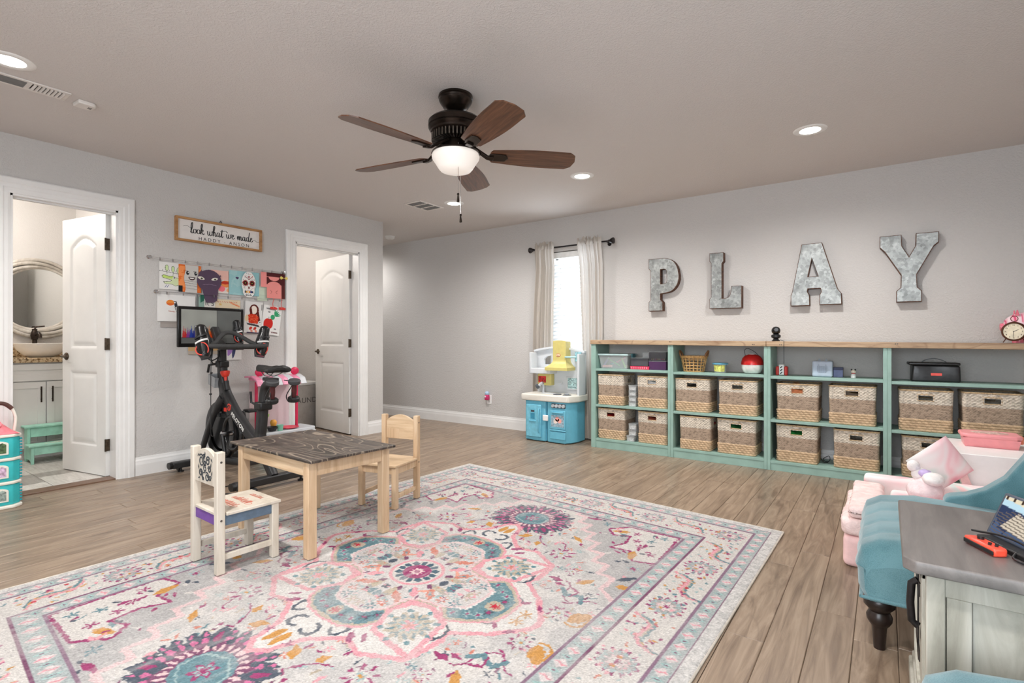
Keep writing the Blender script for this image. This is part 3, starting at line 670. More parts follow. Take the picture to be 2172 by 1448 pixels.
    # ------- borders
    da, db = HS-A, (HT-B)*0.87; d = np.minimum(da, db); side = da < db; u = np.where(side, B, A)
    bd = d < 0.40; p.fill(bd, IV)
    for (lo, hi) in ((0.05,0.12),(0.32,0.40)):
        g = (d > lo) & (d < hi); p.fill(g, (180,188,187)); q = (d-lo)/(hi-lo)-0.5; ph = (u/0.085) % 1.0-0.5
        p.fill(g & (np.abs(ph)*1.1+np.abs(q) < 0.36), (226,214,212)); p.fill(g & (np.abs(ph)*1.5+np.abs(q+0.12*np.sign(ph)) < 0.20), PK)
        p.fill(g & (np.abs(np.abs(ph)-0.5)*2.0+np.abs(q) < 0.30), (168,200,196)); p.fill(g & (np.abs(np.abs(ph)-0.5)*3.0+np.abs(q) < 0.14), PU)
        for e, c in ((lo, PU), (hi, (150,120,140))): p.fill(np.abs(d-e) < 0.0055, c)
    p.fill(d < 0.05, (226,222,218)); nz = fnoise(A, B, 60, 9); p.fill((d < 0.05) & (nz > 0.55), (206,203,200))
    main = (d > 0.125) & (d < 0.315)
    def border(cx, cy, along):                       # rosette with leaves; along = 1 runs in b
        p.flower(cx, cy, 0.078, 14, MG, 0.16); p.flower(cx, cy, 0.066, 14, PT, 0.10); p.flower(cx, cy, 0.056, 12, GR, 0.14); p.flower(cx, cy, 0.042, 8, PP, 0.22); p.flower(cx, cy, 0.030, 8, IV, 0.2); p.flower(cx, cy, 0.016, 6, MG, 0.3)
    for y in (0.0,0.44,0.88,1.375): border(1.0, y, 1)
    for x in (0.14,0.56): border(x, 1.38, 0)
    for y in (0.22,0.66,1.11):
        sg = 1 if y != 0.66 else -1
        pts = bez((1.075,y-0.10),(0.90,y-0.07),(1.10,y+0.06),(0.93,y+0.10),20)
        for k in range(1,20): p.leaf(pts[k][0]-0.012*math.sin(k*1.2), pts[k][1], 0.016*(1-abs(k/20-0.4)), 0.007, 0.9+0.15*k, CO if k % 2 else MG)
        p.stroke(pts, 0.020, PK); p.stroke([(x+0.010,yy) for x, yy in pts], 0.011, TN); p.stroke([(x+0.018,yy) for x, yy in pts], 0.010, TE)
        for k in range(9): p.leaf(0.93+rr.uniform(0,0.14), y+rr.uniform(-0.11,0.11), rr.uniform(0.008,0.016), 0.007, rr.random()*6, [CO,(200,70,80),PT,MG,OR][k % 5])
    for x in (-0.07,0.35,0.77):
        pts = bez((x-0.10,1.455),(x-0.06,1.29),(x+0.06,1.47),(x+0.10,1.31),20)
        for k in range(1,20): p.leaf(pts[k][0], pts[k][1]-0.012*math.sin(k*1.2), 0.016*(1-abs(k/20-0.4)), 0.007, 0.5+0.15*k, CO if k % 2 else MG)
        p.stroke(pts, 0.020, PK); p.stroke([(xx,yy+0.010) for xx, yy in pts], 0.011, TN); p.stroke([(xx,yy+0.018) for xx, yy in pts], 0.010, TE)
        for k in range(9): p.leaf(x+rr.uniform(-0.11,0.11), 1.30+rr.uniform(0,0.15), rr.uniform(0.008,0.016), 0.007, rr.random()*6, [CO,(200,70,80),PT,MG,OR][k % 5])
    for _ in range(210):
        if rr.random() < 0.6: x, y = rr.uniform(0.92,1.08), rr.uniform(0,1.45)
        else: x, y = rr.uniform(0,1.0), rr.uniform(1.29,1.46)
        p.leaf(x, y, rr.uniform(0.006,0.013), 0.006, rr.random()*6, [CO,PT,MG,TE,OR,PK][rr.integers(6)])
    C = p.c
    Q = np.concatenate([C[:, :0:-1], C], 1); Q = np.concatenate([Q[:0:-1], Q], 0)
    return Q
QC = rug_colours(); ny, nx = QC.shape[:2]
gs, gt = np.meshgrid(np.linspace(-HS, HS, nx), np.linspace(-HT, HT, ny))
fade = fnoise(gs, gt, 3.0, 21)*0.6+fnoise(gs, gt*0.25, 40, 23)*0.5
w_ = np.clip((fade-0.50)*1.8, 0, 0.4)[..., None]; QC = QC*(1-w_)+np.array(lin((216,211,207)))*w_
QC = np.clip(QC*0.74*(1+0.13*RNG.standard_normal(QC.shape[:2]))[..., None], 0, 1)
uu = (gs/HS+1)/2; vv = (gt/HT+1)/2
P2 = (RA*(1-uu)[..., None]+RB*uu[..., None])*vv[..., None]+(RC_*(1-uu)[..., None]+RD*uu[..., None])*(1-vv)[..., None]
lum = QC.mean(2); hz = 0.0095+0.0012*(vnoise(gs, gt, 220, 31)-0.5)+0.0010*(lum-0.5)
edge = np.minimum(HS-np.abs(gs), HT-np.abs(gt)); hz = hz*np.clip(edge/0.006, 0.25, 1)
M_RUG = vcol('woven_rug_pile', 0.95, 0.5, 420, 0.16)
rug_o = colour_grid('area_rug', np.concatenate([P2, hz[..., None]], 2), QC, M_RUG)
rug_o.location = (0, 0, 0.0006)
rug_o.data.polygons.foreach_set('use_smooth', [True]*len(rug_o.data.polygons))
tag(rug_o, 'large pastel medallion rug in ivory, grey, pink and teal under the kids table', 'rug')
bo_ = MB(); _c = [tuple(p) for p in (RA, RB, RD, RC_)]
bo_.tube([(c[0], c[1], 0.005) for c in _c], 0.005, 6, closed=True); bo_.build('bound_edge', plain('rug_binding', (196,188,176), 0.9), rug_o, loc=(0,0,0))
# ---------------------------------------------------------------- kids table and chairs
M_PINE = wood('pale_pine', (182,150,116), (206,176,142), (218,194,164), (30, 30, 2.4), 0.5, 0.06, dist=0.7)
M_PINEH = wood('pale_pine_board', (184,154,120), (210,182,148), (222,200,170), (2.2, 34, 34), 0.5, 0.06, dist=0.8)
M_CREAM = wood('cream_painted_wood', (190,179,162), (209,199,184), (219,211,198), (22, 22, 2.4), 0.55, 0.05, dist=0.6)
def stained():
    m, k = newmat('dark_stained_tabletop', (66,56,50), 0.42)
    n = k.n('ShaderNodeTexNoise', i_Scale=1.0, i_Detail=5.0, i_Distortion=0.6); k.l(coords(k, (3, 45, 45)), n.inputs[0])
    base = ramp(k, n.outputs[0], [(0.3, (44,38,34)), (0.5, (66,57,51)), (0.72, (98,86,76))])
    w = k.n('ShaderNodeTexNoise', i_Scale=1.0, i_Detail=0.6, i_Distortion=0.3); k.l(coords(k, (1.5, 5.5, 1)), w.inputs[0])
    mm = k.n('ShaderNodeMath', operation='MULTIPLY'); k.l(w.outputs[0], mm.inputs[0]); mm.inputs[1].default_value = 44.0
    pp = k.n('ShaderNodeMath', operation='PINGPONG'); k.l(mm.outputs[0], pp.inputs[0]); pp.inputs[1].default_value = 1.0
    mr = k.n('ShaderNodeMapRange'); k.l(pp.outputs[0], mr.inputs[0]); mr.inputs[1].default_value = 0.78; mr.inputs[2].default_value = 1.0; mr.inputs[4].default_value = 0.62
    mx = k.n('ShaderNodeMix', data_type='RGBA'); k.l(mr.outputs[0], mx.inputs[0]); k.l(base, mx.inputs[6]); mx.inputs[7].default_value = rgba((176,160,140)); k.l(mx.outputs[2], k.b.inputs['Base Color'])
    bump(k, n.outputs[0], 0.12, 0.002); return m
M_STAIN = stained()
RZ = 0.0125
tbl = thing('kids_table', 'small pine table with dark stained top standing on the rug', 'table', (-2.583, 1.708, RZ), math.radians(-2.2))
TB = MB().box(-0.410, 0.410, -0.252, 0.252, 0.463, 0.476).build('tabletop', M_STAIN, tbl, bev=0.003); TB['label'] = 'dark stained wood top with pale grain'
for x in (-0.315, 0.36-0.012):
    for y in (-0.218, 0.218): MB().cbox((x, y, 0.2315), (0.046, 0.046, 0.463)).build('leg', M_PINE, tbl, bev=0.003)
for y in (-0.225, 0.225): MB().cbox((0.0165, y, 0.427), (0.617, 0.018, 0.072)).build('apron', M_PINEH, tbl, bev=0.002)
for x in (-0.322, 0.355): MB().cbox((x, 0, 0.427), (0.018, 0.39, 0.072)).build('apron', M_PINE, tbl, bev=0.002)
SCROLL = plain('black_scroll_paint', (52,58,64), 0.7); M_SCREW = plain('steel_screw', (110,104,98), 0.3, 0.8)
def kid_chair(label, loc, rz, mat, matb, fancy=False):
    """seat faces local +y; backrest at -y"""
    c = thing('kids_chair', label, 'chair', loc, rz, 'kids chairs at the small table')
    W2, D2_, SH, H = 0.125, 0.125, 0.272, 0.545; q = 0.033
    for sx in (-1, 1):
        p = MB(); p.cbox((sx*W2, -D2_, H/2), (q, q+0.004, H)); po = p.build('rear_post', mat, c, bev=0.004)
        for z in (0.24, 0.50):
            MB().cyl((sx*(W2+q/2-0.001), -D2_, z), (sx*(W2+q/2+0.0012), -D2_, z), 0.005, n=10).build('screw', M_SCREW, po)
        MB().cbox((sx*W2, D2_, SH/2-0.006), (q, q, SH-0.012)).build('leg', mat, c, bev=0.003)
        MB().cbox((sx*W2, 0, 0.235), (0.016, 0.218, 0.046)).build('side_rail', mat if not fancy else M_BLUEP, c, bev=0.0015)
        MB().cbox((sx*W2, 0, 0.072), (0.016, 0.218, 0.026)).build('stretcher', mat, c, bev=0.002)
    MB().cbox((0, -D2_+0.002, 0.235), (0.218, 0.018, 0.046)).build('rear_rail', mat if not fancy else M_PURP, c, bev=0.0015)
    MB().cbox((0, D2_-0.002, 0.235), (0.218, 0.018, 0.046)).build('front_rail', mat, c, bev=0.0015)
    s = MB(); s.prism([(-W2+q/2+0.001, -0.135), (W2-q/2-0.001, -0.135), (W2-q/2-0.001, -0.103), (0.146, -0.103), (0.146, 0.150), (-0.146, 0.150), (-0.146, -0.103), (-W2+q/2+0.001, -0.103)], SH-0.014, SH)
    so = s.build('seat', matb, c, bev=0.003)
    b = MB(); xs = [i/12*2-1 for i in range(13)]; w = W2-q/2
    poly = [(-w, 0.385), (w, 0.385)] + [(x*w, 0.505+0.042*(1-x*x)) for x in reversed(xs)]
    b.prism(poly, -0.009, 0.009, Matrix.Translation((0, -D2_, 0)) @ RM(rx=PI/2)); bo = b.build('backrest', matb, c, bev=0.002)
    if fancy:
        # black scroll stencil on the rear of the backrest, red script on the seat
        sc = MB(); y = -D2_-0.0102
        def spiral(cx, cz, r, turns, a0, dr=1, w=0.0032):
            pts = []
            for i in range(int(18*turns)+1):
                t = i/18; rr_ = r*(1-0.72*t/turns); an = a0+dr*2*PI*t; pts.append((cx+rr_*math.cos(an), y, cz+rr_*math.sin(an)))
            sc.tube(pts, w, 5, sect=[(0.18, 1), (-0.18, 1), (-0.18, -1), (0.18, -1)], up=(0, 1, 0))
        for args in ((-0.038,0.487,0.030,1.6,2.4,-1),(0.030,0.492,0.022,1.4,0.5,1),(0.0,0.455,0.018,1.2,1.0,1),(0.045,0.455,0.016,1.3,3.0,-1),(-0.045,0.430,0.020,1.5,-1.0,1),(0.02,0.418,0.022,1.4,2.2,-1),(0.052,0.415,0.013,1.1,0.3,1),(-0.012,0.507,0.012,1.2,0.1,1),(-0.02,0.408,0.010,1.0,2.0,1),(0.0,0.48,0.012,1.0,-1.2,-1)): spiral(*args)
        for (px, pz, an, l) in ((-0.07,0.51,0.8,0.012),(0.068,0.50,2.3,0.012),(0.06,0.475,1.3,0.014),(-0.068,0.455,1.8,0.012),(0.07,0.44,1.2,0.014),(-0.01,0.435,0.3,0.016),(-0.062,0.405,0.4,0.011),(0.0,0.522,1.57,0.010)):
            sc.prism([(-l, 0), (0, 0.004), (l, 0), (0, -0.004)], 0, 0.0006, Matrix.Translation((px, y, pz)) @ RM(rx=PI/2) @ RM(rz=an))
        so2 = sc.build('scroll_stencil', SCROLL, bo); so2['label'] = 'black scroll stencil pattern'
        MR = plain('red_brown_lettering', (196,112,92), 0.7)
        rs_ = random.Random(12); scb = MB(); flat = [(0.25, 1), (-0.25, 1), (-0.25, -1), (0.25, -1)]; zt = SH+0.0004
        for row, (yy, hh, x0_, x1_) in enumerate(((0.095, 0.020, -0.055, 0.055), (0.020, 0.030, -0.085, 0.075), (-0.040, 0.028, -0.075, 0.060))):
            x = x0_
            while x < x1_:      # worn, illegible pen strokes: slanted downstrokes joined by loops
                h_ = hh*rs_.uniform(0.6, 1.1); sl = h_*0.55
                scb.tube(smooth_path([(x, yy, zt), (x+sl*0.6, yy+h_*0.6, zt), (x+sl, yy+h_, zt), (x+sl*0.7, yy+h_*1.05, zt), (x+0.003, yy+h_*0.3, zt), (x+0.006, yy-0.001, zt), (x+0.012, yy+h_*0.25, zt)], 4), 0.0016, sect=flat, up=(0, 0, 1))
                x += rs_.uniform(0.011, 0.017)
            if row: scb.tube(smooth_path([(x1_, yy, zt), (x1_+0.02, yy+0.012, zt), (x1_+0.03, yy, zt), (x1_+0.01, yy-0.01, zt), (x1_-0.05, yy-0.006, zt)], 5), 0.0014, sect=flat, up=(0, 0, 1))
        o = scb.build('faded_script', MR, so); o['label'] = 'faded red-brown script strokes'; o['kind'] = 'stuff'
    else:
        MB().box(0.005, w-0.001, -D2_+0.0091, -D2_+0.0096, 0.388, 0.452).build('board_patch', M_PINE, bo)
    return c
M_BLUEP = plain('slate_blue_paint', (92,110,128), 0.6, var=0.1, nscale=25); M_PURP = plain('purple_paint', (112,72,150), 0.6, var=0.06)
kid_chair('cream painted kids chair with black scroll stencil on its back and blue side rails', (-2.535, 1.268, RZ), math.radians(-2), M_CREAM, M_CREAM, True)
kid_chair('plain natural pine kids chair beyond the dark-topped table', (-2.622, 2.305, RZ), math.radians(194), M_PINE, M_PINEH, False)
# ---------------------------------------------------------------- teal chairs, cabinet
def fabric(name, lo, hi, sc=420, rough=0.9, sheen=0.3):
    m, k = newmat(name, lo, rough, spec=0.2); co = coords(k)
    n = k.n('ShaderNodeTexNoise', i_Scale=sc, i_Detail=3.0); k.l(co, n.inputs[0]); n2 = k.n('ShaderNodeTexNoise', i_Scale=9.0); k.l(co, n2.inputs[0])
    mx = k.n('ShaderNodeMath', operation='MULTIPLY_ADD'); k.l(n.outputs[0], mx.inputs[0]); mx.inputs[1].default_value = 0.7; k.l(n2.outputs[0], mx.inputs[2])
    k.l(ramp(k, mx.outputs[0], [(0.6, lo), (1.0, hi)]), k.b.inputs['Base Color']); bump(k, n.outputs[0], 0.25, 0.003)
    k.b.inputs['Sheen Weight'].default_value = sheen; return m
M_TEAL = fabric('teal_upholstery', (70,112,120), (106,146,154), sheen=0.5)
M_LEG = plain('espresso_turned_wood', (38,28,25), 0.3, var=0.15)
def softbox(name, x0, x1, y0, y1, z0, z1, mat, parent, bev=0.04, seg=5, fn=None, n=(14, 14, 6)):
    bm = bmesh.new(); bmesh.ops.create_cube(bm, size=1.0)
    me = bpy.data.meshes.new(name)
    for v in bm.verts: v.co = ((x0+x1)/2+v.co.x*(x1-x0), (y0+y1)/2+v.co.y*(y1-y0), (z0+z1)/2+v.co.z*(z1-z0))
    bmesh.ops.bevel(bm, geom=bm.edges[:], offset=bev, segments=seg, affect='EDGES', profile=0.6)
    if fn:
        bmesh.ops.subdivide_edges(bm, edges=[e for e in bm.edges if e.calc_length() > max(x1-x0, y1-y0, z1-z0)*0.35], cuts=n[0], use_grid_fill=True)
        for v in bm.verts: v.co = Vector(fn(*v.co))
    bmesh.ops.recalc_face_normals(bm, faces=bm.faces); bm.to_mesh(me); bm.free()
    me.polygons.foreach_set('use_smooth', [True]*len(me.polygons)); return mkobj(name, me, mat, parent)
def teal_chair(label, loc):
    """local: faces -x, width along y (0.74), origin centre on floor"""
    c = thing('accent_chair', label, 'chair', loc, 0, 'teal chairs beside the cabinet')
    # channelled seat
    def seatf(u, v):
        # u across (y), v around front: from underside front up over the top to the back
        pr = [(-0.06, 0.185), (-0.075, 0.22), (-0.078, 0.29), (-0.06, 0.345), (-0.01, 0.375), (0.10, 0.392), (0.30, 0.385), (0.50, 0.375)]
        f = v*(len(pr)-1); i = min(int(f), len(pr)-2); t = f-i; x = pr[i][0]*(1-t)+pr[i+1][0]*t; z = pr[i][1]*(1-t)+pr[i+1][1]*t
        y = (u-0.5)*0.74; e = max(0, abs(u-0.5)*2-0.86)/0.14
        ch = abs(math.sin(u*PI*5))**0.5*0.006 if v > 0.25 else 0
        r = 1-e*e*0.35 if v > 0.3 else 1
        return (x+0.02*e*e-(0.0 if v > 0.6 else ch), y, 0.185+(z-0.185)*r+(ch if v > 0.35 else 0)-0.006)
    s = MB(); s.grid(seatf, 50, 28)
    for sg in (0, 1):
        pts = [seatf(sg, v/28) for v in range(29)]; pts2 = pts+[(0.50, pts[-1][1], 0.185)]; s.add(pts2, [tuple(range(len(pts2)))])
    s.box(-0.055, 0.5, -0.365, 0.365, 0.178, 0.19)
    s.build('seat', M_TEAL, c, smooth=50)
    pp = MB(); pp.tube([(-0.066, -0.372, 0.188), (-0.066, 0.372, 0.188)], 0.006, 8); pp.tube([(-0.066, -0.372, 0.188), (0.45, -0.372, 0.188)], 0.006, 8); pp.build('piping', M_TEAL, c, smooth=60)
    # swooped arms and back, one continuous shell each
    for sg in (-1, 1):
        yo = sg*0.335; prof = [(0.20, 0.33), (0.20, 0.395), (0.215, 0.412), (0.27, 0.425), (0.33, 0.455), (0.39, 0.51), (0.445, 0.60), (0.49, 0.70), (0.53, 0.80), (0.58, 0.86), (0.66, 0.86), (0.66, 0.20), (0.45, 0.20), (0.2, 0.25)]
        a = MB(); a.prism(prof, yo-0.04, yo+0.04, RM(rx=PI/2) @ Matrix.Diagonal((1, 1, -1, 1))); a.build('arm', M_TEAL, c, bev=0.02, seg=4)
    softbox('backrest', 0.47, 0.64, -0.33, 0.33, 0.2, 0.86, M_TEAL, c, 0.05)
    pr = [(0.0, 0.0), (0.017, 0.0), (0.022, 0.075), (0.030, 0.085), (0.037, 0.098), (0.038, 0.112), (0.030, 0.128), (0.034, 0.135), (0.046, 0.148), (0.047, 0.165), (0.040, 0.18), (0.03, 0.185), (0, 0.185)]
    for (x, y) in ((-0.015, -0.31), (-0.015, 0.31), (0.58, -0.31), (0.58, 0.31)):
        MB().lathe(pr, 24, Matrix.Translation((x, y, 0))).build('leg', M_LEG, c, smooth=40)
    return c
teal_chair('teal upholstered accent chair between the grey cabinet and the pink kids sofa', (0.0, 2.50, 0))
teal_chair('teal upholstered accent chair on the near side of the grey cabinet', (0.135, 1.085, 0))
M_CABT = wood('dark_grey_cabinet_top', (96,90,88), (114,108,105), (134,127,123), (20, 2, 20), 0.36, 0.05, dist=0.6)
M_CABW = wood('distressed_grey_white_wood', (150,146,133), (180,176,163), (202,199,188), (14, 14, 2.5), 0.6, 0.12, dist=1.0)
cab = thing('side_cabinet', 'small distressed grey cabinet with dark top between the teal chairs', 'cabinet', (0.352, 1.825, 0), 0)
# local: x -0.29..0.29 (front at -x), y -0.26..0.26 ; top z .535
topP = [(-0.317,-0.262),(-0.294,-0.288),(0.28,-0.288),(0.30,-0.268),(0.30,0.268),(0.28,0.288),(-0.307,0.288),(-0.317,0.278)]
MB().prism(topP, 0.508, 0.538).build('cabinet_top', M_CABT, cab, bev=0.004)
b = MB(); b.box(-0.255, 0.27, 0.235, 0.255, 0.05, 0.508); b.box(-0.24, 0.26, -0.215, 0.215, 0.06, 0.08); b.box(0.24, 0.26, -0.25, 0.25, 0.05, 0.508); b.build('carcass', M_CABW, cab)
for (x, y) in ((-0.255, -0.24), (0.245, -0.24), (-0.255, 0.24), (0.245, 0.24)): MB().cbox((x, y, 0.254), (0.036, 0.03, 0.508)).build('corner_post', M_CABW, cab, bev=0.003)
for z, h in ((0.48, 0.05), (0.09, 0.06)): MB().cbox((-0.005, -0.24, z), (0.47, 0.022, h)).build('side_rail', M_CABW, cab, bev=0.002)
MB().box(-0.235, -0.19, -0.25, -0.232, 0.12, 0.455).build('side_stile', M_CABW, cab, bev=0.002); MB().box(0.185, 0.23, -0.25, -0.232, 0.12, 0.455).build('side_stile', M_CABW, cab, bev=0.002)
for i in range(3):
    xa = -0.19+i*0.125; MB().box(xa+0.0015, xa+0.1235, -0.238, -0.228, 0.12, 0.456).build('side_plank', M_CABW, cab, bev=0.002)
for z0_, z1_ in ((0.0, 0.055),): MB().box(-0.29, 0.275, -0.268, 0.268, z0_, z1_).build('plinth', M_CABW, cab, bev=0.006)
MB().box(-0.282, -0.262, -0.262, 0.262, 0.055, 0.075).build('plinth_moulding', M_CABW, cab, bev=0.006)
dr = MB(); dr.box(-0.272, -0.252, -0.218, 0.218, 0.09, 0.495); d_ = dr.build('door', M_CABW, cab, bev=0.002)
for z in (0.10, 0.47): MB().box(-0.279, -0.270, -0.205, 0.205, z-0.0, z+0.022).build('door_frame', M_CABW, d_, bev=0.002)
for y in (-0.205, 0.178): MB().box(-0.279, -0.270, y, y+0.027, 0.10, 0.49).build('door_frame', M_CABW, d_, bev=0.002)
MI = plain('black_iron', (48,44,44), 0.5, 0.6, var=0.2)
st = MB(); st.box(-0.2815, -0.279, -0.10, -0.055, 0.22, 0.44); st.box(-0.2815, -0.279, -0.14, 0.02, 0.40, 0.43); st.box(-0.2815, -0.279, -0.14, 0.02, 0.235, 0.265); st.build('iron_strap', MI, d_)
hp = MB(); hp.tube([(-0.281, -0.078, 0.30), (-0.294, -0.078, 0.31), (-0.297, -0.078, 0.36), (-0.294, -0.078, 0.41), (-0.281, -0.078, 0.42)], [0.010, 0.009, 0.009, 0.009, 0.010], 8); hp.build('pull_handle', MI, d_, smooth=50)
# ---------------------------------------------------------------- long teal bookcases with a wood top
M_SHELF = plain('sage_teal_paint', (146,178,167), 0.45, var=0.04, nscale=12)
YS = 4.70; YSB = 5.02; XS0 = -2.385
drop = lambda x: 0.009*(x+2.385)
udrop = lambda x: drop(XS0+0.8*int((x-XS0)/0.8)+0.4)
UN = ('behind the play kitchen end', 'holding the round red-and-white case', 'holding the pale blue speaker box', 'holding the black lunch bag')
for i in range(4):
    xa = XS0+0.8*i; xb = xa+0.8; t = 0.025 if i else 0.05
    u = thing('bookcase', 'sage green open bookcase unit '+('at the end beside the play kitchen' if i == 0 else UN[i]), 'bookcase', ((xa+xb)/2, (YS+YSB)/2, 0), 0, 'row of sage green bookcases')
    ox, oy = (xa+xb)/2, (YS+YSB)/2
    for (p, q) in ((xa, xa+t), (xb-0.025, xb-0.0005)):
        MB().box(p-ox, q-ox, YS-oy, YSB-oy, 0, 1.0235-drop(q)).build('side_panel', M_SHELF, u, bev=0.002)
    dz = drop((xa+xb)/2)
    for z in (0.786, 0.432, 0.098):
        MB().box(xa+t-ox, xb-0.025-ox, YS+0.002-oy, YSB-oy, z-dz-0.022, z-dz).build('shelf', M_SHELF, u, bev=0.0015)
    MB().box(xa+t-ox, xb-0.025-ox, YS+0.006-oy, YS+0.022-oy, 0, 0.0755-dz).build('kickboard', M_SHELF, u, bev=0.001)
M_TOPW = wood('knotty_pine_top', (134,104,78), (178,150,119), (200,175,144), (2.0, 24, 24), 0.5, 0.1, dist=1.4, ring=((3.0, 9, 9), 7.0, (120,86,60), 0.5))
wt = thing('shelf_top_board', 'long knotty pine top board resting on the sage green bookcases', 'worktop', (XS0, YS, 1.0245), 0)
for (a, b) in ((0.0, 1.592), (1.595, 3.30)):
    bo = MB().box(a-0.004 if a == 0 else a, b, -0.012, 0.37, 0, 0.042).build('plank', M_TOPW, wt, bev=0.003); bo.rotation_euler = (0, math.atan(0.009), 0)
    for k in range(3):
        xx = a+0.1+k*(b-a-0.2)/2
        for dx in (0, 0.012): MB().cyl((xx+dx, -0.0115, 0.014+0.016*(k % 2)), (xx+dx, -0.0128, 0.014+0.016*(k % 2)), 0.004, n=8).build('nail_hole', M_LEG, bo)
# ---------------------------------------------------------------- woven baskets
M_WEAVE = vcol('woven_seagrass', 0.85, 0.25, 260, 0.22)
def basket_mesh(holes=True, w=0.15, d=0.14, h=0.292):
    N, NV = 232, 100; r = 0.022; per = []
    side = [(-w+r, -d, w-r, -d), (w, -d+r, w, d-r), (w-r, d, -w+r, d), (-w, d-r, -w, -d+r)]; cc = [(w-r, -d+r, -PI/2), (w-r, d-r, 0), (-w+r, d-r, PI/2), (-w+r, -d+r, PI)]
    for k in range(4):
        n1 = 50; x0_, y0_, x1_, y1_ = side[k]
        nx_, ny_ = ((0,-1),(1,0),(0,1),(-1,0))[k]
        for q in range(n1): t = q/n1; per.append((x0_+(x1_-x0_)*t, y0_+(y1_-y0_)*t, nx_, ny_))
        for q in range(8): a = cc[k][2]+(q/8)*PI/2; per.append((cc[k][0]+r*math.cos(a), cc[k][1]+r*math.sin(a), math.cos(a), math.sin(a)))
    per = np.array(per); N = len(per); L = 2*(2*w+2*d); s = np.arange(N)/N*L
    zz = np.linspace(0, h, NV+1); S, Z = np.meshgrid(s, zz)
    low = Z < 0.088; mid = (Z >= 0.088) & (Z < 0.195); rh = np.where(low, 0.0175, np.where(mid, 0.0088, 0.0105))
    row = np.floor(Z/rh); ph = Z/rh-row; amp = np.where(low, 0.0085, np.where(mid, 0.0042, 0.0055)); wl_ = np.where(low, 0.034, np.where(mid, 0.016, 0.026))
    prof = np.sqrt(np.clip(1-(2*ph-1)**2, 0, 1)); wob = 0.62+0.38*np.cos(2*PI*S/wl_+row*PI+np.where(low, (ph-0.5)*3.0, 0))
    out = amp*prof*wob+np.where(low, 0.002, 0); taper = 1-0.045*(1-Z/h)
    X = per[None, :, 0]*taper+per[None, :, 2]*out; Y = per[None, :, 1]*taper+per[None, :, 3]*out
    rn = np.random.default_rng(5); C = np.empty(S.shape+(3,))
    C[:] = lin((218,207,191)); C[mid] = lin((178,157,137)); C[low] = lin((206,178,145))
    v = 0.80+0.36*vnoise(S, row*0.37+Z*0.2, 46, 3)+0.12*(rn.random(S.shape)-0.5); tint = vnoise(S, Z, 60, 8)
    C = C*np.clip(v, 0.5, 1.25)[..., None]; bl = (vnoise(S+row*0.31, row*1.7, 75, 12) > 0.70) & ~low; C[bl] = C[bl]*0.70
    me = bpy.data.meshes.new('basket_weave'); idx = np.arange((NV+1)*N).reshape(NV+1, N); nxt = np.roll(idx, -1, 1)
    F = np.stack([idx[:-1], nxt[:-1], nxt[1:], idx[1:]], -1)
    if holes:
        cxm = (X[:-1]+np.roll(X, -1, 1)[:-1])/2; cz = (Z[:-1]+Z[1:])/2; side_f = np.abs(Y[:-1]) > d*0.93
        F = F[~((np.abs(cxm) < 0.043) & (cz > 0.222) & (cz < 0.258) & side_f)]
    else: F = F.reshape(-1, 4)
    V = np.stack([X, Y, Z], -1).reshape(-1, 3); me.from_pydata(V.tolist(), [], F.tolist())
    ca = me.color_attributes.new('Col', 'FLOAT_COLOR', 'POINT'); ca.data.foreach_set('color', np.concatenate([C.reshape(-1, 3), np.ones((len(V), 1))], 1).astype(np.float32).ravel())
    me.polygons.foreach_set('use_smooth', [True]*len(me.polygons)); me.materials.append(M_WEAVE); return me, per
BM, PER = basket_mesh(True)
M_RIMB = wood('seagrass_rim', (150,122,92), (196,168,130), (222,198,162), (60, 60, 60), 0.85, 0.2); M_INNER = plain('basket_inside', (112,84,58), 0.9, var=0.15)
rim = MB(); rim.tube([(x, y, 0.292) for x, y, _, _ in PER[::3]], [0.0058+0.0015*(k % 2) for k in range(len(PER[::3]))], 8, closed=True); RIM = rim.mesh('rim', 60); RIM.materials.append(M_RIMB)
def handle_mesh(yy):
    hb = MB(); hb.tube([(-0.0455, yy, 0.2195), (-0.0455, yy, 0.2635)]+[(-0.040+0.0047*k, yy, 0.2635+0.002*(k % 2)) for k in range(18)]+[(0.0455, yy, 0.2635), (0.0455, yy, 0.2195)], [0.0042]*2+[0.0050+0.0012*(k % 2) for k in range(18)]+[0.0042]*2, 7, closed=True)
    me = hb.mesh('handle', 60); me.materials.append(M_RIMB); return me
HBM, HBM2 = handle_mesh(-0.1385), handle_mesh(0.1385)
bs = MB(); bs.box(-0.138, 0.138, -0.128, 0.128, 0.001, 0.008); BSM = bs.mesh('base'); BSM.materials.append(M_INNER)
M_CONT = {}
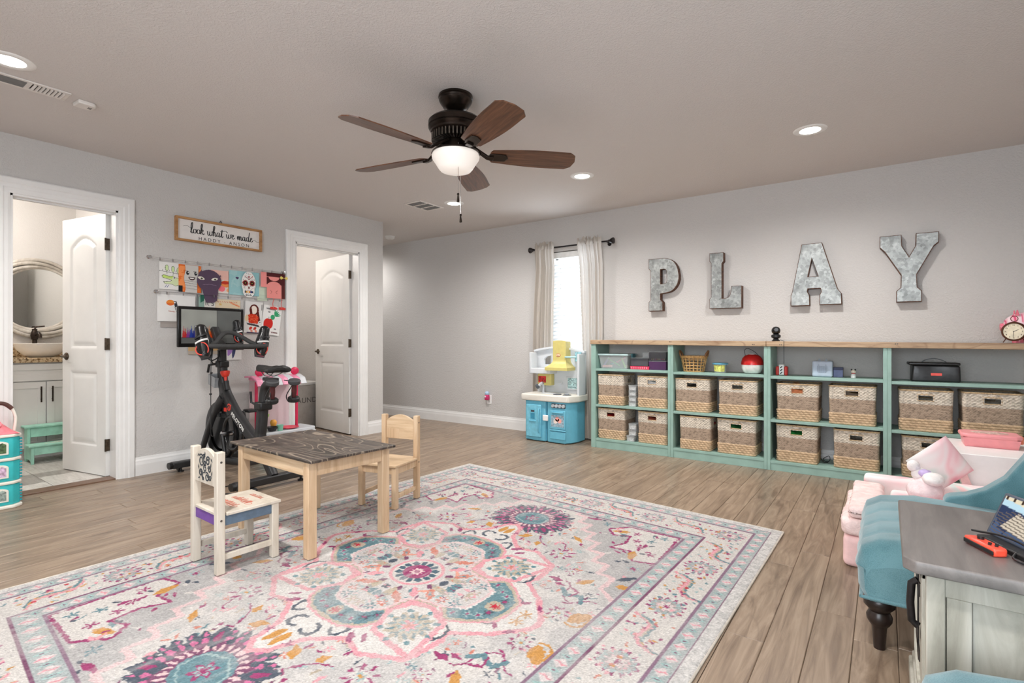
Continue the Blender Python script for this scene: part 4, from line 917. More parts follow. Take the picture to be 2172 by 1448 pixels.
def basket(xl, xr, zs, label, turn=False, depth=0.0, content=None, rz=0.0):
    xc = (xl+xr)/2; w = xr-xl; z = zs-udrop(xc)+0.001
    t = thing('woven_basket', label, 'basket', (xc, 4.722+0.142+depth, z), (PI/2 if turn else 0)+rz, 'woven storage baskets')
    sc = w/0.312
    for nm, me in (('woven_body', BM), ('rim', RIM), ('handle', HBM), ('handle', HBM2), ('base', BSM)):
        o = mkobj(nm, me, None, t); o.scale = (sc, 1, 1) if not turn else (1, sc, 1)
    if content:
        col, nm, lb, zt = content
        m = plain('toy_'+nm, col, 0.5, var=0.12); mb = MB(); rr_ = random.Random(hash(nm) % 99)
        mb.grid(lambda u, v: ((u-0.5)*0.25*sc, (v-0.5)*0.23, zt+0.018*math.sin(7*u+3*v)*math.cos(6*v-2*u)-0.03*((2*u-1)**4+(2*v-1)**4)), 14, 14)
        mb.grid(lambda u, v: ((u-0.5)*0.25*sc, (v-0.5)*0.23, 0.012), 1, 1)
        e = [(0, 0), (1, 0), (1, 1), (0, 1)]
        for k in range(4):
            (a0, b0), (a1, b1) = e[k], e[(k+1) % 4]
            f = lambda s_: (a0+(a1-a0)*s_, b0+(b1-b0)*s_)
            mb.grid(lambda u, v: ((f(u)[0]-0.5)*0.25*sc, (f(u)[1]-0.5)*0.23, 0.012*(1-v)+v*(zt+0.018*math.sin(7*f(u)[0]+3*f(u)[1])*math.cos(6*f(u)[1]-2*f(u)[0])-0.03*((2*f(u)[0]-1)**4+(2*f(u)[1]-1)**4))), 14, 1)
        o = mb.build(nm, m, None, smooth=60); o.location = (xc, 4.722+0.142+depth, z); tag(o, lb, 'toy')
S2, S1 = 0.432, 0.098
basket(-2.335, -2.035, S2, 'woven basket turned sideways on the upper row beside the stack of clear drawers', True)
basket(-1.918, -1.620, S2, 'woven basket with white cloth in its handle hole on the upper row', content=((235,232,228), 'white_cloth', 'white cloth bundled inside the upper woven basket', 0.272))
basket(-1.558, -1.245, S2, 'woven basket under the openwork wicker basket', content=((92,84,76), 'dark_toys', 'dark toys filling the basket under the openwork wicker basket', 0.22))
basket(-1.178, -0.860, S2, 'woven basket under the round red-and-white case')
basket(-2.330, -2.035, S1, 'woven basket on the bottom shelf at the play kitchen end, red inside', content=((190,44,40), 'red_toys', 'red toys seen through the handle hole at the kitchen end', 0.235))
basket(-1.912, -1.620, S1, 'woven basket on the bottom shelf with brown-red contents', content=((150,70,50), 'brown_cloth', 'brown-red cloth heaped in a bottom shelf basket', 0.255))
basket(-1.522, -1.222, S1, 'woven basket turned sideways on the bottom shelf with pink contents', True, content=((214,70,90), 'pink_cloth', 'pink cloth in the sideways bottom basket', 0.262))
basket(-1.190, -0.870, S1, 'woven basket on the bottom shelf with dark green contents', content=((44,110,60), 'dark_green_toys', 'dark green toys below the round red-and-white case column', 0.25))
basket(-0.725, -0.417, S2, 'woven basket under the small red toy, orange contents showing', content=((226,128,66), 'orange_toys', 'orange toy track pieces heaped in an upper basket', 0.278))
basket(-0.358, -0.048, S2, 'woven basket under the small figurine, dark contents showing', content=((88,66,38), 'mixed_toys', 'dark mixed toys heaped in the basket under the figurine', 0.275))
basket(-0.727, -0.424, S1, 'woven basket on the bottom shelf with bright green contents', content=((50,150,70), 'bright_green_toys', 'bright green toys seen through a bottom basket handle', 0.245))
basket(-0.326, -0.026, S1, 'woven basket on the bottom shelf pushed against the bookcase side')
basket(0.080, 0.392, S2, 'woven basket under the black lunch bag')
basket(0.430, 0.748, S2, 'woven basket above the pink lidded caddy')
basket(0.098, 0.410, S1, 'woven basket behind the rainbow diamond pillow')
# ---------------------------------------------------------------- things on the shelves
SZ = 0.786
M_CLEAR = clearmat('clear_plastic', (225,230,232), 0.28, 0.15); M_FROST = clearmat('frosted_plastic', (222,228,228), 0.30, 0.25); M_SMOKE = clearmat('smoky_plastic', (110,110,116), 0.42, 0.15); M_PURPLE = clearmat('purple_plastic', (96,62,104), 0.7, 0.2)
def on_shelf(x, s=SZ): return s-udrop(x)+0.001
def openbox(m, x0, x1, y0, y1, z0, z1, t=0.003, tp=0.0):
    """tapered tub without lid"""
    a = [(x0+tp,y0+tp,z0),(x1-tp,y0+tp,z0),(x1-tp,y1-tp,z0),(x0+tp,y1-tp,z0),(x0,y0,z1),(x1,y0,z1),(x1,y1,z1),(x0,y1,z1)]
    b = [(x0+tp+t,y0+tp+t,z0+t),(x1-tp-t,y0+tp+t,z0+t),(x1-tp-t,y1-tp-t,z0+t),(x0+tp+t,y1-tp-t,z0+t),(x0+t,y0+t,z1),(x1-t,y0+t,z1),(x1-t,y1-t,z1),(x0+t,y1-t,z1)]
    m.add(a+b, [(0,3,2,1),(0,1,5,4),(1,2,6,5),(2,3,7,6),(3,0,4,7),(8,9,10,11),(8,12,13,9),(9,13,14,10),(10,14,15,11),(11,15,12,8),(4,5,13,12),(5,6,14,13),(6,7,15,14),(7,4,12,15)]); return m
xb_ = -2.168; zb = on_shelf(xb_)
t = thing('storage_bin', 'clear plastic bin with pale teal lid full of craft supplies', 'storage bin', (xb_, 4.86, zb))
openbox(MB(), -0.155, 0.150, -0.11, 0.11, 0, 0.128, tp=0.018).build('tub', M_FROST, t)
MB().box(-0.164, 0.156, -0.118, 0.118, 0.1285, 0.146).build('lid', plain('pale_teal_plastic', (190,216,216), 0.4, var=0.03), t, bev=0.004)
MB().box(0.1562, 0.168, -0.04, 0.04, 0.10, 0.148).build('latch', plain('teal_latch', (72,130,142), 0.4), t, bev=0.003)
for k, (nm, c, p0, p1, r) in enumerate((('foam_tube', (240,160,160), (-0.13,-0.07,0.018), (-0.03,-0.075,0.022), 0.012), ('craft_stick', (110,190,120), (-0.09,-0.05,0.10), (0.05,-0.07,0.03), 0.006), ('craft_stick', (150,200,110), (0.07,-0.07,0.10), (0.11,-0.075,0.015), 0.008), ('craft_stick', (240,130,160), (0.0,-0.03,0.06), (0.09,-0.03,0.11), 0.006), ('craft_stick', (150,150,200), (-0.12,-0.06,0.03), (-0.08,-0.04,0.11), 0.009), ('craft_stick', (90,180,180), (-0.08,0.0,0.04), (-0.02,-0.07,0.05), 0.006), ('foam_ball', (232,214,200), (0.10,-0.04,0.02), (0.125,-0.04,0.024), 0.015))):
    o = MB().cyl(p0, p1, r, n=8).build(nm, plain('craft_%d' % k, c, 0.6), None, smooth=50); o.location = (xb_, 4.86, zb)
    tag(o, ('pink foam tube', 'green craft stick slanting', 'lime craft stick upright', 'pink craft stick', 'lavender craft stick', 'teal craft stick', 'pale foam ball')[k]+' inside the clear craft bin', 'craft supply')
xr_ = -1.905; zr = on_shelf(xr_)
t = thing('perforated_tray', 'bright pink-red perforated plastic tray under the small clear box', 'tray', (xr_, 4.83, zr))
openbox(MB(), -0.095, 0.095, -0.07, 0.07, 0, 0.030, tp=0.004).build('tray_body', plain('hot_pink_plastic', (228,60,92), 0.4), t)
for k in range(9): MB().box(-0.085+k*0.019, -0.077+k*0.019, -0.0705, -0.0665, 0.007, 0.024).build('tray_slot', plain('pale_pink_slot', (246,150,168), 0.5), t)
def cbox_thing(name, lab, cat, x, y, z, w, d, h, mat, lidmat, group=None, lid=0.008):
    t = thing(name, lab, cat, (x, y, z), 0, group); openbox(MB(), -w/2, w/2, -d/2, d/2, 0, h-lid, 0.002, 0.002).build('tub', mat, t)
    MB().box(-w/2-0.002, w/2+0.002, -d/2-0.002, d/2+0.002, h-lid, h).build('lid', lidmat, t, bev=0.002); return t
cbox_thing('small_clear_box', 'small smoky clear box on the hot pink tray', 'box', xr_-0.005, 4.83, zr+0.031, 0.172, 0.11, 0.082, M_SMOKE, M_CLEAR)
cbox_thing('small_clear_box', 'tiny clear box perched on the smoky box', 'box', -1.855, 4.83, zr+0.1138, 0.068, 0.06, 0.048, M_CLEAR, M_CLEAR)
xz = -1.735; zz_ = on_shelf(xz)
cbox_thing('stacking_case', 'purple tinted clear case, lower of two stacked by the bookcase side', 'case', xz, 4.84, zz_, 0.165, 0.13, 0.085, M_PURPLE, M_FROST)
t2 = cbox_thing('stacking_case', 'smoky clear bead case on top of the purple case', 'case', xz, 4.84, zz_+0.0858, 0.165, 0.13, 0.088, M_SMOKE, M_CLEAR)
for k in range(9):
    o = MB().ell((-0.06+0.0145*k, -0.045+0.004*(k % 3), 0.012), 0.0075, 8, 6).build('bead', plain('bead_%d' % (k % 4), ((240,170,120),(240,220,150),(200,110,170),(230,90,90))[k % 4], 0.4), None, smooth=60)
    o.location = (xz, 4.84, zz_+0.0888-0.0014); tag(o, 'small coloured bead inside the smoky clear bead case', 'bead', 'beads in the case')
# stacks of tiny drawers between baskets
for (xq, zq, n, lb) in ((-1.962, S2, 4, 'upper row'), (-1.962, S1, 3, 'bottom shelf')):
    for k in range(n):
        hh = 0.05 if n == 4 else 0.056; off = 0.0 if not (n == 3 and k == 0) else -0.028
        t = thing('mini_drawer_box', ('topmost' if k == n-1 else ('lowest' if k == 0 else ('second' if k == 1 else 'third')))+(' tiny clear box from the bottom' if 0 < k < n-1 else ' tiny clear box')+' of the stack between baskets on the '+lb, 'box', (xq+off*0.6, 4.775+off*0.3, zq-udrop(xq)+0.0014+k*(hh+0.001)), 0, 'tiny clear boxes '+lb)
        openbox(MB(), -0.036, 0.036, -0.05, 0.05, 0, hh-0.008, 0.002, 0.001).build('tub', M_FROST, t); MB().box(-0.026, 0.026, -0.04, 0.03, 0.003, 0.5*hh).build('contents', plain('pale_trinkets', (226,220,214), 0.6, var=0.2, nscale=90), t); MB().box(-0.039, 0.039, -0.053, 0.053, hh-0.008, hh).build('lid', M_CLEAR, t, bev=0.002)
# openwork wicker basket
xw = -1.42; zw = on_shelf(xw)
M_WICK = wood('honey_wicker', (164,120,70), (206,160,100), (232,196,140), (50, 50, 50), 0.6, 0.2)
t = thing('wicker_basket', 'openwork honey wicker basket with two raised handles', 'basket', (xw, 4.85, zw))
hoop = lambda z, k=1: [((0.088+0.028*z/0.15)*k*math.cos(a)*1.0, (0.066+0.018*z/0.15)*k*math.sin(a), z) for a in [2*PI*i/40 for i in range(40)]]
wk = MB()
for z in (0.004, 0.030, 0.056, 0.082, 0.108): wk.tube(hoop(z), 0.0040, 6, closed=True)
for i in range(18):
    a = 2*PI*i/18; wk.tube([((0.088+0.028*z/0.15)*math.cos(a), (0.066+0.018*z/0.15)*math.sin(a), z) for z in (0.0, 0.06, 0.125)], 0.0046, 6)
wk.build('woven_cage', M_WICK, t, smooth=60)
rm = MB(); rm.tube(hoop(0.128), 0.008, 8, closed=True); rm.tube(hoop(0.139), 0.006, 8, closed=True); rm.build('rim', M_WICK, t, smooth=60)
MB().prism([(0.086*math.cos(2*PI*i/24), 0.064*math.sin(2*PI*i/24)) for i in range(24)], 0.0, 0.004).build('base', M_WICK, t)
for s in (-1, 1):
    MB().tube(smooth_path([(s*0.108, -0.035, 0.135), (s*0.118, -0.03, 0.165), (s*0.128, 0.0, 0.188), (s*0.118, 0.03, 0.165), (s*0.108, 0.035, 0.135)], 5), 0.0085, 8).build('handle', plain('brown_leather_wrap', (142,98,62), 0.6), t, smooth=60)
ln = MB(); ln.grid(lambda u, v: ((v*0.100)*math.cos(2*PI*u), (v*0.072)*math.sin(2*PI*u), 0.125+0.012*math.sin(12*u)+0.006*math.cos(9*v)), 32, 6)
lo_ = ln.build('cloth_liner', fabric('blush_cloth', (214,190,182), (232,212,204)), None, smooth=60); lo_.location = (xw, 4.85, zw); tag(lo_, 'blush cloth bundled inside the openwork wicker basket', 'cloth')
# tub with blue lid
xt = -1.185; zt_ = on_shelf(xt)
t = thing('snack_tub', 'clear round tub with blue lid and yellow label', 'tub', (xt, 4.83, zt_))
MB().lathe([(0.0, 0), (0.048, 0), (0.055, 0.072), (0.053, 0.072), (0.046, 0.003), (0, 0.003)], 32).build('tub', M_FROST, t, smooth=40); MB().lathe([(0.0, 0.0725), (0.066, 0.0725), (0.068, 0.080), (0.060, 0.086), (0, 0.086)], 32).build('lid', plain('sky_blue_lid', (110,178,208), 0.4), t, smooth=35)
lbm = MB(); lbm.grid(lambda u, v: ((0.0505+0.0055*v)*math.sin(-1.0+2.0*u), -(0.0505+0.0055*v)*math.cos(-1.0+2.0*u), 0.010+0.056*v), 12, 2); lbo = lbm.build('paper_label', plain('yellow_label', (224,206,110), 0.6, var=0.25, nscale=60), t)
# generic round lunch case (red lid, white base)
xl_ = -0.925; zl = on_shelf(xl_)
t = thing('round_lunch_case', 'rounded lunch case with red lid, white base and thin carry loop', 'lunch box', (xl_, 4.84, zl))
MB().lathe([(0.0, 0), (0.050, 0.0), (0.070, 0.012), (0.084, 0.045), (0.087, 0.075), (0.0, 0.075)], 40).build('base_shell', plain('off_white_shell', (232,230,226), 0.3), t, smooth=40)
MB().lathe([(0.0, 0.0755), (0.0885, 0.0755), (0.087, 0.10), (0.078, 0.13), (0.058, 0.153), (0.03, 0.163), (0, 0.165)], 40).build('lid', plain('glossy_red_shell', (196,34,32), 0.22), t, smooth=40)
MB().lathe([(0, 0.163), (0.022, 0.163), (0.024, 0.169), (0, 0.171)], 20).build('lid_button', plain('pale_grey_clasp', (210,210,208), 0.4), t, smooth=40)
MB().tube(smooth_path([(-0.055, 0, 0.150), (-0.060, 0, 0.200), (-0.030, 0, 0.212), (0.02, 0, 0.185), (0.055, 0, 0.150)], 6), 0.0022, 6).build('carry_loop', M_BLACK, t)
# small red toy with cord hanging from the top
xq = -0.697; zq = on_shelf(xq)
t = thing('toy_vehicle', 'small red and white toy vehicle with black stripes standing upright', 'toy', (xq, 4.85, zq))
MB().box(-0.044, -0.02, -0.03, 0.03, 0.0, 0.075).build('red_side', plain('toy_red', (206,48,42), 0.4), t, bev=0.008); MB().box(0.02, 0.044, -0.03, 0.03, 0.0, 0.075).build('red_side', MATS['toy_red'], t, bev=0.008)
MB().box(-0.0195, 0.0195, -0.035, 0.03, 0.004, 0.092).build('white_body', M_WHITE, t, bev=0.006)
for k in range(3): MB().box(-0.016, 0.004, -0.0362, -0.0352, -0.004, 0.004, RM(ry=-0.8, t=(0.003, 0, 0.025+0.024*k))).build('black_stripe', M_BLACK, t)
# pale blue speaker box with cat-head grille
xs = -0.404; zs_ = on_shelf(xs)
t = thing('speaker_box', 'pale blue padded cube speaker with dotted cat-head grille and ears', 'speaker', (xs, 4.85, zs_))
softbox('speaker_body', -0.07, 0.07, -0.055, 0.055, 0.0, 0.126, plain('pale_blue_fabric', (184,196,212), 0.8, var=0.03, bstr=0.1), t, 0.016, 4)
for s in (-1, 1): MB().prism([(-0.012, 0), (0.012, 0), (0.004*s, 0.022)], -0.004, 0.004, Matrix.Translation((s*0.022, 0, 0.124)) @ RM(rx=PI/2)).build('ear', plain('ear_grey', (168,178,190), 0.6), t, bev=0.002)
dots = MB()
for i in range(-8, 9):
    for j in range(-8, 11):
        x, z = i*0.0042, 0.063+j*0.0042
        ins = (abs(i) <= 8 and -7 <= j <= 5 and (abs(i)+abs(j) < 14)) or (3 <= abs(i) <= 7 and 5 < j <= 9-abs(abs(i)-6)*1.6)
        if ins: dots.cyl((x, -0.0545, z), (x, -0.0562, z), 0.0014, n=6)
dots.build('grille_dots', plain('grille_grey', (112,124,142), 0.6), t)['kind'] = 'stuff'
t = thing('small_box', 'small navy and lilac box behind the pale blue speaker', 'box', (-0.300, 4.88, on_shelf(-0.3)))
MB().box(-0.032, 0.032, -0.03, 0.03, 0, 0.056).build('carton', plain('lilac_carton', (120,128,168), 0.6), t, bev=0.001); MB().box(-0.033, 0.033, -0.031, 0.031, 0.0565, 0.076).build('carton_lid', plain('navy_carton', (62,66,96), 0.6), t, bev=0.001)
# little figurine
xf = -0.198; t = thing('figurine', 'tiny white and black figurine with red scarf standing on the shelf', 'figurine', (xf, 4.83, on_shelf(xf)))
MB().lathe([(0, 0), (0.017, 0), (0.019, 0.008), (0.015, 0.026), (0.009, 0.036), (0, 0.036)], 16).build('body', M_WHITE, t, smooth=60); MB().ell((0, 0, 0.047), (0.017, 0.015, 0.015), 16, 10).build('head', plain('cream_head', (240,226,210), 0.5), t, smooth=60)
for s in (-1, 1): MB().ell((s*0.012, 0, 0.062), (0.006, 0.004, 0.007), 10, 8).build('ear', M_BLACK, t, smooth=60)
MB().lathe([(0.010, 0.031), (0.0135, 0.033), (0.0135, 0.037), (0.010, 0.039)], 16, cap=False).build('scarf', plain('scarf_red', (190,50,50), 0.6), t, smooth=60)
# black lunch bag
xg = 0.292; t = thing('lunch_bag', 'black glossy insulated lunch bag with small red label', 'bag', (xg, 4.86, on_shelf(xg)), 0.04)
M_BAG = plain('black_nylon', (26,25,26), 0.32, var=0.2, bstr=0.35, bscale=22)
def bagf(x, y, z): k = z/0.12; return (x*(1-0.06*k)+0.004*math.sin(30*z+9*y), y*(1-0.05*k)+0.004*math.sin(26*x+20*z), z)
softbox('bag_body', -0.14, 0.14, -0.085, 0.085, 0.0, 0.118, M_BAG, t, 0.012, 3, bagf, (8, 8, 8))
softbox('bag_flap', -0.155, 0.135, -0.09, 0.09, 0.1185, 0.138, M_BAG, t, 0.008, 3)
MB().tube(smooth_path([(-0.075, -0.02, 0.138), (-0.05, -0.02, 0.156), (0.0, -0.02, 0.165), (0.05, -0.02, 0.15), (0.065, -0.02, 0.138)], 5), 0.008, 8, sect=[(0.35, 1.2), (-0.35, 1.2), (-0.35, -1.2), (0.35, -1.2)]).build('carry_strap', M_BAG, t, smooth=60)
MB().box(-0.028, 0.034, -0.0905, -0.086, 0.045, 0.063).build('red_label', plain('coral_label', (226,84,76), 0.5), t, bev=0.001)
# on the pine top: webcam, clock, piggy bank
topz = lambda x: 1.0245+0.0425-0.009*(x-XS0)
xv = -0.735; t = thing('ball_camera', 'black ball-shaped camera on a swivel stand on the pine top', 'camera', (xv, 4.80, topz(xv)))
MB().lathe([(0, 0), (0.030, 0), (0.032, 0.006), (0.022, 0.014), (0.018, 0.022), (0.024, 0.026), (0.036, 0.032), (0.036, 0.050), (0.026, 0.056), (0.016, 0.062), (0, 0.062)], 28).build('swivel_stand', M_BLACK, t, smooth=35)
MB().ell((0, 0, 0.088), 0.034, 24, 16).build('camera_ball', plain('glossy_black', (16,16,17), 0.12), t, smooth=60); MB().lathe([(0, 0), (0.014, 0.0), (0.016, 0.004), (0.012, 0.008), (0, 0.008)], 20, Matrix.Translation((0.008, -0.029, 0.094)) @ RM(rx=PI/2)).build('lens', plain('lens_grey', (90,92,96), 0.1), t, smooth=40)
for kz, (pp, lab) in enumerate((([(xv+0.03, 4.815, topz(xv)+0.012), (xv+0.055, 4.80, topz(xv)+0.004), (xv+0.07, 4.72, topz(xv)+0.003), (xv+0.075, 4.684, topz(xv)-0.002), (xv+0.075, 4.682, topz(xv)-0.044), (xv+0.07, 4.72, 0.98), (xv+0.055, 4.83, 0.90), (xv+0.05, 4.86, 0.866)], 'thin black camera cord draped over the pine top edge'),)):
    o = MB().tube(smooth_path(pp, 6), 0.002, 6).build('camera_cord', M_BLACK, None, smooth=60); tag(o, lab, 'cord')
# floor cord behind the baskets
o = MB().tube(smooth_path([(-0.42, 4.90, 0.10), (-0.39, 4.84, 0.085), (-0.36, 4.90, 0.096), (-0.37, 4.95, 0.12), (-0.41, 4.93, 0.092), (-0.37, 4.86, 0.085)], 6), 0.0025, 6).build('loose_cord', M_BLACK, None, smooth=60); tag(o, 'loop of black cord lying between two bottom shelf baskets', 'cord')
xk = 0.700; M_BRASS = plain('aged_copper', (92,58,42), 0.35, 0.8, var=0.2); ck = thing('alarm_clock', 'round vintage copper alarm clock with ring handle and cream dial', 'clock', (xk, 4.76, topz(xk)+0.004), math.radians(-20))
CM = Matrix.Translation((0, 0, 0.074)) @ RM(rx=PI/2+0.08)
MB().lathe([(0.0, -0.030), (0.052, -0.030), (0.060, -0.022), (0.062, 0.0), (0.064, 0.012), (0.060, 0.018), (0.054, 0.018), (0.053, 0.012), (0, 0.012)], 40, CM).build('case', M_BRASS, ck, smooth=35)
MB().lathe([(0, 0.0125), (0.0525, 0.0125), (0.0525, 0.0135), (0, 0.0135)], 40, CM).build('dial', plain('cream_dial', (232,222,196), 0.5), ck)
for h_ in range(12):
    a = PI/2-h_*PI/6; me = text_mesh(str(h_ if h_ else 12), 0.0135, 0.0003); mkobj('numeral', me, M_BRASS, ck).matrix_local = CM @ Matrix.Translation((0.042*math.cos(a), 0.042*math.sin(a), 0.0142))
for (l, w, an) in ((0.030, 0.0016, PI/2-1.05), (0.036, 0.0012, -PI/2-0.1)): MB().prism([(-0.004, -w), (l, -w*0.4), (l, w*0.4), (-0.004, w)], 0.0145, 0.0152, CM @ RM(rz=an)).build('hand', M_BLACK, ck)
MB().tube([(0.018*math.cos(a), 0, 0.158+0.018*math.sin(a)) for a in [2*PI*i/24 for i in range(24)]], 0.0022, 8, closed=True).build('ring_handle', M_BRASS, ck, smooth=60); MB().cyl((0, 0, 0.134), (0, 0, 0.142), 0.004, n=10).build('stem', M_BRASS, ck)
for s in (-1, 1): MB().cyl((s*0.04, 0.0, 0.028), (s*0.056, 0.0, 0.0), 0.0028, n=8).build('foot', M_BRASS, ck)
pg = thing('piggy_bank', 'pink striped ceramic piggy bank painted with flowers behind the alarm clock', 'piggy bank', (0.80, 4.915, topz(0.80)+0.002), 0)
def pigcol():
    U, V = np.meshgrid(np.linspace(0, 1, 121), np.linspace(0, 1, 61)); th = U*2*PI; ph_ = V*PI; ax = -np.cos(ph_)
    X = ax*0.135; rr_ = np.sin(ph_)**0.8*0.095; Y = rr_*np.cos(th); Z = 0.115+rr_*np.sin(th)
    p = Paint(U*2.4, V, (240,190,200)); p.fill((np.sin(V*75+np.sin(U*12)) > 0.25) & (V < 0.5), (226,92,130)); p.fill((np.sin(V*40) > 0.6) & (V < 0.5), (248,220,226)); p.fill(V > 0.46, (238,226,206))
    q = np.random.default_rng(4)
    for _ in range(120): p.flower(q.uniform(0, 2.4), q.uniform(0.44, 0.98), q.uniform(0.02, 0.05), 5, [(216,70,110),(40,140,140),(60,130,70),(240,170,180),(220,190,90)][q.integers(5)], 0.3, q.random()*6)
    return np.stack([X, Y, Z], -1), p.c
pv, pc = pigcol(); po_ = colour_grid('pig_body', pv, pc, vcol('glazed_ceramic', 0.15), pg); po_.data.polygons.foreach_set('use_smooth', [True]*len(po_.data.polygons))
MB().lathe([(0, 0.0), (0.024, 0.0), (0.026, 0.018), (0.034, 0.03)], 20, Matrix.Translation((-0.15, 0, 0.11)) @ RM(ry=PI/2)).build('snout', plain('pig_pink', (232,120,140), 0.2), pg, smooth=40)
for s in (-1, 1):
    MB().lathe([(0, 0), (0.022, 0.0), (0.026, 0.03), (0.02, 0.045)], 14, Matrix.Translation((-0.06, s*0.045, 0))).build('leg', MATS['pig_pink'], pg, smooth=40); MB().lathe([(0, 0), (0.022, 0.0), (0.026, 0.03), (0.02, 0.045)], 14, Matrix.Translation((0.07, s*0.045, 0))).build('leg', MATS['pig_pink'], pg, smooth=40)
    MB().prism([(-0.02, 0), (0.02, 0), (0.0, 0.04)], -0.004, 0.004, Matrix.Translation((-0.07, s*0.05, 0.185)) @ RM(rz=PI/2-0.3*s, rx=PI/2)).build('ear', MATS['pig_pink'], pg, bev=0.002)
# ---------------------------------------------------------------- PLAY letters
LT = dict(P=[[(-1.915,1.869),(-1.756,1.865),(-1.722,1.859),(-1.696,1.849),(-1.670,1.832),(-1.652,1.813),(-1.634,1.782),(-1.622,1.747),(-1.612,1.690),(-1.613,1.650),(-1.625,1.608),(-1.637,1.586),(-1.652,1.566),(-1.673,1.547),(-1.696,1.534),(-1.74,1.524),(-1.794,1.518),(-1.794,1.462),(-1.771,1.436),(-1.771,1.350),(-1.915,1.350),(-1.915,1.438),(-1.895,1.460),(-1.895,1.751),(-1.915,1.771)], [(-1.794,1.756),(-1.760,1.758),(-1.742,1.750),(-1.733,1.733),(-1.731,1.645),(-1.738,1.626),(-1.752,1.615),(-1.794,1.615)]],
 L=[[(-1.329,1.870),(-1.203,1.867),(-1.202,1.786),(-1.217,1.768),(-1.217,1.447),(-1.184,1.447),(-1.165,1.453),(-1.152,1.468),(-1.144,1.488),(-1.139,1.52),(-1.137,1.554),(-1.047,1.553),(-1.047,1.352),(-1.329,1.354),(-1.329,1.441),(-1.315,1.460),(-1.315,1.776),(-1.329,1.795)]],
 A=[[(-0.574,1.870),(-0.425,1.872),(-0.314,1.483),(-0.288,1.446),(-0.285,1.355),(-0.443,1.355),(-0.443,1.435),(-0.430,1.462),(-0.436,1.492),(-0.527,1.492),(-0.531,1.470),(-0.515,1.439),(-0.513,1.352),(-0.655,1.352),(-0.655,1.442),(-0.644,1.476)], [(-0.498,1.749),(-0.453,1.595),(-0.527,1.595)]],
 Y=[[(-0.033,1.873),(0.105,1.873),(0.107,1.787),(0.151,1.700),(0.191,1.781),(0.193,1.874),(0.330,1.872),(0.330,1.795),(0.301,1.769),(0.198,1.560),(0.202,1.464),(0.229,1.434),(0.228,1.353),(0.073,1.354),(0.073,1.440),(0.100,1.466),(0.102,1.562),(0.0,1.748),(-0.033,1.787)]])
def galv():
    m, k = newmat('galvanised_metal', (172,174,172), 0.42, 0.45); co = coords(k)
    v = k.n('ShaderNodeTexVoronoi', i_Scale=55.0); k.l(co, v.inputs[0]); n = k.n('ShaderNodeTexNoise', i_Scale=9.0, i_Detail=4.0); k.l(co, n.inputs[0])
    mx = k.n('ShaderNodeMath', operation='MULTIPLY_ADD'); k.l(v.outputs['Color'], mx.inputs[0]); mx.inputs[1].default_value = 0.35; k.l(n.outputs[0], mx.inputs[2])
    k.l(ramp(k, mx.outputs[0], [(0.45, (126,129,127)), (0.7, (160,163,161)), (0.95, (190,193,191))]), k.b.inputs['Base Color']); return m
M_GALV = galv(); M_RUST = plain('rusty_edge', (92,64,50), 0.7, 0.4, var=0.3, nscale=60)
for ch, polys in LT.items():
    xs_ = [p[0] for p in polys[0]]; xc = (min(xs_)+max(xs_))/2; zb = min(p[1] for p in polys[0])
    loc = [[(x-xc, z-zb) for x, z in pl_] for pl_ in polys]
    t = thing('wall_letter', 'galvanised metal letter %s with rusty edges on the wall' % ch, 'letter', (xc, YB-0.0335, zb), 0, 'metal letters on the wall')
    sh = mkobj('letter_shell', curve_fill(loc, 0.062), M_RUST, t, rot=(PI/2, 0, 0))
    fc = []
    for n_, pl_ in enumerate(loc):
        # inset outline so that a rusty rim stays visible round the face
        m_ = len(pl_); area = sum(pl_[i][0]*pl_[(i+1) % m_][1]-pl_[(i+1) % m_][0]*pl_[i][1] for i in range(m_)); sg = 1 if area > 0 else -1
        if n_: sg = -sg
        o_ = []
        for i in range(m_):
            a, b, c = Vector(pl_[i-1]), Vector(pl_[i]), Vector(pl_[(i+1) % m_]); d1 = (b-a).normalized(); d2 = (c-b).normalized(); n1 = Vector((-d1.y, d1.x)); n2 = Vector((-d2.y, d2.x)); nn = (n1+n2); nn = nn.normalized() if nn.length > 1e-5 else n1
            o_.append(tuple(b+nn*sg*0.0045/max(0.5, nn.dot(n1))))
        fc.append(o_)
    f_ = mkobj('letter_face', curve_fill(fc, 0.003), M_GALV, t, loc=(0, -0.0322, 0), rot=(PI/2, 0, 0)); f_['label'] = 'spangled galvanised face'
# ---------------------------------------------------------------- curtains and rod
M_ROD = plain('dark_bronze_rod', (50,46,46), 0.35, 0.7)
YR = 4.985; rod = thing('curtain_rod', 'dark bronze curtain rod with urn finials above the window', 'curtain rod', (-2.785, YR, 2.09))
MB().cyl((-0.46, 0, 0), (0.45, 0, 0), 0.0095, n=14).build('pole', M_ROD, rod, smooth=40)
for s, x in ((-1, -0.46), (1, 0.45)):
    MB().lathe([(0.010, 0), (0.016, 0.006), (0.012, 0.014), (0.018, 0.022), (0.029, 0.042), (0.033, 0.056), (0.030, 0.066), (0, 0.068)], 20, Matrix.Translation((x, 0, 0)) @ RM(ry=s*PI/2)).build('finial', M_ROD, rod, smooth=40)
    br = MB(); br.tube([(x-s*0.03, 0, 0), (x-s*0.03, 0.05, 0.0), (x-s*0.03, YB-YR-0.004, -0.01)], 0.006, 8); br.cyl((x-s*0.03, YB-YR-0.006, -0.01), (x-s*0.03, YB-YR-0.0005, -0.01), 0.022, n=16); br.build('bracket', M_ROD, rod, smooth=40)
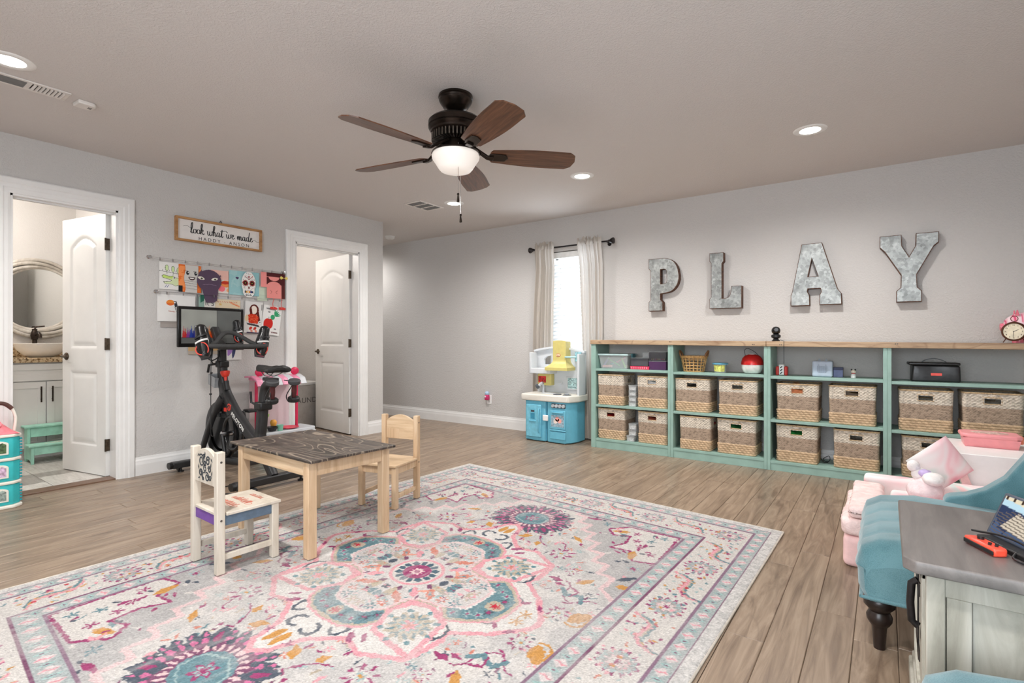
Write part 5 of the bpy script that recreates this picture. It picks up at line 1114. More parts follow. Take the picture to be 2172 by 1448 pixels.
def linen():
    m = bpy.data.materials.new('sheer_linen'); m.use_nodes = True; MATS['sheer_linen'] = m; k = NT(m); k.b.inputs['Base Color'].default_value = rgba((214,206,196)); k.b.inputs['Roughness'].default_value = 0.9
    co = coords(k, (60, 60, 400)); n = k.n('ShaderNodeTexNoise', i_Scale=3.0, i_Detail=3.0); k.l(co, n.inputs[0]); k.l(ramp(k, n.outputs[0], [(0.3, (178,167,154)), (0.7, (206,197,186))]), k.b.inputs['Base Color'])
    tr = k.n('ShaderNodeBsdfTranslucent'); tr.inputs[0].default_value = rgba((232,230,228)); mx = k.n('ShaderNodeMixShader'); mx.inputs[0].default_value = 0.28
    k.l(k.b.outputs[0], mx.inputs[1]); k.l(tr.outputs[0], mx.inputs[2]); k.l(mx.outputs[0], k.t.nodes['Material Output'].inputs[0]); return m
M_LINEN = linen()
def curtain(lab, top, bot, ph, folds):
    t = thing('linen_curtain', lab, 'curtain', ((top[0]+top[1])/2, YR, 0.02)); ox = (top[0]+top[1])/2
    def f(u, v):
        z = 0.0+v*2.055; k = v**1.4; xa = bot[0]*(1-k)+top[0]*k; xb = bot[1]*(1-k)+top[1]*k
        w = math.sin(2*PI*folds*u+ph+0.6*math.sin(3*v+ph)); am = 0.026*(0.35+0.65*min(1, (1-v)*6+0.25))*(0.75+0.4*math.sin(5.3*u*PI+ph))
        return (xa+(xb-xa)*u-ox+0.004*math.sin(5*v+9*u), am*w+0.005*math.sin(14*u+4*v)+0.012*math.sin(2.2*v*3+ph)*(1-v)-0.027*min(1, max(0, (v-0.9)*12)), z)
    m = MB(); m.grid(f, 90, 50); m.build('pleated_cloth', M_LINEN, t, smooth=80)
    def g(u, v):
        x, y, z = f(u, 1.0); return (x+0.004*math.sin(40*u), y*(1+0.2*v)+0.009*v+0.013*math.sin(2*PI*folds*2.3*u)*(0.2+v), 2.055+v*0.070+0.016*math.sin(2*PI*folds*1.7*u+ph)*v+0.008*math.sin(2*PI*folds*3.1*u)*v)
    hd = MB(); hd.grid(g, 90, 6); hd.build('ruffled_heading', M_LINEN, t, smooth=80)
curtain('beige linen curtain panel on the side of the plain wall', (-3.215, -2.975), (-3.300, -3.005), 0.4, 6)
curtain('beige linen curtain panel on the side of the letter P', (-2.685, -2.405), (-2.610, -2.395), 1.9, 6)
# ---------------------------------------------------------------- outlet with night light
ol = thing('wall_outlet', 'white wall outlet below a plugged-in night light', 'outlet', (-3.975, YB, 0.335))
MB().box(-0.035, 0.035, -0.006, 0, -0.057, 0.057).build('cover_plate', M_WHITE, ol, bev=0.003)
for z in (-0.022, 0.022): MB().box(-0.016, 0.016, -0.0075, -0.0055, z-0.014, z+0.014).build('socket', plain('socket_grey', (206,206,204), 0.5), ol, bev=0.003)
nl = thing('night_light', 'small plug-in night light with pink body and pale blue dome', 'night light', (-3.985, YB-0.0082, 0.36))
softbox('pink_body', -0.03, 0.024, -0.045, 0.0, -0.03, 0.035, plain('magenta_plastic', (206,50,110), 0.35), nl, 0.012, 4)
MB().ell((-0.003, -0.024, 0.052), (0.030, 0.022, 0.026), 16, 10).build('dome', plain('pale_blue_dome', (172,200,226), 0.3), nl, smooth=60)
MB().ell((-0.014, -0.047, 0.012), (0.012, 0.006, 0.012), 10, 8).build('emblem', plain('emblem_white', (240,220,228), 0.4), nl, smooth=60)
# ---------------------------------------------------------------- toy kitchen
def translucent_plastic():
    m = plain('white_toy_plastic', (238,241,244), 0.4, var=0.01); k = NT(m); tr = k.n('ShaderNodeBsdfTranslucent'); tr.inputs[0].default_value = rgba((240,244,248)); mx = k.n('ShaderNodeMixShader'); mx.inputs[0].default_value = 0.35
    k.l(k.b.outputs[0], mx.inputs[1]); k.l(tr.outputs[0], mx.inputs[2]); k.l(mx.outputs[0], k.t.nodes['Material Output'].inputs[0]); return m
M_KB = plain('turquoise_toy_plastic', (108,184,208), 0.42, var=0.02); M_KW = translucent_plastic(); M_KC = plain('ivory_toy_plastic', (226,222,212), 0.4, var=0.01); M_KY = plain('butter_yellow_plastic', (210,197,122), 0.4, var=0.02); M_KG = plain('toy_dark_grey', (70,76,84), 0.5)
kx = -2.862; ky = 4.80
kt = thing('play_kitchen', 'turquoise and white toy kitchen with butter yellow range hood in front of the window', 'toy kitchen', (kx, ky, 0))
# local x -0.29..0.29, front y -0.165, back 0.15
fr = MB(); fr.prism([(-0.292,0.14),(-0.292,-0.11),(-0.275,-0.15),(-0.15,-0.168),(-0.025,-0.16),(-0.012,-0.13),(-0.012,0.14)], 0.008, 0.425); fr.build('fridge_base', M_KB, kt, bev=0.008)
ov = MB(); ov.prism([(-0.008,0.14),(-0.008,-0.13),(0.005,-0.16),(0.12,-0.172),(0.215,-0.165),(0.262,-0.10),(0.285,0.0),(0.285,0.14)], 0.008, 0.425); ov.build('oven_base', M_KB, kt, bev=0.008)
ft = MB()
for x, y in ((-0.27,-0.12),(-0.04,-0.13),(0.03,-0.13),(0.20,-0.14),(-0.26,0.1),(0.25,0.1)): ft.cyl((x, y, 0), (x, y, 0.01), 0.012, n=10)
ft.build('feet', M_KG, kt)
ct = MB(); ct.prism([(-0.325,0.15),(-0.325,-0.16),(-0.31,-0.178),(0.0,-0.192),(0.235,-0.185),(0.262,-0.17),(0.315,-0.05),(0.315,0.15)], 0.426, 0.495); ct.build('counter', M_KC, kt, bev=0.012, seg=3)
# fridge door
fd = MB().box(-0.252, -0.065, -0.178, -0.160, 0.045, 0.385).build('fridge_door', M_KB, kt, bev=0.006); MB().box(-0.247, -0.07, -0.1785, -0.1775, 0.05, 0.38).build('door_panel', plain('turquoise_light', (122,194,216), 0.42), fd, bev=0.0005)
MB().tube([(-0.088, -0.180, 0.095), (-0.088, -0.190, 0.105), (-0.088, -0.190, 0.335), (-0.088, -0.180, 0.345)], 0.007, 8).build('door_handle', M_KB, fd, smooth=60)
dp = MB().box(-0.205, -0.130, -0.1800, -0.1775, 0.215, 0.345).build('water_dispenser', M_KB, fd, bev=0.004); MB().box(-0.193, -0.142, -0.1806, -0.1796, 0.235, 0.295).build('dispenser_recess', plain('deep_turquoise', (58,140,170), 0.5), dp); MB().box(-0.190, -0.145, -0.1806, -0.1796, 0.308, 0.328).build('ice_sticker', M_KG, dp); MB().box(-0.210, -0.126, -0.187, -0.178, 0.205, 0.219).build('drip_tray', M_KB, dp, bev=0.003)
MB().box(-0.045, 0.020, -0.180, -0.163, 0.225, 0.285).build('child_latch', M_WHITE, kt, bev=0.006)
# oven
od = MB().box(0.045, 0.228, -0.182, -0.164, 0.150, 0.345).build('oven_door', M_KB, kt, bev=0.006); MB().box(0.062, 0.212, -0.1832, -0.1818, 0.175, 0.295).build('oven_window', plain('oven_window_grey', (150,176,190), 0.4, var=0.2, nscale=50), od)
for c, x, z in (((240,224,214), 0.115, 0.232), ((242,170,160), 0.162, 0.238), ((238,160,150), 0.135, 0.255)): MB().cyl((x, -0.1832, z), (x, -0.1842, z), 0.024, n=20).build('printed_cookie', plain('cookie_%d' % c[1], c, 0.5), od)
MB().tube([(0.075, -0.183, 0.322), (0.085, -0.194, 0.322), (0.19, -0.194, 0.322), (0.20, -0.183, 0.322)], 0.008, 8).build('oven_handle', M_KB, od, smooth=60)
MB().box(0.045, 0.228, -0.180, -0.164, 0.045, 0.125).build('oven_drawer', M_KB, kt, bev=0.006); MB().box(0.040, 0.232, -0.184, -0.168, 0.130, 0.146).build('oven_ledge', M_KB, kt, bev=0.005)
MB().box(0.060, 0.225, -0.178, -0.165, 0.365, 0.412).build('knob_panel', M_KG, kt, bev=0.006)
for i in range(4): MB().cyl((0.082+0.041*i, -0.174, 0.389), (0.082+0.041*i, -0.190, 0.389), 0.0185, 0.016, n=20).build('knob', plain('silver_knob', (196,200,204), 0.35, 0.2), kt, smooth=40)
# back panel with cut-out windows
def bp_top(x): return 0.925+0.055*math.cos((x+0.02)/0.31*PI*0.42)
outl = [(-0.285,0.495),(0.305,0.495)]+[(0.305-0.61*i/20, bp_top(0.305-0.61*i/20)) for i in range(21)]+[(-0.305,0.70),(-0.285,0.68)]
holes_ = [[(-0.20,0.80),(-0.105,0.80),(-0.105,0.90),(-0.17,0.885),(-0.20,0.86)],[(-0.075,0.80),(-0.035,0.80),(-0.035,0.905),(-0.075,0.905)]]
mkobj('back_panel', curve_fill([outl]+holes_, 0.03), M_KW, kt, loc=(0, 0.115, 0), rot=(PI/2, 0, 0))
cr = MB(); cr.tube([(x, 0.09, bp_top(x)+0.004) for x in [(-0.315+0.63*i/24) for i in range(25)]], 0.016, 8, sect=[(0.7, 1.6), (-0.7, 1.6), (-0.7, -1.6), (0.7, -1.6)]); cr.build('crown_moulding', M_KW, kt, bev=0.003)
MB().prism([(-0.30,0.10),(-0.30,-0.02),(-0.28,-0.05),(-0.03,-0.05),(-0.03,0.10)], 0.705, 0.762).build('upper_shelf', M_KW, kt, bev=0.006); MB().box(0.285, 0.31, -0.04, 0.10, 0.49, 0.92).build('side_wing', M_KW, kt, bev=0.005); MB().box(-0.31, -0.285, -0.03, 0.10, 0.70, 0.93).build('side_wing', M_KW, kt, bev=0.005)
mw = MB().box(-0.235, -0.065, 0.02, 0.10, 0.575, 0.70).build('microwave', M_KY, kt, bev=0.008); MB().box(-0.222, -0.125, 0.0175, 0.021, 0.605, 0.675).build('popcorn_sticker', plain('popcorn_print', (150,40,36), 0.5, var=0.6, nscale=90), mw)
MB().box(0.085, 0.235, 0.088, 0.102, 0.535, 0.675).build('menu_frame', M_KW, kt, bev=0.004); MB().box(0.105, 0.215, 0.0865, 0.089, 0.550, 0.662).build('menu_sticker', plain('menu_print', (150,190,200), 0.6, var=0.45, nscale=70), kt)
MB().box(-0.05, 0.04, 0.075, 0.10, 0.60, 0.61).build('rack_bar', M_KW, kt, bev=0.002)
hd = MB()
def hoodf(u, v):
    z = 0.745+v*0.305; w = 0.135 if v < 0.10 else 0.078+0.057*max(0, 1-(v-0.10)/0.28)**2.2; d = -0.085 if v < 0.10 else -0.01-0.075*max(0, 1-(v-0.10)/0.25)**2.0
    a = u*2-1; return (0.055+w*max(-1, min(1, a*1.25)), 0.10 if abs(a) > 0.97 else d+0.02*abs(a)**6, z+(0.012*(1-a*a) if v > 0.97 else 0))
hd.grid(hoodf, 40, 30); top = [hoodf(i/40, 1) for i in range(41)]; hd.add(top, [tuple(range(41))]); bt = [hoodf(i/40, 0) for i in range(41)]; hd.add(bt, [tuple(range(41))]); ho = hd.build('range_hood', M_KY, kt, smooth=45)
MB().lathe([(0, 0), (0.028, 0), (0.026, 0.002), (0, 0.002)], 24, Matrix.Translation((0.045, -0.0105, 0.905)) @ RM(rx=PI/2) @ Matrix.Diagonal((1, 0.62, 1, 1))).build('logo_badge', plain('badge_red', (196,70,60), 0.5), ho)
MB().lathe([(0, 0), (0.023, 0), (0.022, 0.001), (0, 0.001)], 24, Matrix.Translation((0.045, -0.0126, 0.905)) @ RM(rx=PI/2) @ Matrix.Diagonal((1, 0.55, 1, 1))).build('logo_badge', plain('badge_cream', (240,228,190), 0.5), ho)
for tx, dz in (('little', 0.004), ('tikes', -0.006)): mkobj('logo_lettering', text_mesh(tx, 0.012, 0.0002), MATS['badge_red'], ho, loc=(0.045, -0.0141, 0.905+dz), rot=(PI/2, 0, 0))
MB().box(0.215, 0.285, 0.04, 0.06, 0.84, 0.94).build('phone_plate', plain('phone_blue', (150,196,206), 0.5, var=0.2, nscale=60), kt, bev=0.004); MB().tube([(0.13, -0.02, 0.885), (0.20, 0.03, 0.885), (0.235, 0.04, 0.885)], 0.010, 8).build('phone_receiver', plain('phone_pale', (168,206,212), 0.4), kt, smooth=60)
fa = MB(); fa.tube(smooth_path([(-0.165, 0.03, 0.495), (-0.165, 0.03, 0.58), (-0.165, 0.0, 0.60), (-0.175, -0.05, 0.57)], 6), [0.016]*18+[0.014], 10); fa.build('faucet', plain('toy_silver', (190,194,198), 0.3, 0.3), kt, smooth=60); MB().cyl((-0.20, -0.04, 0.575), (-0.175, -0.062, 0.558), 0.020, 0.020, n=12).build('faucet_knob', M_KG, kt)
MB().lathe([(0, 0.4955), (0.09, 0.4955), (0.095, 0.499), (0.085, 0.4965), (0, 0.4965)], 28, Matrix.Translation((-0.06, -0.04, 0)) @ Matrix.Diagonal((1, 0.6, 1, 1))).build('sink_rim', M_KW, kt, smooth=40)
for (x, y) in ((0.07, -0.07), (0.19, -0.08)): MB().lathe([(0, 0.4955), (0.045, 0.4955), (0.045, 0.500), (0.03, 0.502), (0, 0.502)], 24, Matrix.Translation((x, y, 0))).build('burner', M_KG, kt, smooth=40)
MB().lathe([(0, 0.503), (0.022, 0.503), (0.024, 0.512), (0, 0.514)], 20, Matrix.Translation((0.19, -0.08, 0))).build('burner_cap', plain('burner_grey', (176,180,184), 0.4), kt, smooth=40)
# ---------------------------------------------------------------- stationary bike (local +x = front, +y = side toward the camera)
BK = thing('exercise_bike', 'matte black stationary exercise bike with large screen facing the drawings wall', 'exercise bike', (-4.10, 2.075, 0), PI)
M_FR = plain('satin_black_frame', (52,52,53), 0.42, 0.35, var=0.1, nscale=8); M_GL = plain('gloss_black_guard', (30,30,31), 0.22, 0.0); M_RUB = plain('grey_rubber_grip', (58,58,58), 0.75, bstr=0.2, bscale=120); M_RED = plain('signal_red_plastic', (214,58,42), 0.35)
SQ = [(1, 0.62), (0.82, 0.8), (-0.82, 0.8), (-1, 0.62), (-1, -0.62), (-0.82, -0.8), (0.82, -0.8), (1, -0.62)]
def stab(name, x, hw, z):
    t = MB(); t.tube([(x, -hw, z), (x, hw, z)], 0.034, sect=[(0.75, 1), (-0.75, 1), (-0.75, -1), (0.75, -1)]); o = t.build(name, M_FR, BK, bev=0.008)
    for s in (-1, 1):
        MB().lathe([(0, -0.036), (0.034, -0.034), (0.036, 0.0), (0.030, 0.030), (0, 0.034)], 16, Matrix.Translation((x, s*hw, z)) @ RM(rx=PI/2) @ Matrix.Diagonal((1, 0.8, 0.6, 1))).build('end_cap', M_BLACK, o, smooth=40)
        MB().lathe([(0, 0), (0.022, 0.0), (0.022, 0.012), (0.008, 0.014), (0.008, z-0.02), (0, z-0.02)], 14, Matrix.Translation((x, s*(hw-0.07), 0))).build('leveling_foot', M_BLACK, o, smooth=40)
    return o
stab('front_stabilizer', 0.525, 0.265, 0.060); rs = stab('rear_stabilizer', -0.50, 0.285, 0.060)
for s in (-1, 1): MB().lathe([(0, -0.012), (0.030, -0.012), (0.032, 0), (0.030, 0.012), (0, 0.012)], 20, Matrix.Translation((0.575, s*0.19, 0.034)) @ RM(rx=PI/2)).build('transport_wheel', M_BLACK, BK, smooth=40)
# frame
m = MB(); m.tube(smooth_path([(0.255, 0, 0.86), (0.245, 0, 0.74), (0.215, 0, 0.62), (0.20, 0, 0.56)], 4), [0.034]*8+[0.038]*5, sect=SQ, up=(1, 0, 0)); m.build('head_tube', M_FR, BK, smooth=50)
for s in (-1, 1):
    m = MB(); m.tube(smooth_path([(0.205, s*0.02, 0.60), (0.27, s*0.048, 0.49), (0.375, s*0.055, 0.33), (0.525, s*0.055, 0.075)], 5), [0.030]*5+[0.023]*5+[0.021]*6, sect=SQ, up=(1, 0, 0)); m.build('fork_leg', M_FR, BK, smooth=50)
m = MB(); m.tube(smooth_path([(0.235, 0, 0.70), (0.16, 0, 0.60), (0.02, 0, 0.475), (-0.20, 0, 0.335), (-0.30, 0, 0.30)], 5), [0.036]*5+[0.038]*11+[0.036]*5, sect=SQ, up=(0, 0, 1)); dt = m.build('down_tube', M_FR, BK, smooth=50)
m = MB(); m.tube(smooth_path([(-0.355, 0, 0.58), (-0.335, 0, 0.42), (-0.32, 0, 0.33), (-0.36, 0, 0.24), (-0.50, 0, 0.075)], 5), [0.036]*9+[0.040]*7+[0.032]*5, sect=SQ, up=(1, 0, 0)); m.build('seat_tube', M_FR, BK, smooth=50)
MB().tube([(0.33, 0.0, 0.452), (0.0, 0.0, 0.462)], 0.016, sect=SQ, up=(0, 0, 1)).build('cross_brace', M_FR, BK)
MB().tube(smooth_path([(-0.38, 0, 0.19), (-0.15, 0, 0.13), (0.2, 0, 0.10), (0.52, 0, 0.085)], 5), 0.026, sect=SQ, up=(0, 0, 1)).build('bottom_beam', M_FR, BK, smooth=50)
# lettering and emblem on the near face of the down tube
M_LW = plain('white_decal', (236,236,232), 0.5)
ang = math.atan2(0.335-0.475, -0.20-0.02)
tx = mkobj('brand_lettering', text_mesh('PELOTON', 0.044, 0.0006, bold=0.001, space=1.15), M_LW, dt)
tx.rotation_euler = (PI/2, 0, PI); tx.matrix_local = Matrix.Translation((-0.045, 0.0315, 0.432)) @ Euler((PI/2, 0, PI)).to_matrix().to_4x4() @ RM(rz=-math.atan2(0.14, 0.22))
em = MB(); em.tube([(0.024*math.cos(a), 0.024*math.sin(a), 0) for a in [0.5+1.75*PI*i/20 for i in range(21)]], 0.0055, 6); em.tube([(0.0, 0.012, 0), (-0.010, -0.014, 0), (0.012, 0.0, 0)], 0.005, 6); em.tube([(-0.012, 0.024, 0), (-0.034, 0.012, 0)], 0.005, 6)
eo = em.build('emblem', M_RED, dt); eo.matrix_local = Matrix.Translation((0.085, 0.0315, 0.535)) @ RM(rx=PI/2) @ Matrix.Diagonal((1, 1, 0.15, 1))
# flywheel, guard, crank
FWX, FWZ = 0.265, 0.335
MB().lathe([(0.165, -0.018), (0.215, -0.024), (0.232, -0.020), (0.236, 0.0), (0.232, 0.020), (0.215, 0.024), (0.165, 0.018), (0.150, 0.006), (0.0, 0.006), (0.0, -0.006), (0.150, -0.006)], 56, Matrix.Translation((FWX, 0, FWZ)) @ RM(rx=PI/2), cap=False).build('flywheel', M_GL, BK, smooth=35)
MB().lathe([(0, 0.0), (0.115, 0.0), (0.125, 0.012), (0.115, 0.024), (0, 0.028)], 40, Matrix.Translation((0.06, -0.03, 0.335)) @ RM(rx=PI/2)).build('belt_guard', M_GL, BK, smooth=35)
MB().tube(smooth_path([(0.06+0.13*math.cos(a), 0.012, 0.335+0.13*math.sin(a)) for a in [0.2*i for i in range(32)]], 1), 0.018, 8, closed=True).build('drive_ring', M_GL, BK, smooth=60)
MB().cyl((0.06, -0.10, 0.335), (0.06, 0.10, 0.335), 0.022, n=16).build('crank_axle', M_CHROME, BK, smooth=40)
for s in (1, -1):
    a = 2.55 if s > 0 else 2.55+PI; ex, ez = 0.06+0.165*math.cos(a+PI*0.55), 0.335+0.165*math.sin(a+PI*0.55)
    MB().tube([(0.06, s*0.095, 0.335), (ex, s*0.105, ez)], [0.018, 0.013], 8).build('crank_arm', M_BLACK, BK, smooth=50)
    pd = MB(); pd.box(ex-0.045, ex+0.045, s*0.125-0.045*0+(-0.0 if s > 0 else -0.075), s*0.125+(0.075 if s > 0 else 0.0), ez-0.012, ez+0.012); po = pd.build('pedal', M_MBLACK, BK, bev=0.006)
MB().tube(smooth_path([(0.235, 0.0, 0.60), (0.27, 0.015, 0.50), (0.262, 0.02, 0.44)], 4), 0.006, 8).build('resistance_cable', M_BLACK, BK, smooth=60)
MB().cbox((0.16, 0.01, 0.51), (0.05, 0.03, 0.035)).build('red_brake_pad', M_RED, BK, bev=0.006); MB().box(0.085, 0.105, -0.012, 0.012, 0.44, 0.54, RM()).build('red_brake_arm', M_RED, BK, bev=0.004)
MB().cyl((0.145, 0.015, 0.665), (0.165, 0.015, 0.735), 0.020, 0.022, n=14).build('knob_collar', M_BLACK, BK, smooth=40)
MB().lathe([(0, 0), (0.010, 0.0), (0.012, 0.03), (0.024, 0.036), (0.034, 0.058), (0.036, 0.074), (0.030, 0.080), (0.0, 0.076)], 20, Matrix.Translation((0.168, 0.015, 0.737)) @ RM(ry=0.15)).build('resistance_knob', M_RED, BK, smooth=40)
# bottle holder
bh = MB(); openbox(bh, -0.06, 0.06, -0.045, 0.045, 0, 0.085, 0.003, 0.006); bo2 = bh.build('bottle_holder', plain('grey_translucent_plastic', (150,152,154), 0.35), BK, loc=(0.335, 0.01, 0.69)); bo2.rotation_euler = (0, -0.25, 0)
# posts, clamps, bars
MB().tube([(0.256, 0, 0.84), (0.262, 0, 0.985)], 0.030, sect=SQ, up=(1, 0, 0)).build('handlebar_post', M_FR, BK)
MB().cbox((0.256, 0, 0.868), (0.088, 0.075, 0.055)).build('post_clamp', M_BLACK, BK, bev=0.010); MB().tube([(0.295, 0.03, 0.87), (0.345, 0.06, 0.86), (0.355, 0.065, 0.80)], 0.010, 8).build('clamp_lever', M_BLACK, BK, smooth=60)
hb_ = MB(); hb_.tube(smooth_path([(0.27, 0.11, 1.005), (0.17, 0.215, 1.005), (0.05, 0.242, 1.01), (-0.015, 0.205, 1.015), (-0.02, 0.10, 1.012), (-0.02, 0, 1.012), (-0.02, -0.10, 1.012), (-0.015, -0.205, 1.015), (0.05, -0.242, 1.01), (0.17, -0.215, 1.005), (0.27, -0.11, 1.005)], 5), 0.0185, 12); hb_.build('handlebar', M_RUB, BK, smooth=60)
h2 = MB(); h2.tube(smooth_path([(0.03, 0.236, 1.022), (0.06, 0.15, 1.035), (0.11, 0.085, 1.085), (0.14, 0.03, 1.118), (0.14, -0.03, 1.118), (0.11, -0.085, 1.085), (0.06, -0.15, 1.035), (0.03, -0.236, 1.022)], 5), 0.0165, 12); h2.build('inner_grip_bar', M_RUB, BK, smooth=60)
MB().cbox((0.12, 0, 1.0), (0.29, 0.075, 0.03)).build('bar_mount', M_FR, BK, bev=0.01)
MB().tube(smooth_path([(0.24, 0, 1.0), (0.32, 0, 1.06), (0.385, 0, 1.16)], 4), 0.028, sect=SQ, up=(0, 1, 0)).build('screen_arm', M_FR, BK, smooth=50)
for (y0_, zlow, y1_) in ((0.14, 0.90, 0.02), (0.10, 0.87, 0.03)): MB().tube(smooth_path([(0.24, y0_, 0.985), (0.24, y0_-0.01, zlow+0.03), (0.25, (y0_+y1_)/2, zlow), (0.25, y1_+0.01, zlow+0.03), (0.25, y1_, 0.975)], 6), 0.0048, 8).build('screen_cable', M_BLACK, BK, smooth=60)
# screen
sc_ = MB(); sc_.box(0.0, 0.028, -0.258, 0.258, 0.0, 0.325); so_ = sc_.build('screen', plain('screen_bezel', (16,14,14), 0.2), BK, bev=0.006, loc=(0.40, 0.01, 1.005))
X_, Y_ = panel_grid(0.468, 0.270, 0.003); p = Paint(X_, Y_, (104,106,104)); p.fill(X_ < 0.27, (150,152,146)); rq = np.random.default_rng(2)  # grey tones paint the reflected room into the dark screen
for i in range(34):
    x = 0.015+0.25*i/34; hgt = rq.uniform(0.05, 0.105); c = [(170,40,40),(120,60,130),(40,60,140),(30,40,120),(50,70,160),(150,40,140),(190,50,120),(210,150,70),(220,120,40),(214,70,30),(190,30,30)][min(10, int(i/34*11))]
    p.fill(p.poly([(x-0.010, 0.045), (x+0.010, 0.045), (x+rq.uniform(-0.006, 0.006), 0.045+hgt)]), c, 0.9)
p.fill((Y_ < 0.045), (92,94,93)); p.stroke([(0.27, 0.04), (0.27, 0.27)], 0.004, (70,70,70)); p.stroke([(0, 0.045), (0.27, 0.045)], 0.004, (60,40,40))
n1 = vnoise(X_, Y_, 14, 5); p.c *= (0.9+0.2*n1)[..., None]
g = colour_grid('screen_glass', np.stack([X_, Y_, X_*0], -1), p.c, vcol('glossy_screen', 0.08), so_)
g.matrix_local = Matrix.Translation((-0.0006, 0.234, 0.030)) @ Matrix(((0,0,-1,0),(-1,0,0,0),(0,1,0,0),(0,0,0,1)))
# seat
MB().tube(smooth_path([(-0.355, 0, 0.55), (-0.375, 0, 0.66), (-0.395, 0, 0.715), (-0.44, 0, 0.742), (-0.50, 0, 0.745)], 5), 0.034, 12).build('seat_post', M_FR, BK, smooth=60); MB().cbox((-0.36, 0, 0.575), (0.10, 0.095, 0.06)).build('seat_clamp', M_BLACK, BK, bev=0.012); MB().tube([(-0.31, 0.03, 0.585), (-0.285, 0.05, 0.60), (-0.285, 0.055, 0.68)], 0.009, 8).build('clamp_lever', M_BLACK, BK, smooth=60)
MB().cbox((-0.46, 0, 0.775), (0.16, 0.04, 0.025)).build('seat_slider', M_FR, BK, bev=0.006); rl = MB()
for s in (-1, 1): rl.tube(smooth_path([(-0.36, s*0.012, 0.825), (-0.42, s*0.022, 0.80), (-0.48, s*0.022, 0.80), (-0.55, s*0.035, 0.825)], 4), 0.004, 6)
rl.build('saddle_rails', M_CHROME, BK, smooth=60)
sd_ = MB()
def sadf(u, v):
    x = -0.30-0.29*u; w = 0.022+0.012*u+0.058/(1+math.exp(-(u-0.62)*14)); e = 1 if u < 0.985 else 0.4
    a = v*2*PI; cz = 0.848+0.004*math.cos(u*PI*1.4)+0.010*u*u; yy = w*math.cos(a)*e; zz = 0.026*math.sin(a)*e
    if zz > 0: zz -= 0.005*math.exp(-(yy/0.012)**2)*min(1, max(0, (u-0.3)*4))
    else: zz *= 0.8+0.6*abs(yy)/w
    return (x, yy, cz+zz-0.010*abs(yy/0.09)**2)
sd_.grid(sadf, 24, 24); sd_.add([sadf(0, i/24) for i in range(24)], [tuple(range(24))]); sd_.add([sadf(1, i/24) for i in range(24)], [tuple(range(24))]); sd_.build('saddle', plain('black_saddle_leather', (36,35,35), 0.5), BK, smooth=60)
hl = MB()
for y in (0.055, -0.105):
    for dx in (-0.03, 0.03): hl.tube(smooth_path([(-0.545, y*0.5, 0.77), (-0.57, y, 0.745), (-0.58+dx, y+0.035, 0.66), (-0.585+dx*0.8, y+0.03, 0.615), (-0.565, y, 0.605)], 4), 0.0035, 6)
hl.build('dumbbell_holder', M_BLACK, BK, smooth=60)
def dumbbell(lab, lx, ly):
    t = thing('dumbbell', lab, 'dumbbell', (-4.10-lx, 2.075-ly, 0.615), 0, 'dumbbells behind the saddle'); R_ = RM(ry=0.22, rx=0.1)
    MB().lathe([(0, 0.0), (0.036, 0.0), (0.042, 0.006), (0.042, 0.026), (0.034, 0.034), (0, 0.034)], 24, R_).build('weight_head', M_MBLACK, t, smooth=40); MB().lathe([(0, 0.034), (0.016, 0.034), (0.019, 0.08), (0.016, 0.13), (0, 0.13)], 18, R_).build('grip', plain('dark_red_grip', (74,24,26), 0.6), t, smooth=40)
    MB().lathe([(0, 0.13), (0.034, 0.13), (0.042, 0.138), (0.043, 0.158), (0.036, 0.165), (0, 0.166)], 24, R_).build('weight_head', plain('grey_rubber_cap', (62,62,64), 0.6), t, smooth=40)
dumbbell('black dumbbell in the wire holder just behind the saddle post', -0.575, 0.055); dumbbell('black dumbbell with red grip in the outer wire holder by the doorway', -0.585, -0.105)
# shoes hung on the bars
def shoe(lab, loc, rot, sc=1.0):
    t = thing('cycling_shoe', lab, 'shoe', loc); t.rotation_euler = rot; t.scale = (sc, sc, sc)
    def up(u, v):
        z = 0.25*u; w = 0.036+0.014*math.sin(min(1, u*1.35)*PI)*0.9*(1 if u < 0.75 else 1); d = 0.034-0.012*u
        if u > 0.9: w *= math.sqrt(max(0.02, 1-((u-0.9)/0.1)**2)); d *= math.sqrt(max(0.05, 1-((u-0.9)/0.1)**2))
        if u < 0.08: w *= 0.75+3*u; d *= 0.8+2.4*u
        a = v*2*PI; return (d*math.cos(a)*1.15+(0.010 if math.cos(a) > 0 else 0), w*math.sin(a), z)
    m = MB(); m.grid(up, 26, 24); m.add([up(0, i/24) for i in range(24)], [tuple(range(24))]); m.add([up(1, i/24) for i in range(24)], [tuple(range(24))]); m.build('upper', plain('gloss_black_shoe', (26,26,27), 0.22, var=0.2), t, smooth=60)
    s = MB(); s.grid(lambda u, v: (-0.040+0.006*math.cos(u*6), (v-0.5)*2*(0.036+0.013*math.sin(min(1, u*1.3)*PI))*(math.sqrt(max(0.03, 1-max(0, (u-0.88)/0.12)**2))), 0.25*u-0.004), 20, 8); s.build('sole', plain('grey_carbon_sole', (70,72,74), 0.3), t, smooth=60)
    for z in (0.115, 0.15): MB().tube([(0.046*math.cos(a), 0.052*math.sin(a), z+0.012*math.sin(a)) for a in [-0.9+1.8*i/12 for i in range(13)]], 0.006, sect=[(1.1, 0.3), (-1.1, 0.3), (-1.1, -0.3), (1.1, -0.3)], up=(0, 0, 1)).build('strap', plain('shoe_strap_white', (214,214,212), 0.4) if z < 0.13 else M_MBLACK, t)
    MB().tube([(0.040+0.008*math.sin(a*2), 0.040*math.cos(a), 0.055+0.045*math.sin(a)) for a in [2*PI*i/20 for i in range(20)]], 0.004, 6, closed=True).build('collar_trim', plain('coral_red_trim', (236,84,70), 0.5), t, smooth=60)
    return t
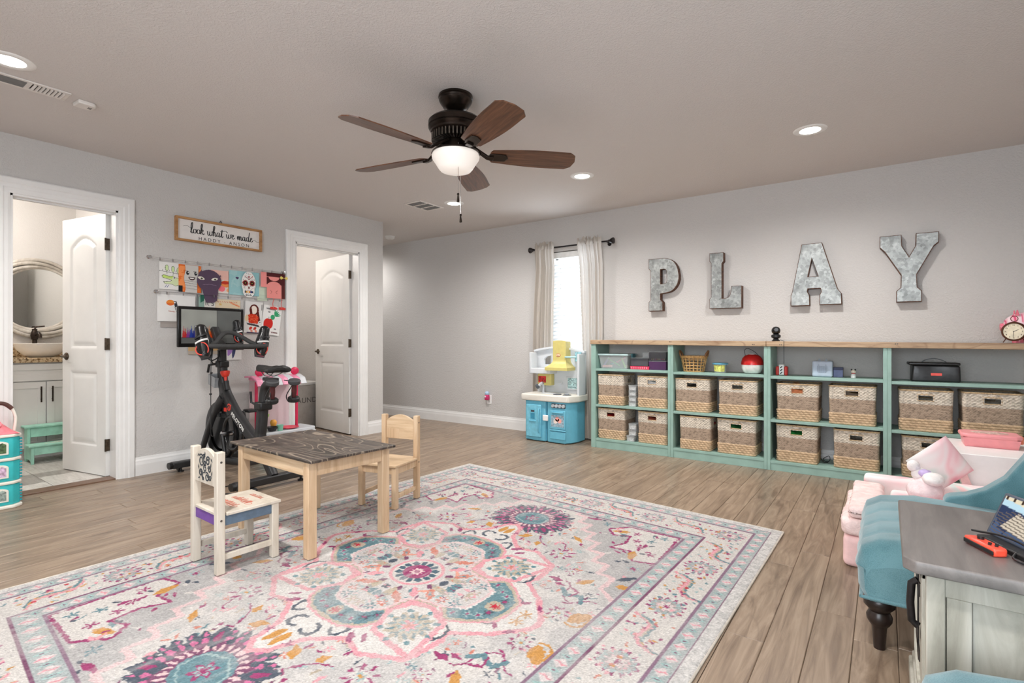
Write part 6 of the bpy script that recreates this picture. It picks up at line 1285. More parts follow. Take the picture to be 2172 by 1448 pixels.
shoe('black cycling shoe with coral trim hanging at the bar end nearest the bathroom', (-4.10, 1.83, 0.93), (0.22, -0.28, -0.75), 1.05)
shoe('black cycling shoe with white strap hanging at the bar end nearest the apple drawing', (-4.13, 2.265, 0.93), (-0.18, -0.18, -0.35), 1.02)
shoe('plain black cycling shoe tucked behind the handlebar in front of the screen', (-4.33, 2.20, 1.035), (0.12, -0.1, -0.4), 0.78)
o = MB().tube(smooth_path([(-4.12, 1.885, 1.03), (-4.115, 1.88, 0.97), (-4.112, 1.876, 0.80), (-4.118, 1.878, 0.62), (-4.110, 1.876, 0.42), (-4.112, 1.88, 0.345), (-4.10, 1.90, 0.343)], 6), 0.0028, 6).build('hanging_cord', M_BLACK, None, smooth=60); tag(o, 'thin black cord hanging straight down from the bike handlebar', 'cord')
for z in (0.815, 0.655): MB().ell((-4.115+(0.006 if z > 0.7 else -0.008), 1.879, z), (0.010, 0.010, 0.008), 10, 8).build('cord_clip', M_BLACK, o, smooth=60)
o = MB().tube(smooth_path([(-3.60, 1.90, 0.012), (-3.62, 1.83, 0.006), (-3.72, 1.76, 0.006), (-3.84, 1.80, 0.006), (-3.86, 1.90, 0.006), (-3.75, 1.94, 0.012)], 6), 0.0042, 6).build('power_cord', M_BLACK, None, smooth=60); tag(o, 'black power cord looped on the floor beside the bike base', 'cord')
MB().cbox((-3.575, 1.905, 0.018), (0.075, 0.04, 0.030)).build('power_brick', M_BLACK, o, bev=0.006)
# ---------------------------------------------------------------- left wall: sign, display wires and drawings
ARTROT = (PI/2, 0, PI/2)
def art(name, lab, y0, y1, z0, z1, base, fn, dx=0.006, rot=0.0, mask=None, cat='drawing', t=0.0012):
    w, h = y1-y0, z1-z0; X_, Y_ = panel_grid(w, h, 0.0026); p = Paint(X_, Y_, base)
    nz = vnoise(X_, Y_, 40, 3); p.c *= (0.985+0.03*nz)[..., None]
    fn(p, w, h); mk = mask(p, w, h) if mask else None
    curl = 0.0022*np.sin(X_/w*PI)*np.cos(Y_/h*2.2)
    o = colour_grid(name, np.stack([X_, Y_, curl], -1), p.c, vcol('paper_print', 0.8), None, close=t, mask=mk)
    o.location = (XL+dx, y0, z0); o.rotation_euler = ARTROT
    if rot: o.rotation_euler = (PI/2+0.0, rot, PI/2); o.rotation_mode = 'XYZ'; o.matrix_world = Matrix.Translation((XL+dx, y0, z0)) @ Euler(ARTROT).to_matrix().to_4x4() @ RM(rz=rot)
    return tag(o, lab, cat, 'drawings hung on the wires')
K = (40,40,42)
def f_croc(p, w, h):
    for x, y in ((0.055,0.175),(0.10,0.168),(0.14,0.160)): p.ellipse(x, y, 0.013, 0.026, (70,90,60)); p.ellipse(x, y, 0.010, 0.023, (206,226,170)); p.stroke([(x,y-0.05),(x,y-0.026)], 0.003, (90,110,80))
    p.stroke([(0,0.148),(w,0.132)], 0.003, K)
    for x in (0.02,0.07,0.12): p.stroke([(x,0.145),(x+0.004,0.158)], 0.003, K)
    jaw = [(0.018,0.105),(0.03,0.118),(0.07,0.108),(0.10,0.112),(0.12,0.10),(0.155,0.098),(0.155,0.05),(0.12,0.03),(0.09,0.045),(0.04,0.045),(0.03,0.062),(0.08,0.066),(0.09,0.078),(0.03,0.092)]
    p.fill(p.poly(jaw), (214,226,180)); p.fill(p.poly(jaw[:5]+[(0.09,0.09),(0.03,0.092)]), (196,222,120)); p.stroke(jaw, 0.003, K, True); p.ellipse(0.108,0.098,0.010,0.009,(240,240,236)); p.ellipse(0.109,0.098,0.006,0.006,K)
    for x in (0.04,0.055): p.stroke([(x,0.015),(x+0.012,0.035)], 0.004, (90,100,150))
art('crocodile_drawing', 'pen drawing of a green crocodile with trees on white paper', 1.775, 1.925, 1.475, 1.697, (232,230,226), f_croc, 0.006)
art('orange_paper', 'orange construction paper sheet behind the mummy cut-out', 1.915, 2.09, 1.464, 1.692, (232,118,56), lambda p, w, h: (p.fill(fnoise(p.X, p.Y, 30, 4) > 0.6, (244,150,90)), p.fill((p.X < 0.03) & (p.Y < 0.05), K)), 0.010)
def f_mum(p, w, h):
    for x in (0.030,0.092): p.ellipse(x,0.165,0.012,0.017,K); p.ellipse(x+0.004,0.170,0.004,0.005,(240,240,240)); p.stroke([(x-0.018,0.178),(x-0.008,0.184)], 0.003, K)
    p.fill((p.el(0.062,0.128,0.026,0.022) < 1) & (p.Y < 0.132), (60,30,34)); p.fill((p.el(0.062,0.124,0.018,0.008) < 1) & (p.Y < 0.126), (240,236,232))
    for y in (0.096,0.078,0.058,0.034): p.stroke([(0,y+0.006),(w*0.5,y),(w,y-0.004)], 0.0028, (110,110,108))
art('mummy_cutout', 'grey paper mummy cut-out with a smiling face', 1.952, 2.074, 1.459, 1.69, (206,202,197), f_mum, 0.016, mask=lambda p, w, h: (p.X > 0.006+0.006*np.sin(p.Y*40)) & (p.X < w-0.006-0.012*(p.Y < 0.12)))
def f_pur(p, w, h):
    for x, s in ((0.035,1),(0.145,-1)): p.leaf(x,0.205,0.030,0.013,-0.25*s,(232,228,214)); p.ellipse(x+0.004,0.203,0.010,0.007,(60,60,50))
    p.stroke([(0.05,0.152),(0.11,0.158),(0.16,0.152)], 0.003, (150,128,150))
art('purple_monster', 'dark purple paper monster head cut-out with slanted eyes', 2.050, 2.254, 1.385, 1.668, (90,72,92), f_pur, 0.022, mask=lambda p, w, h: (p.el(0.102,0.186,0.101,0.098) < 1) | p.poly([(0.03,0.15),(0.18,0.15),(0.165,0.02),(0.14,0.0),(0.07,0.0)]) | p.poly([(0.01,0.24),(0.04,0.28),(0.05,0.25)]) | p.poly([(0.19,0.25),(0.203,0.24),(0.18,0.21)]))
def f_food(p, w, h):
    p.fill(p.Y > 0.12, (236,180,166), 0.8)
    for x, y, a, b, c in ((0.13,0.085,0.05,0.03,(236,140,80)),(0.12,0.095,0.035,0.014,(196,60,44)),(0.09,0.04,0.03,0.025,(240,120,130)),(0.17,0.045,0.028,0.026,(230,200,120)),(0.18,0.15,0.02,0.03,(190,150,80)),(0.15,0.03,0.02,0.016,(240,170,120))): p.ellipse(x, y, a, b, c)
art('food_collage', 'pastel paper collage of food half hidden by the purple monster', 2.17, 2.32, 1.474, 1.674, (224,214,206), lambda p, w, h: f_food(p, w, h), 0.009)
def f_teal(p, w, h): p.fill(fnoise(p.X, p.Y, 20, 6) > 0.55, (166,206,208)); p.ellipse(0.066,0.155,0.009,0.007,(70,50,90)); p.ellipse(0.078,0.155,0.009,0.007,(70,50,90)); p.fill(p.poly([(0.058,0.155),(0.086,0.155),(0.072,0.138)]), (70,50,90)); p.fill(p.X > w*0.78, (142,190,196), 0.6)
art('teal_paper', 'pale teal paper sheet with a tiny heart behind the sugar skull', 2.325, 2.60, 1.470, 1.688, (154,200,204), f_teal, 0.007)
def f_skull(p, w, h):
    q = np.random.default_rng(8)
    for _ in range(60): p.ellipse(q.uniform(0.01,w-0.01), q.uniform(0.01,h-0.01), 0.003, 0.003, [(60,90,120),(190,60,60),(90,140,150),(70,70,80)][q.integers(4)])
    for x, s in ((0.036,1),(0.098,1)):
        p.flower(x,0.132,0.030,12,(150,50,44),0.12); p.ellipse(x,0.132,0.016,0.018,(50,24,26)); p.ellipse(x,0.132,0.004,0.004,(200,170,60))
    p.stroke([(0.03,0.195),(0.068,0.165),(0.105,0.195)], 0.005, (150,50,50)); p.flower(0.068,0.188,0.012,4,(150,30,40),0.3); p.fill(p.poly([(0.058,0.083),(0.078,0.083),(0.068,0.108)]), (110,30,36))
    for i, c in enumerate(((60,60,70),(214,150,60),(240,220,180),(226,140,60),(60,80,150),(40,40,60))): p.fill((np.abs(p.X-(0.035+0.013*i)) < 0.006) & (np.abs(p.Y-0.052) < 0.008), c)
    for x in (0.05,0.068,0.086): p.ellipse(x,0.022,0.007,0.006,(50,80,80))
art('sugar_skull', 'white sugar skull mask cut-out with red flower eyes', 2.428, 2.562, 1.452, 1.686, (236,234,230), f_skull, 0.020, mask=lambda p, w, h: (p.el(w/2,h*0.56,w/2,h*0.46) < 1) | ((p.el(w/2,h*0.25,w*0.42,h*0.25) < 1)))
def f_pink(p, w, h):
    p.fill(p.X > 0.20, (92,44,42)); p.fill((p.X < 0.055), (240,150,146)); p.fill((p.X > 0.055) & (p.X < 0.205) & (p.Y < 0.205), (238,150,144))
    p.fill((p.X > 0.055) & (p.Y > 0.13) & (p.Y < 0.20) & (p.el(0.13,0.205,0.055,0.040) > 1) & (p.el(0.13,0.105,0.075,0.055) > 1), (84,36,38)); p.fill((p.X > 0.055) & (p.Y > 0.205), (84,36,38))
    for x, s in ((0.10,1),(0.155,-1)): p.stroke([(x-0.008*s,0.075),(x+0.008*s,0.060),(x-0.004*s,0.045)], 0.003, (120,60,56))
art('pink_creature', 'pink paper creature with brown bow band on a dark backing', 2.61, 2.85, 1.461, 1.703, (238,150,144), f_pink, 0.018, mask=lambda p, w, h: (p.X > 0.055) | (p.Y > 0.10))
for y, nm in ((2.715, 'toward the girl drawing'), (2.800, 'toward the doorway')):
    t = thing('paper_leg', 'dangling red-footed paper leg under the pink creature, '+nm, 'drawing', (XL+0.020, y, 1.355), 0, 'paper legs')
    MB().tube([(0, 0.02, 0.106), (0, 0.010, 0.055), (0, 0.016, 0.012)], 0.0035, 5).build('leg_strip', plain('pink_strip', (226,120,112), 0.8), t); MB().prism([(-0.012, 0.0), (0.052, 0.0), (0.058, 0.016), (0.03, 0.026), (-0.016, 0.024)], 0.0, 0.0015, RM(*ARTROT)).build('foot', plain('red_paper', (206,58,50), 0.8), t)
art('green_note', 'pale green note paper hanging below the pink creature', 2.582, 2.685, 1.432, 1.566, (206,218,198), lambda p, w, h: [p.stroke([(0.01,0.02+0.012*i),(0.09,0.02+0.012*i)], 0.0025, (170,190,176)) for i in range(4)], 0.005)
ye = thing('yellow_bow', 'small yellow paper bow clipped at the wire end', 'drawing', (XL+0.026, 2.835, 1.662))
for s in (-1, 1): MB().prism([(0, 0), (s*0.03, 0.018), (s*0.042, 0.0), (s*0.03, -0.016)], 0, 0.002, RM(*ARTROT)).build('bow_loop', plain('yellow_paper', (226,204,110), 0.8), ye)
def f_tou(p, w, h): p.ellipse(0.095,0.155,0.030,0.022,(232,140,60)); p.fill((p.el(0.095,0.150,0.030,0.020) < 1) & (p.Y < 0.15), (226,110,50)); p.fill(p.poly([(0.12,0.165),(0.14,0.168),(0.155,0.10),(0.145,0.07),(0.13,0.10)]), (50,50,56)); p.ellipse(0.128,0.155,0.006,0.006,(240,240,240)); p.fill(p.poly([(0.132,0.12),(0.142,0.12),(0.138,0.08)]), (236,236,232)); p.stroke([(0.08,0.085),(0.13,0.080)], 0.006, (196,150,140))
art('toucan_drawing', 'white paper with a small toucan drawing on the lower wire', 1.760, 2.045, 1.214, 1.434, (234,232,229), f_tou, 0.008)
art('grey_card', 'narrow grey card showing below the toucan drawing', 1.784, 1.93, 1.165, 1.30, (168,160,154), lambda p, w, h: p.fill(p.Y > 0.03, (150,142,136), 0.6), 0.004)
art('green_card', 'small dark green card beside the purple monster chin', 2.055, 2.15, 1.26, 1.45, (150,178,166), lambda p, w, h: (p.fill(p.poly([(0.03,0.12),(0.09,0.16),(0.09,0.19),(0.03,0.19)]), (60,120,100)), p.fill(p.X < 0.018, (120,124,122))), 0.006)
def f_its(p, w, h):
    p.stroke([(0.012,0.10),(0.012,0.135)], 0.005, K); p.stroke([(0.028,0.14),(0.028,0.105),(0.036,0.10)], 0.005, K); p.stroke([(0.020,0.128),(0.038,0.128)], 0.004, K); p.stroke([(0.045,0.145),(0.043,0.135)], 0.004, K); p.stroke([(0.078,0.130),(0.062,0.132),(0.060,0.120),(0.076,0.114),(0.074,0.101),(0.058,0.102)], 0.005, K)
art('lettered_card', "white card lettered It's above the bike screen", 2.115, 2.205, 1.262, 1.418, (226,222,214), f_its, 0.012)
def f_cream(p, w, h):
    for i in range(9): p.stroke([(0.02+0.02*i,h-0.018),(0.03+0.02*i,h-0.026)], 0.004, (206,90,60))
    q = np.random.default_rng(3)
    for i in range(8): p.stroke([(0.13+0.01*i,h-0.02-0.004*i),(0.138+0.01*i,h-0.034-0.004*i),(0.142+0.01*i,h-0.022-0.004*i)], 0.004, (226,110,50))
    p.flower(0.045,h-0.045,0.014,6,(206,160,60),0.4)
art('cream_card', 'cream card with orange writing above the bike screen', 2.205, 2.425, 1.255, 1.422, (224,206,176), f_cream, 0.007)
def f_girl(p, w, h):
    p.fill(p.poly([(0.04,0.02),(0.15,0.02),(0.15,0.085),(0.04,0.085)]), (238,232,228)); p.ellipse(0.085,0.215,0.044,0.052,(92,28,24)); p.ellipse(0.083,0.215,0.030,0.038,(240,228,216)); p.fill(p.poly([(0.045,0.20),(0.06,0.24),(0.075,0.15),(0.06,0.10),(0.045,0.13)]), (92,28,24)); p.fill(p.poly([(0.11,0.24),(0.13,0.20),(0.15,0.11),(0.135,0.09),(0.115,0.15)]), (92,28,24)); p.fill(p.poly([(0.03,0.165),(0.06,0.178),(0.11,0.172),(0.13,0.15),(0.125,0.088),(0.04,0.092)]), (214,60,36))
    q = np.random.default_rng(6)
    for _ in range(40): p.ellipse(q.uniform(0.045,0.12), q.uniform(0.095,0.165), 0.004, 0.003, (236,110,70))
    p.ellipse(0.02,0.135,0.016,0.032,(226,206,170)); p.fill(p.poly([(0.02,0.092),(0.13,0.080),(0.148,0.058),(0.03,0.075)]), (70,70,74)); p.ellipse(0.145,0.105,0.014,0.014,(240,240,238)); p.ellipse(0.145,0.105,0.005,0.005,K)
    for x in (0.06,0.10): p.leaf(x,0.045,0.02,0.012,0.8,(206,60,50)); p.leaf(x+0.01,0.02,0.016,0.01,2.2,(232,150,130))
    p.stroke([(0.035,0.0),(0.15,0.0)], 0.02, (80,66,96)); p.stroke([(0.155,0.22),(0.155,0.27)], 0.006, K)
art('girl_drawing', 'drawing of a long-haired girl in a red dress', 2.452, 2.617, 1.132, 1.424, (226,224,222), f_girl, 0.013, rot=-0.06)
def f_apple(p, w, h):
    p.ellipse(0.052,0.10,0.036,0.052,(206,48,40)); p.ellipse(0.080,0.105,0.028,0.048,(206,48,40)); p.stroke([(0.066,0.145),(0.062,0.17)], 0.004, K)
    for i in range(5): a = 0.3+0.3*i; p.leaf(0.115+0.036*math.cos(a),0.178+0.040*math.sin(a),0.030,0.007,a,(60,160,110))
    p.ellipse(0.10,0.170,0.022,0.024,(60,160,110)); wr = (70,70,72)
    for i, (x, y, l) in enumerate(((0.03,0.245,0.09),(0.05,0.215,0.03),(0.125,0.06,0.025),(0.10,0.025,0.07))):
        n = int(l/0.011)
        for k in range(n): p.stroke([(x+k*0.011,y+0.008),(x+k*0.011+0.003,y-0.006),(x+k*0.011+0.007,y+0.006),(x+k*0.011+0.009,y-0.004)], 0.0032, wr if i != 3 else (110,50,50))
art('apple_drawing', 'white paper with a red apple and green handprint leaves', 2.610, 2.795, 1.125, 1.402, (234,233,230), f_apple, 0.010, rot=-0.13)
art('tan_card', 'tan card on the wall under the bike handlebar', 1.99, 2.235, 0.94, 1.085, (214,178,128), lambda p, w, h: p.fill(p.Y < 0.03, (190,176,160)), 0.006)
art('purple_bird_drawing', 'white paper with a purple and navy feather drawing under the handlebar', 2.235, 2.435, 0.885, 1.09, (230,228,226), lambda p, w, h: (p.leaf(0.10,0.09,0.06,0.022,1.2,(170,130,200)), p.leaf(0.13,0.07,0.06,0.014,1.4,(66,72,110)), p.leaf(0.07,0.11,0.03,0.012,0.7,(196,160,214))), 0.007)
# wires, end fittings, clips
for (ya, yb, za, zb, lb) in ((1.70, 2.835, 1.722, 1.716, 'upper'), (1.75, 2.82, 1.452, 1.446, 'lower')):
    t = thing('display_wire', lb+' steel display wire strung across the wall of drawings', 'display wire', (XL, ya, za))
    w_ = MB(); w_.tube([(0.030, 0, 0), (0.029, (yb-ya)/2, -0.006), (0.030, yb-ya, zb-za)], 0.0013, 5); w_.build('wire', M_CHROME, t)
    if lb == 'upper':
        w2 = MB(); w2.tube([(0.024, 0.03, -0.012), (0.026, (yb-ya)/2, -0.018), (0.026, yb-ya-0.01, zb-za-0.010)], 0.0011, 5); w2.build('wire', M_CHROME, t)
    for e, (yy, zz) in enumerate(((0, 0), (yb-ya, zb-za))):
        if lb == 'upper' or e == 0:
            MB().lathe([(0, 0), (0.014, 0.0), (0.015, 0.004), (0.008, 0.010), (0.008, 0.024), (0.013, 0.030), (0.012, 0.038), (0, 0.040)], 16, Matrix.Translation((0.0002, yy, zz)) @ RM(ry=PI/2)).build('end_mount', M_CHROME, t, smooth=40)
    n = 12 if lb == 'upper' else 9
    for i in range(n):
        yy = 0.07+(yb-ya-0.10)*i/(n-1); cl = MB(); cl.cbox((0.031, yy, -0.012), (0.010, 0.007, 0.020)); cl.tube([(0.031+0.004*math.cos(a), yy, 0.002+0.005*math.sin(a)) for a in [2*PI*k/8 for k in range(8)]], 0.001, 4, closed=True); cl.build('clip', M_CHROME, t)
# framed sign
sg = thing('framed_sign', 'long wood-framed white sign reading look what we made', 'sign', (XL, 2.250, 1.886))
fw, fh = 0.365, 0.201; M_SGF = wood('honey_oak_frame', (142,98,56), (178,130,80), (204,160,110), (30, 3, 30), 0.5, 0.08)
MB().box(0.002, 0.012, -fw+0.012, fw-0.012, 0.012, fh-0.012).build('sign_board', plain('white_sign_board', (234,230,226), 0.6, var=0.01), sg)
for (a, b, c, d) in ((-fw, fw, 0, 0.018), (-fw, fw, fh-0.018, fh)): MB().box(0.001, 0.034, a, b, c, d).build('frame_rail', M_SGF, sg, bev=0.002)
for (a, b) in ((-fw, -fw+0.018), (fw-0.018, fw)): MB().box(0.001, 0.034, a, b, 0.0182, fh-0.0182).build('frame_stile', M_SGF, sg, bev=0.002)
MB().tube([(0.012, -0.012, fh), (0.012, 0, fh+0.022), (0.012, 0.012, fh)], 0.003, 6).build('hanger', M_MBLACK, sg)
GL = dict(l=(0.5, [[(0,0.1),(.3,1.1),(.42,2.0),(.28,2.2),(.14,1.7),(.1,.6),(.18,.08),(.34,0),(.55,.3)]]), o=(0.72, [[(.5,.9),(.2,.85),(.05,.45),(.2,.05),(.5,.1),(.6,.5),(.5,.9),(.6,.75),(.8,.8)]]), k=(0.78, [[(0,.1),(.28,1.2),(.42,2.0),(.28,2.2),(.14,1.7),(.1,0)], [(.1,.5),(.4,1.0),(.55,.85),(.4,.55),(.2,.5),(.4,.3),(.55,0),(.8,.25)]]),
 w=(1.12, [[(0,.9),(.08,.3),(.25,0),(.45,.3),(.5,.9),(.5,.25),(.7,0),(.95,.4),(.98,.95),(1.15,.85)]]), h=(0.8, [[(0,.1),(.28,1.2),(.42,2.0),(.28,2.2),(.14,1.7),(.1,0)], [(.1,.35),(.32,.9),(.48,.8),(.48,.2),(.62,0),(.82,.3)]]), a=(0.85, [[(.55,.85),(.25,.9),(.05,.45),(.2,.05),(.45,.25),(.58,.9),(.55,.2),(.68,0),(.88,.3)]]), t=(0.6, [[(.1,.3),(.32,1.7),(.22,.3),(.34,0),(.55,.3)], [(-.1,1.25),(.3,1.3),(1.1,1.5),(1.5,1.2)]]),
 e=(0.65, [[(0,.4),(.35,.55),(.45,.85),(.25,.95),(.1,.5),(.2,.08),(.45,.05),(.68,.35)]]), m=(1.15, [[(0,.3),(.12,.9),(.14,0),(.3,.7),(.43,.9),(.5,.7),(.48,0),(.65,.7),(.78,.9),(.86,.7),(.85,.15),(.98,0),(1.18,.3)]]), d=(0.88, [[(.55,.85),(.25,.9),(.05,.45),(.2,.05),(.45,.25),(.62,1.0),(.78,2.1)], [(.62,1.0),(.55,.2),(.68,0),(.9,.3)]]))
def script(txt, x, y, s, mb, r):
    for chh in txt:
        if chh == ' ': x += 0.62*s; continue
        adv, strokes = GL[chh]
        for st_ in strokes:
            pts = smooth_path([(0.0126, x+px_*s, y+py_*s) for px_, py_ in st_], 5); n = len(pts); rad = [r*(0.55+0.75*abs((pts[min(i+1, n-1)]-pts[max(i-1, 0)]).normalized().z)) for i in range(n)]
            mb.tube(pts, rad, 5, up=(1, 0, 0))
        x += adv*s
    return x
ST = MB(); S_ = 0.040; x_ = -0.245; ST.tube(smooth_path([(0.0126, x_-0.055, 0.125), (0.0126, x_-0.03, 0.135), (0.0126, x_-0.005, 0.122), (0.0126, x_+0.012, 0.115)], 5), 0.0014, 5); xe = script('look what we made', x_, 0.078, S_, ST, 0.0028); ST.tube(smooth_path([(0.0126, xe-0.005, 0.09), (0.0126, xe+0.02, 0.098), (0.0126, xe+0.045, 0.085), (0.0126, xe+0.07, 0.097)], 5), 0.0014, 5)
M_INK = plain('black_sign_ink', (44,42,42), 0.8); so = ST.build('script_lettering', M_INK, sg); so['label'] = 'black script words look what we made'
me = text_mesh('HADDY - ANSON', 0.040, 0.0003, space=1.5); o = mkobj('small_lettering', me, M_INK, sg, loc=(0.0128, 0.035, 0.039), rot=ARTROT); o['label'] = 'black capitals HADDY - ANSON'
# ---------------------------------------------------------------- bathroom
M_CABI = plain('white_cabinet_paint', (232,230,226), 0.4, var=0.012, nscale=6)
def granite():
    m, k = newmat('speckled_granite', (170,150,120), 0.15); co = coords(k); v = k.n('ShaderNodeTexNoise', i_Scale=60.0, i_Detail=5.0, i_Roughness=0.75); k.l(co, v.inputs[0])
    k.l(ramp(k, v.outputs[0], [(0.36, (60,46,36)), (0.45, (150,118,80)), (0.52, (212,192,160)), (0.60, (190,160,116)), (0.68, (232,222,204))]), k.b.inputs['Base Color']); return m
M_GRAN = granite()
va = thing('bathroom_vanity', 'white shaker bathroom vanity with granite top', 'vanity', (-6.42, 1.16, 0))
ox, oy = -6.42, 1.16
bx_ = lambda a, b, c, d, e, f: MB().box(a-ox, b-ox, c-oy, d-oy, e, f)
bx_(-6.68, -6.155, 0.60, 1.745, 0.09, 0.862).build('cabinet_body', M_CABI, va); bx_(-6.66, -6.22, 0.61, 1.74, 0.0, 0.09).build('toe_kick', M_CABI, va)
bx_(-6.695, -6.115, 0.58, 1.747, 0.863, 0.905).build('countertop', M_GRAN, va, bev=0.004); bx_(-6.698, -6.675, 0.58, 1.747, 0.9055, 1.0).build('backsplash', M_GRAN, va, bev=0.003)
def shaker(nm, y0, y1, z0, z1, hy=None):
    d = bx_(-6.1545, -6.142, y0, y1, z0, z1).build(nm, M_CABI, va, bev=0.002); q = 0.055
    for (a, b, c, e) in ((y0, y1, z0, z0+q), (y0, y1, z1-q, z1), (y0, y0+q, z0+q, z1-q), (y1-q, y1, z0+q, z1-q)): bx_(-6.1425, -6.133, a, b, c, e).build('shaker_frame', M_CABI, d, bev=0.0015)
    if hy:
        h = MB(); h.cyl((-6.110-ox, hy-oy, 0.51), (-6.110-ox, hy-oy, 0.65), 0.006, n=10)
        for z in (0.535, 0.625): h.cyl((-6.133-ox, hy-oy, z), (-6.110-ox, hy-oy, z), 0.004, n=8)
        h.build('bar_pull', M_BRONZE, d, smooth=40)
shaker('door', 0.955, 1.386, 0.11, 0.690, 1.352); shaker('door', 1.394, 1.735, 0.11, 0.690, 1.430); shaker('drawer_front', 0.955, 1.735, 0.70, 0.850)
M_CER = plain('white_ceramic', (240,239,236), 0.12, var=0.01)
sk = thing('vessel_sink', 'white oval vessel sink standing on the granite counter', 'sink', (-6.40, 1.415, 0.906))
MB().lathe([(0, 0), (0.085, 0.0), (0.13, 0.022), (0.175, 0.07), (0.200, 0.125), (0.194, 0.127), (0.17, 0.075), (0.125, 0.03), (0.0, 0.016)], 48, Matrix.Diagonal((0.92, 1, 1, 1))).build('bowl', M_CER, sk, smooth=50); MB().lathe([(0, 0.0165), (0.02, 0.0165), (0.022, 0.021), (0, 0.022)], 16).build('drain', M_BRONZE, sk, smooth=40)
fa_ = thing('vessel_faucet', 'tall oil-rubbed bronze faucet behind the vessel sink', 'faucet', (-6.62, 1.415, 0.906))
MB().lathe([(0, 0), (0.03, 0.0), (0.03, 0.008), (0.020, 0.014), (0.019, 0.16), (0.026, 0.165), (0.026, 0.175), (0.032, 0.20), (0.026, 0.235), (0.018, 0.25), (0.022, 0.262), (0, 0.27)], 24).build('column', M_BRONZE, fa_, smooth=40)
MB().tube(smooth_path([(0.01, 0, 0.20), (0.07, 0.01, 0.225), (0.12, 0.012, 0.21), (0.135, 0.012, 0.175)], 6), 0.013, 12).build('spout', M_BRONZE, fa_, smooth=60); MB().tube([(0, 0, 0.262), (0.0, 0.01, 0.285), (0.02, 0.07, 0.292)], [0.008, 0.008, 0.006], 10).build('lever', M_BRONZE, fa_, smooth=60)
mi = thing('round_mirror', 'round wall mirror in a coiled whitewashed rope frame', 'mirror', (-6.699, 1.455, 1.465))
MB().lathe([(0, 0.0), (0.30, 0.0), (0.30, 0.014), (0, 0.014)], 64, RM(ry=PI/2)).build('mirror_glass', newmat('mirror_silver', (235,238,238), 0.02, 1.0)[0], mi)
M_ROPE = wood('whitewashed_rattan', (150,142,130), (200,193,182), (226,221,212), (3, 3, 3), 0.6, 0.05, dist=2.0)
for k, (r0, tw, ph) in enumerate(((0.298, 0.010, 0.0), (0.322, 0.014, 1.2), (0.345, 0.014, 2.6), (0.362, 0.012, 4.0))):
    pts = [];
    for i in range(72):
        a = 2*PI*i/72; r = r0+tw*math.sin(2*a+ph); pts.append((0.022+0.012*math.cos(2*a+ph), r*math.cos(a), r*math.sin(a)))
    MB().tube(pts, 0.017 if k else 0.014, 10, closed=True).build('rattan_coil', M_ROPE, mi, smooth=60)
# mint step stool
M_MINT = plain('mint_milk_paint', (164,218,198), 0.6, var=0.05, nscale=18)
ss = thing('step_stool', 'mint green painted two-step wooden stool in the bathroom', 'step stool', (-5.98, 1.43, 0.006))
for y in (-0.185, 0.185):
    m = MB(); m.prism([(0.10, 0), (0.085, 0.0), (0.070, 0.022), (0.045, 0.030), (-0.055, 0.030), (-0.075, 0.022), (-0.09, 0), (-0.12, 0), (-0.12, 0.295), (-0.02, 0.295), (-0.02, 0.145), (0.10, 0.145)], y-0.010, y+0.010, RM(rx=PI/2) @ Matrix.Diagonal((1, 1, -1, 1))); m.build('side_panel', M_MINT, ss, bev=0.002)
MB().box(-0.02, 0.115, -0.215, 0.215, 0.1455, 0.163).build('step_tread', M_MINT, ss, bev=0.004); MB().box(-0.135, -0.005, -0.215, 0.215, 0.2955, 0.313).build('step_tread', M_MINT, ss, bev=0.004)
MB().box(0.085, 0.098, -0.174, 0.174, 0.075, 0.145).build('riser', M_MINT, ss, bev=0.002); MB().box(-0.035, -0.022, -0.174, 0.174, 0.215, 0.295).build('riser', M_MINT, ss, bev=0.002)
for k in range(3): MB().box(0.01+0.022*k, 0.03+0.024*k, 0.0-0.05*k, 0.09-0.02*k, 0.1632, 0.1637).build('worn_patch', plain('worn_mint', (196,206,190), 0.8, var=0.2), ss)
tb_ = thing('towel_bar', 'dark towel bar on the bathroom side wall', 'towel bar', (-6.2, 1.749, 1.18)); MB().cyl((-0.25, -0.06, 0), (0.25, -0.06, 0), 0.008, n=10).build('bar', M_BRONZE, tb_, smooth=40)
for x in (-0.24, 0.24): MB().cyl((x, 0, 0), (x, -0.066, 0), 0.012, n=12).build('post', M_BRONZE, tb_, smooth=40)
def flush(x, y, w, lab):  # unseen dome fixtures, added to light the two side rooms
    t = thing('added_flush_light', lab, 'ceiling light', (x, y, ZC)); MB().lathe([(0, -0.07), (0.08, -0.062), (0.13, -0.035), (0.145, 0.0)], 32, cap=False).build('glass_dome', emis('dome_glow', (255,244,230), 3.0), t, smooth=60); MB().lathe([(0.145, -0.012), (0.16, -0.008), (0.16, 0.0)], 32, cap=False).build('rim', M_BRONZE, t)
    l = bpy.data.lights.new('added_dome_lamp', 'POINT'); l.energy = w; l.color = (1.0, 0.95, 0.90); l.shadow_soft_size = 0.12; o = bpy.data.objects.new('added_dome_lamp', l); COL.objects.link(o); o.parent = t; o.location = (0, 0, -0.18)
flush(-6.05, 0.62, BATH_W, 'unseen domed ceiling light added to brighten the bathroom'); flush(-6.0, 2.95, LAUND_W, 'unseen domed ceiling light added to brighten the laundry room')
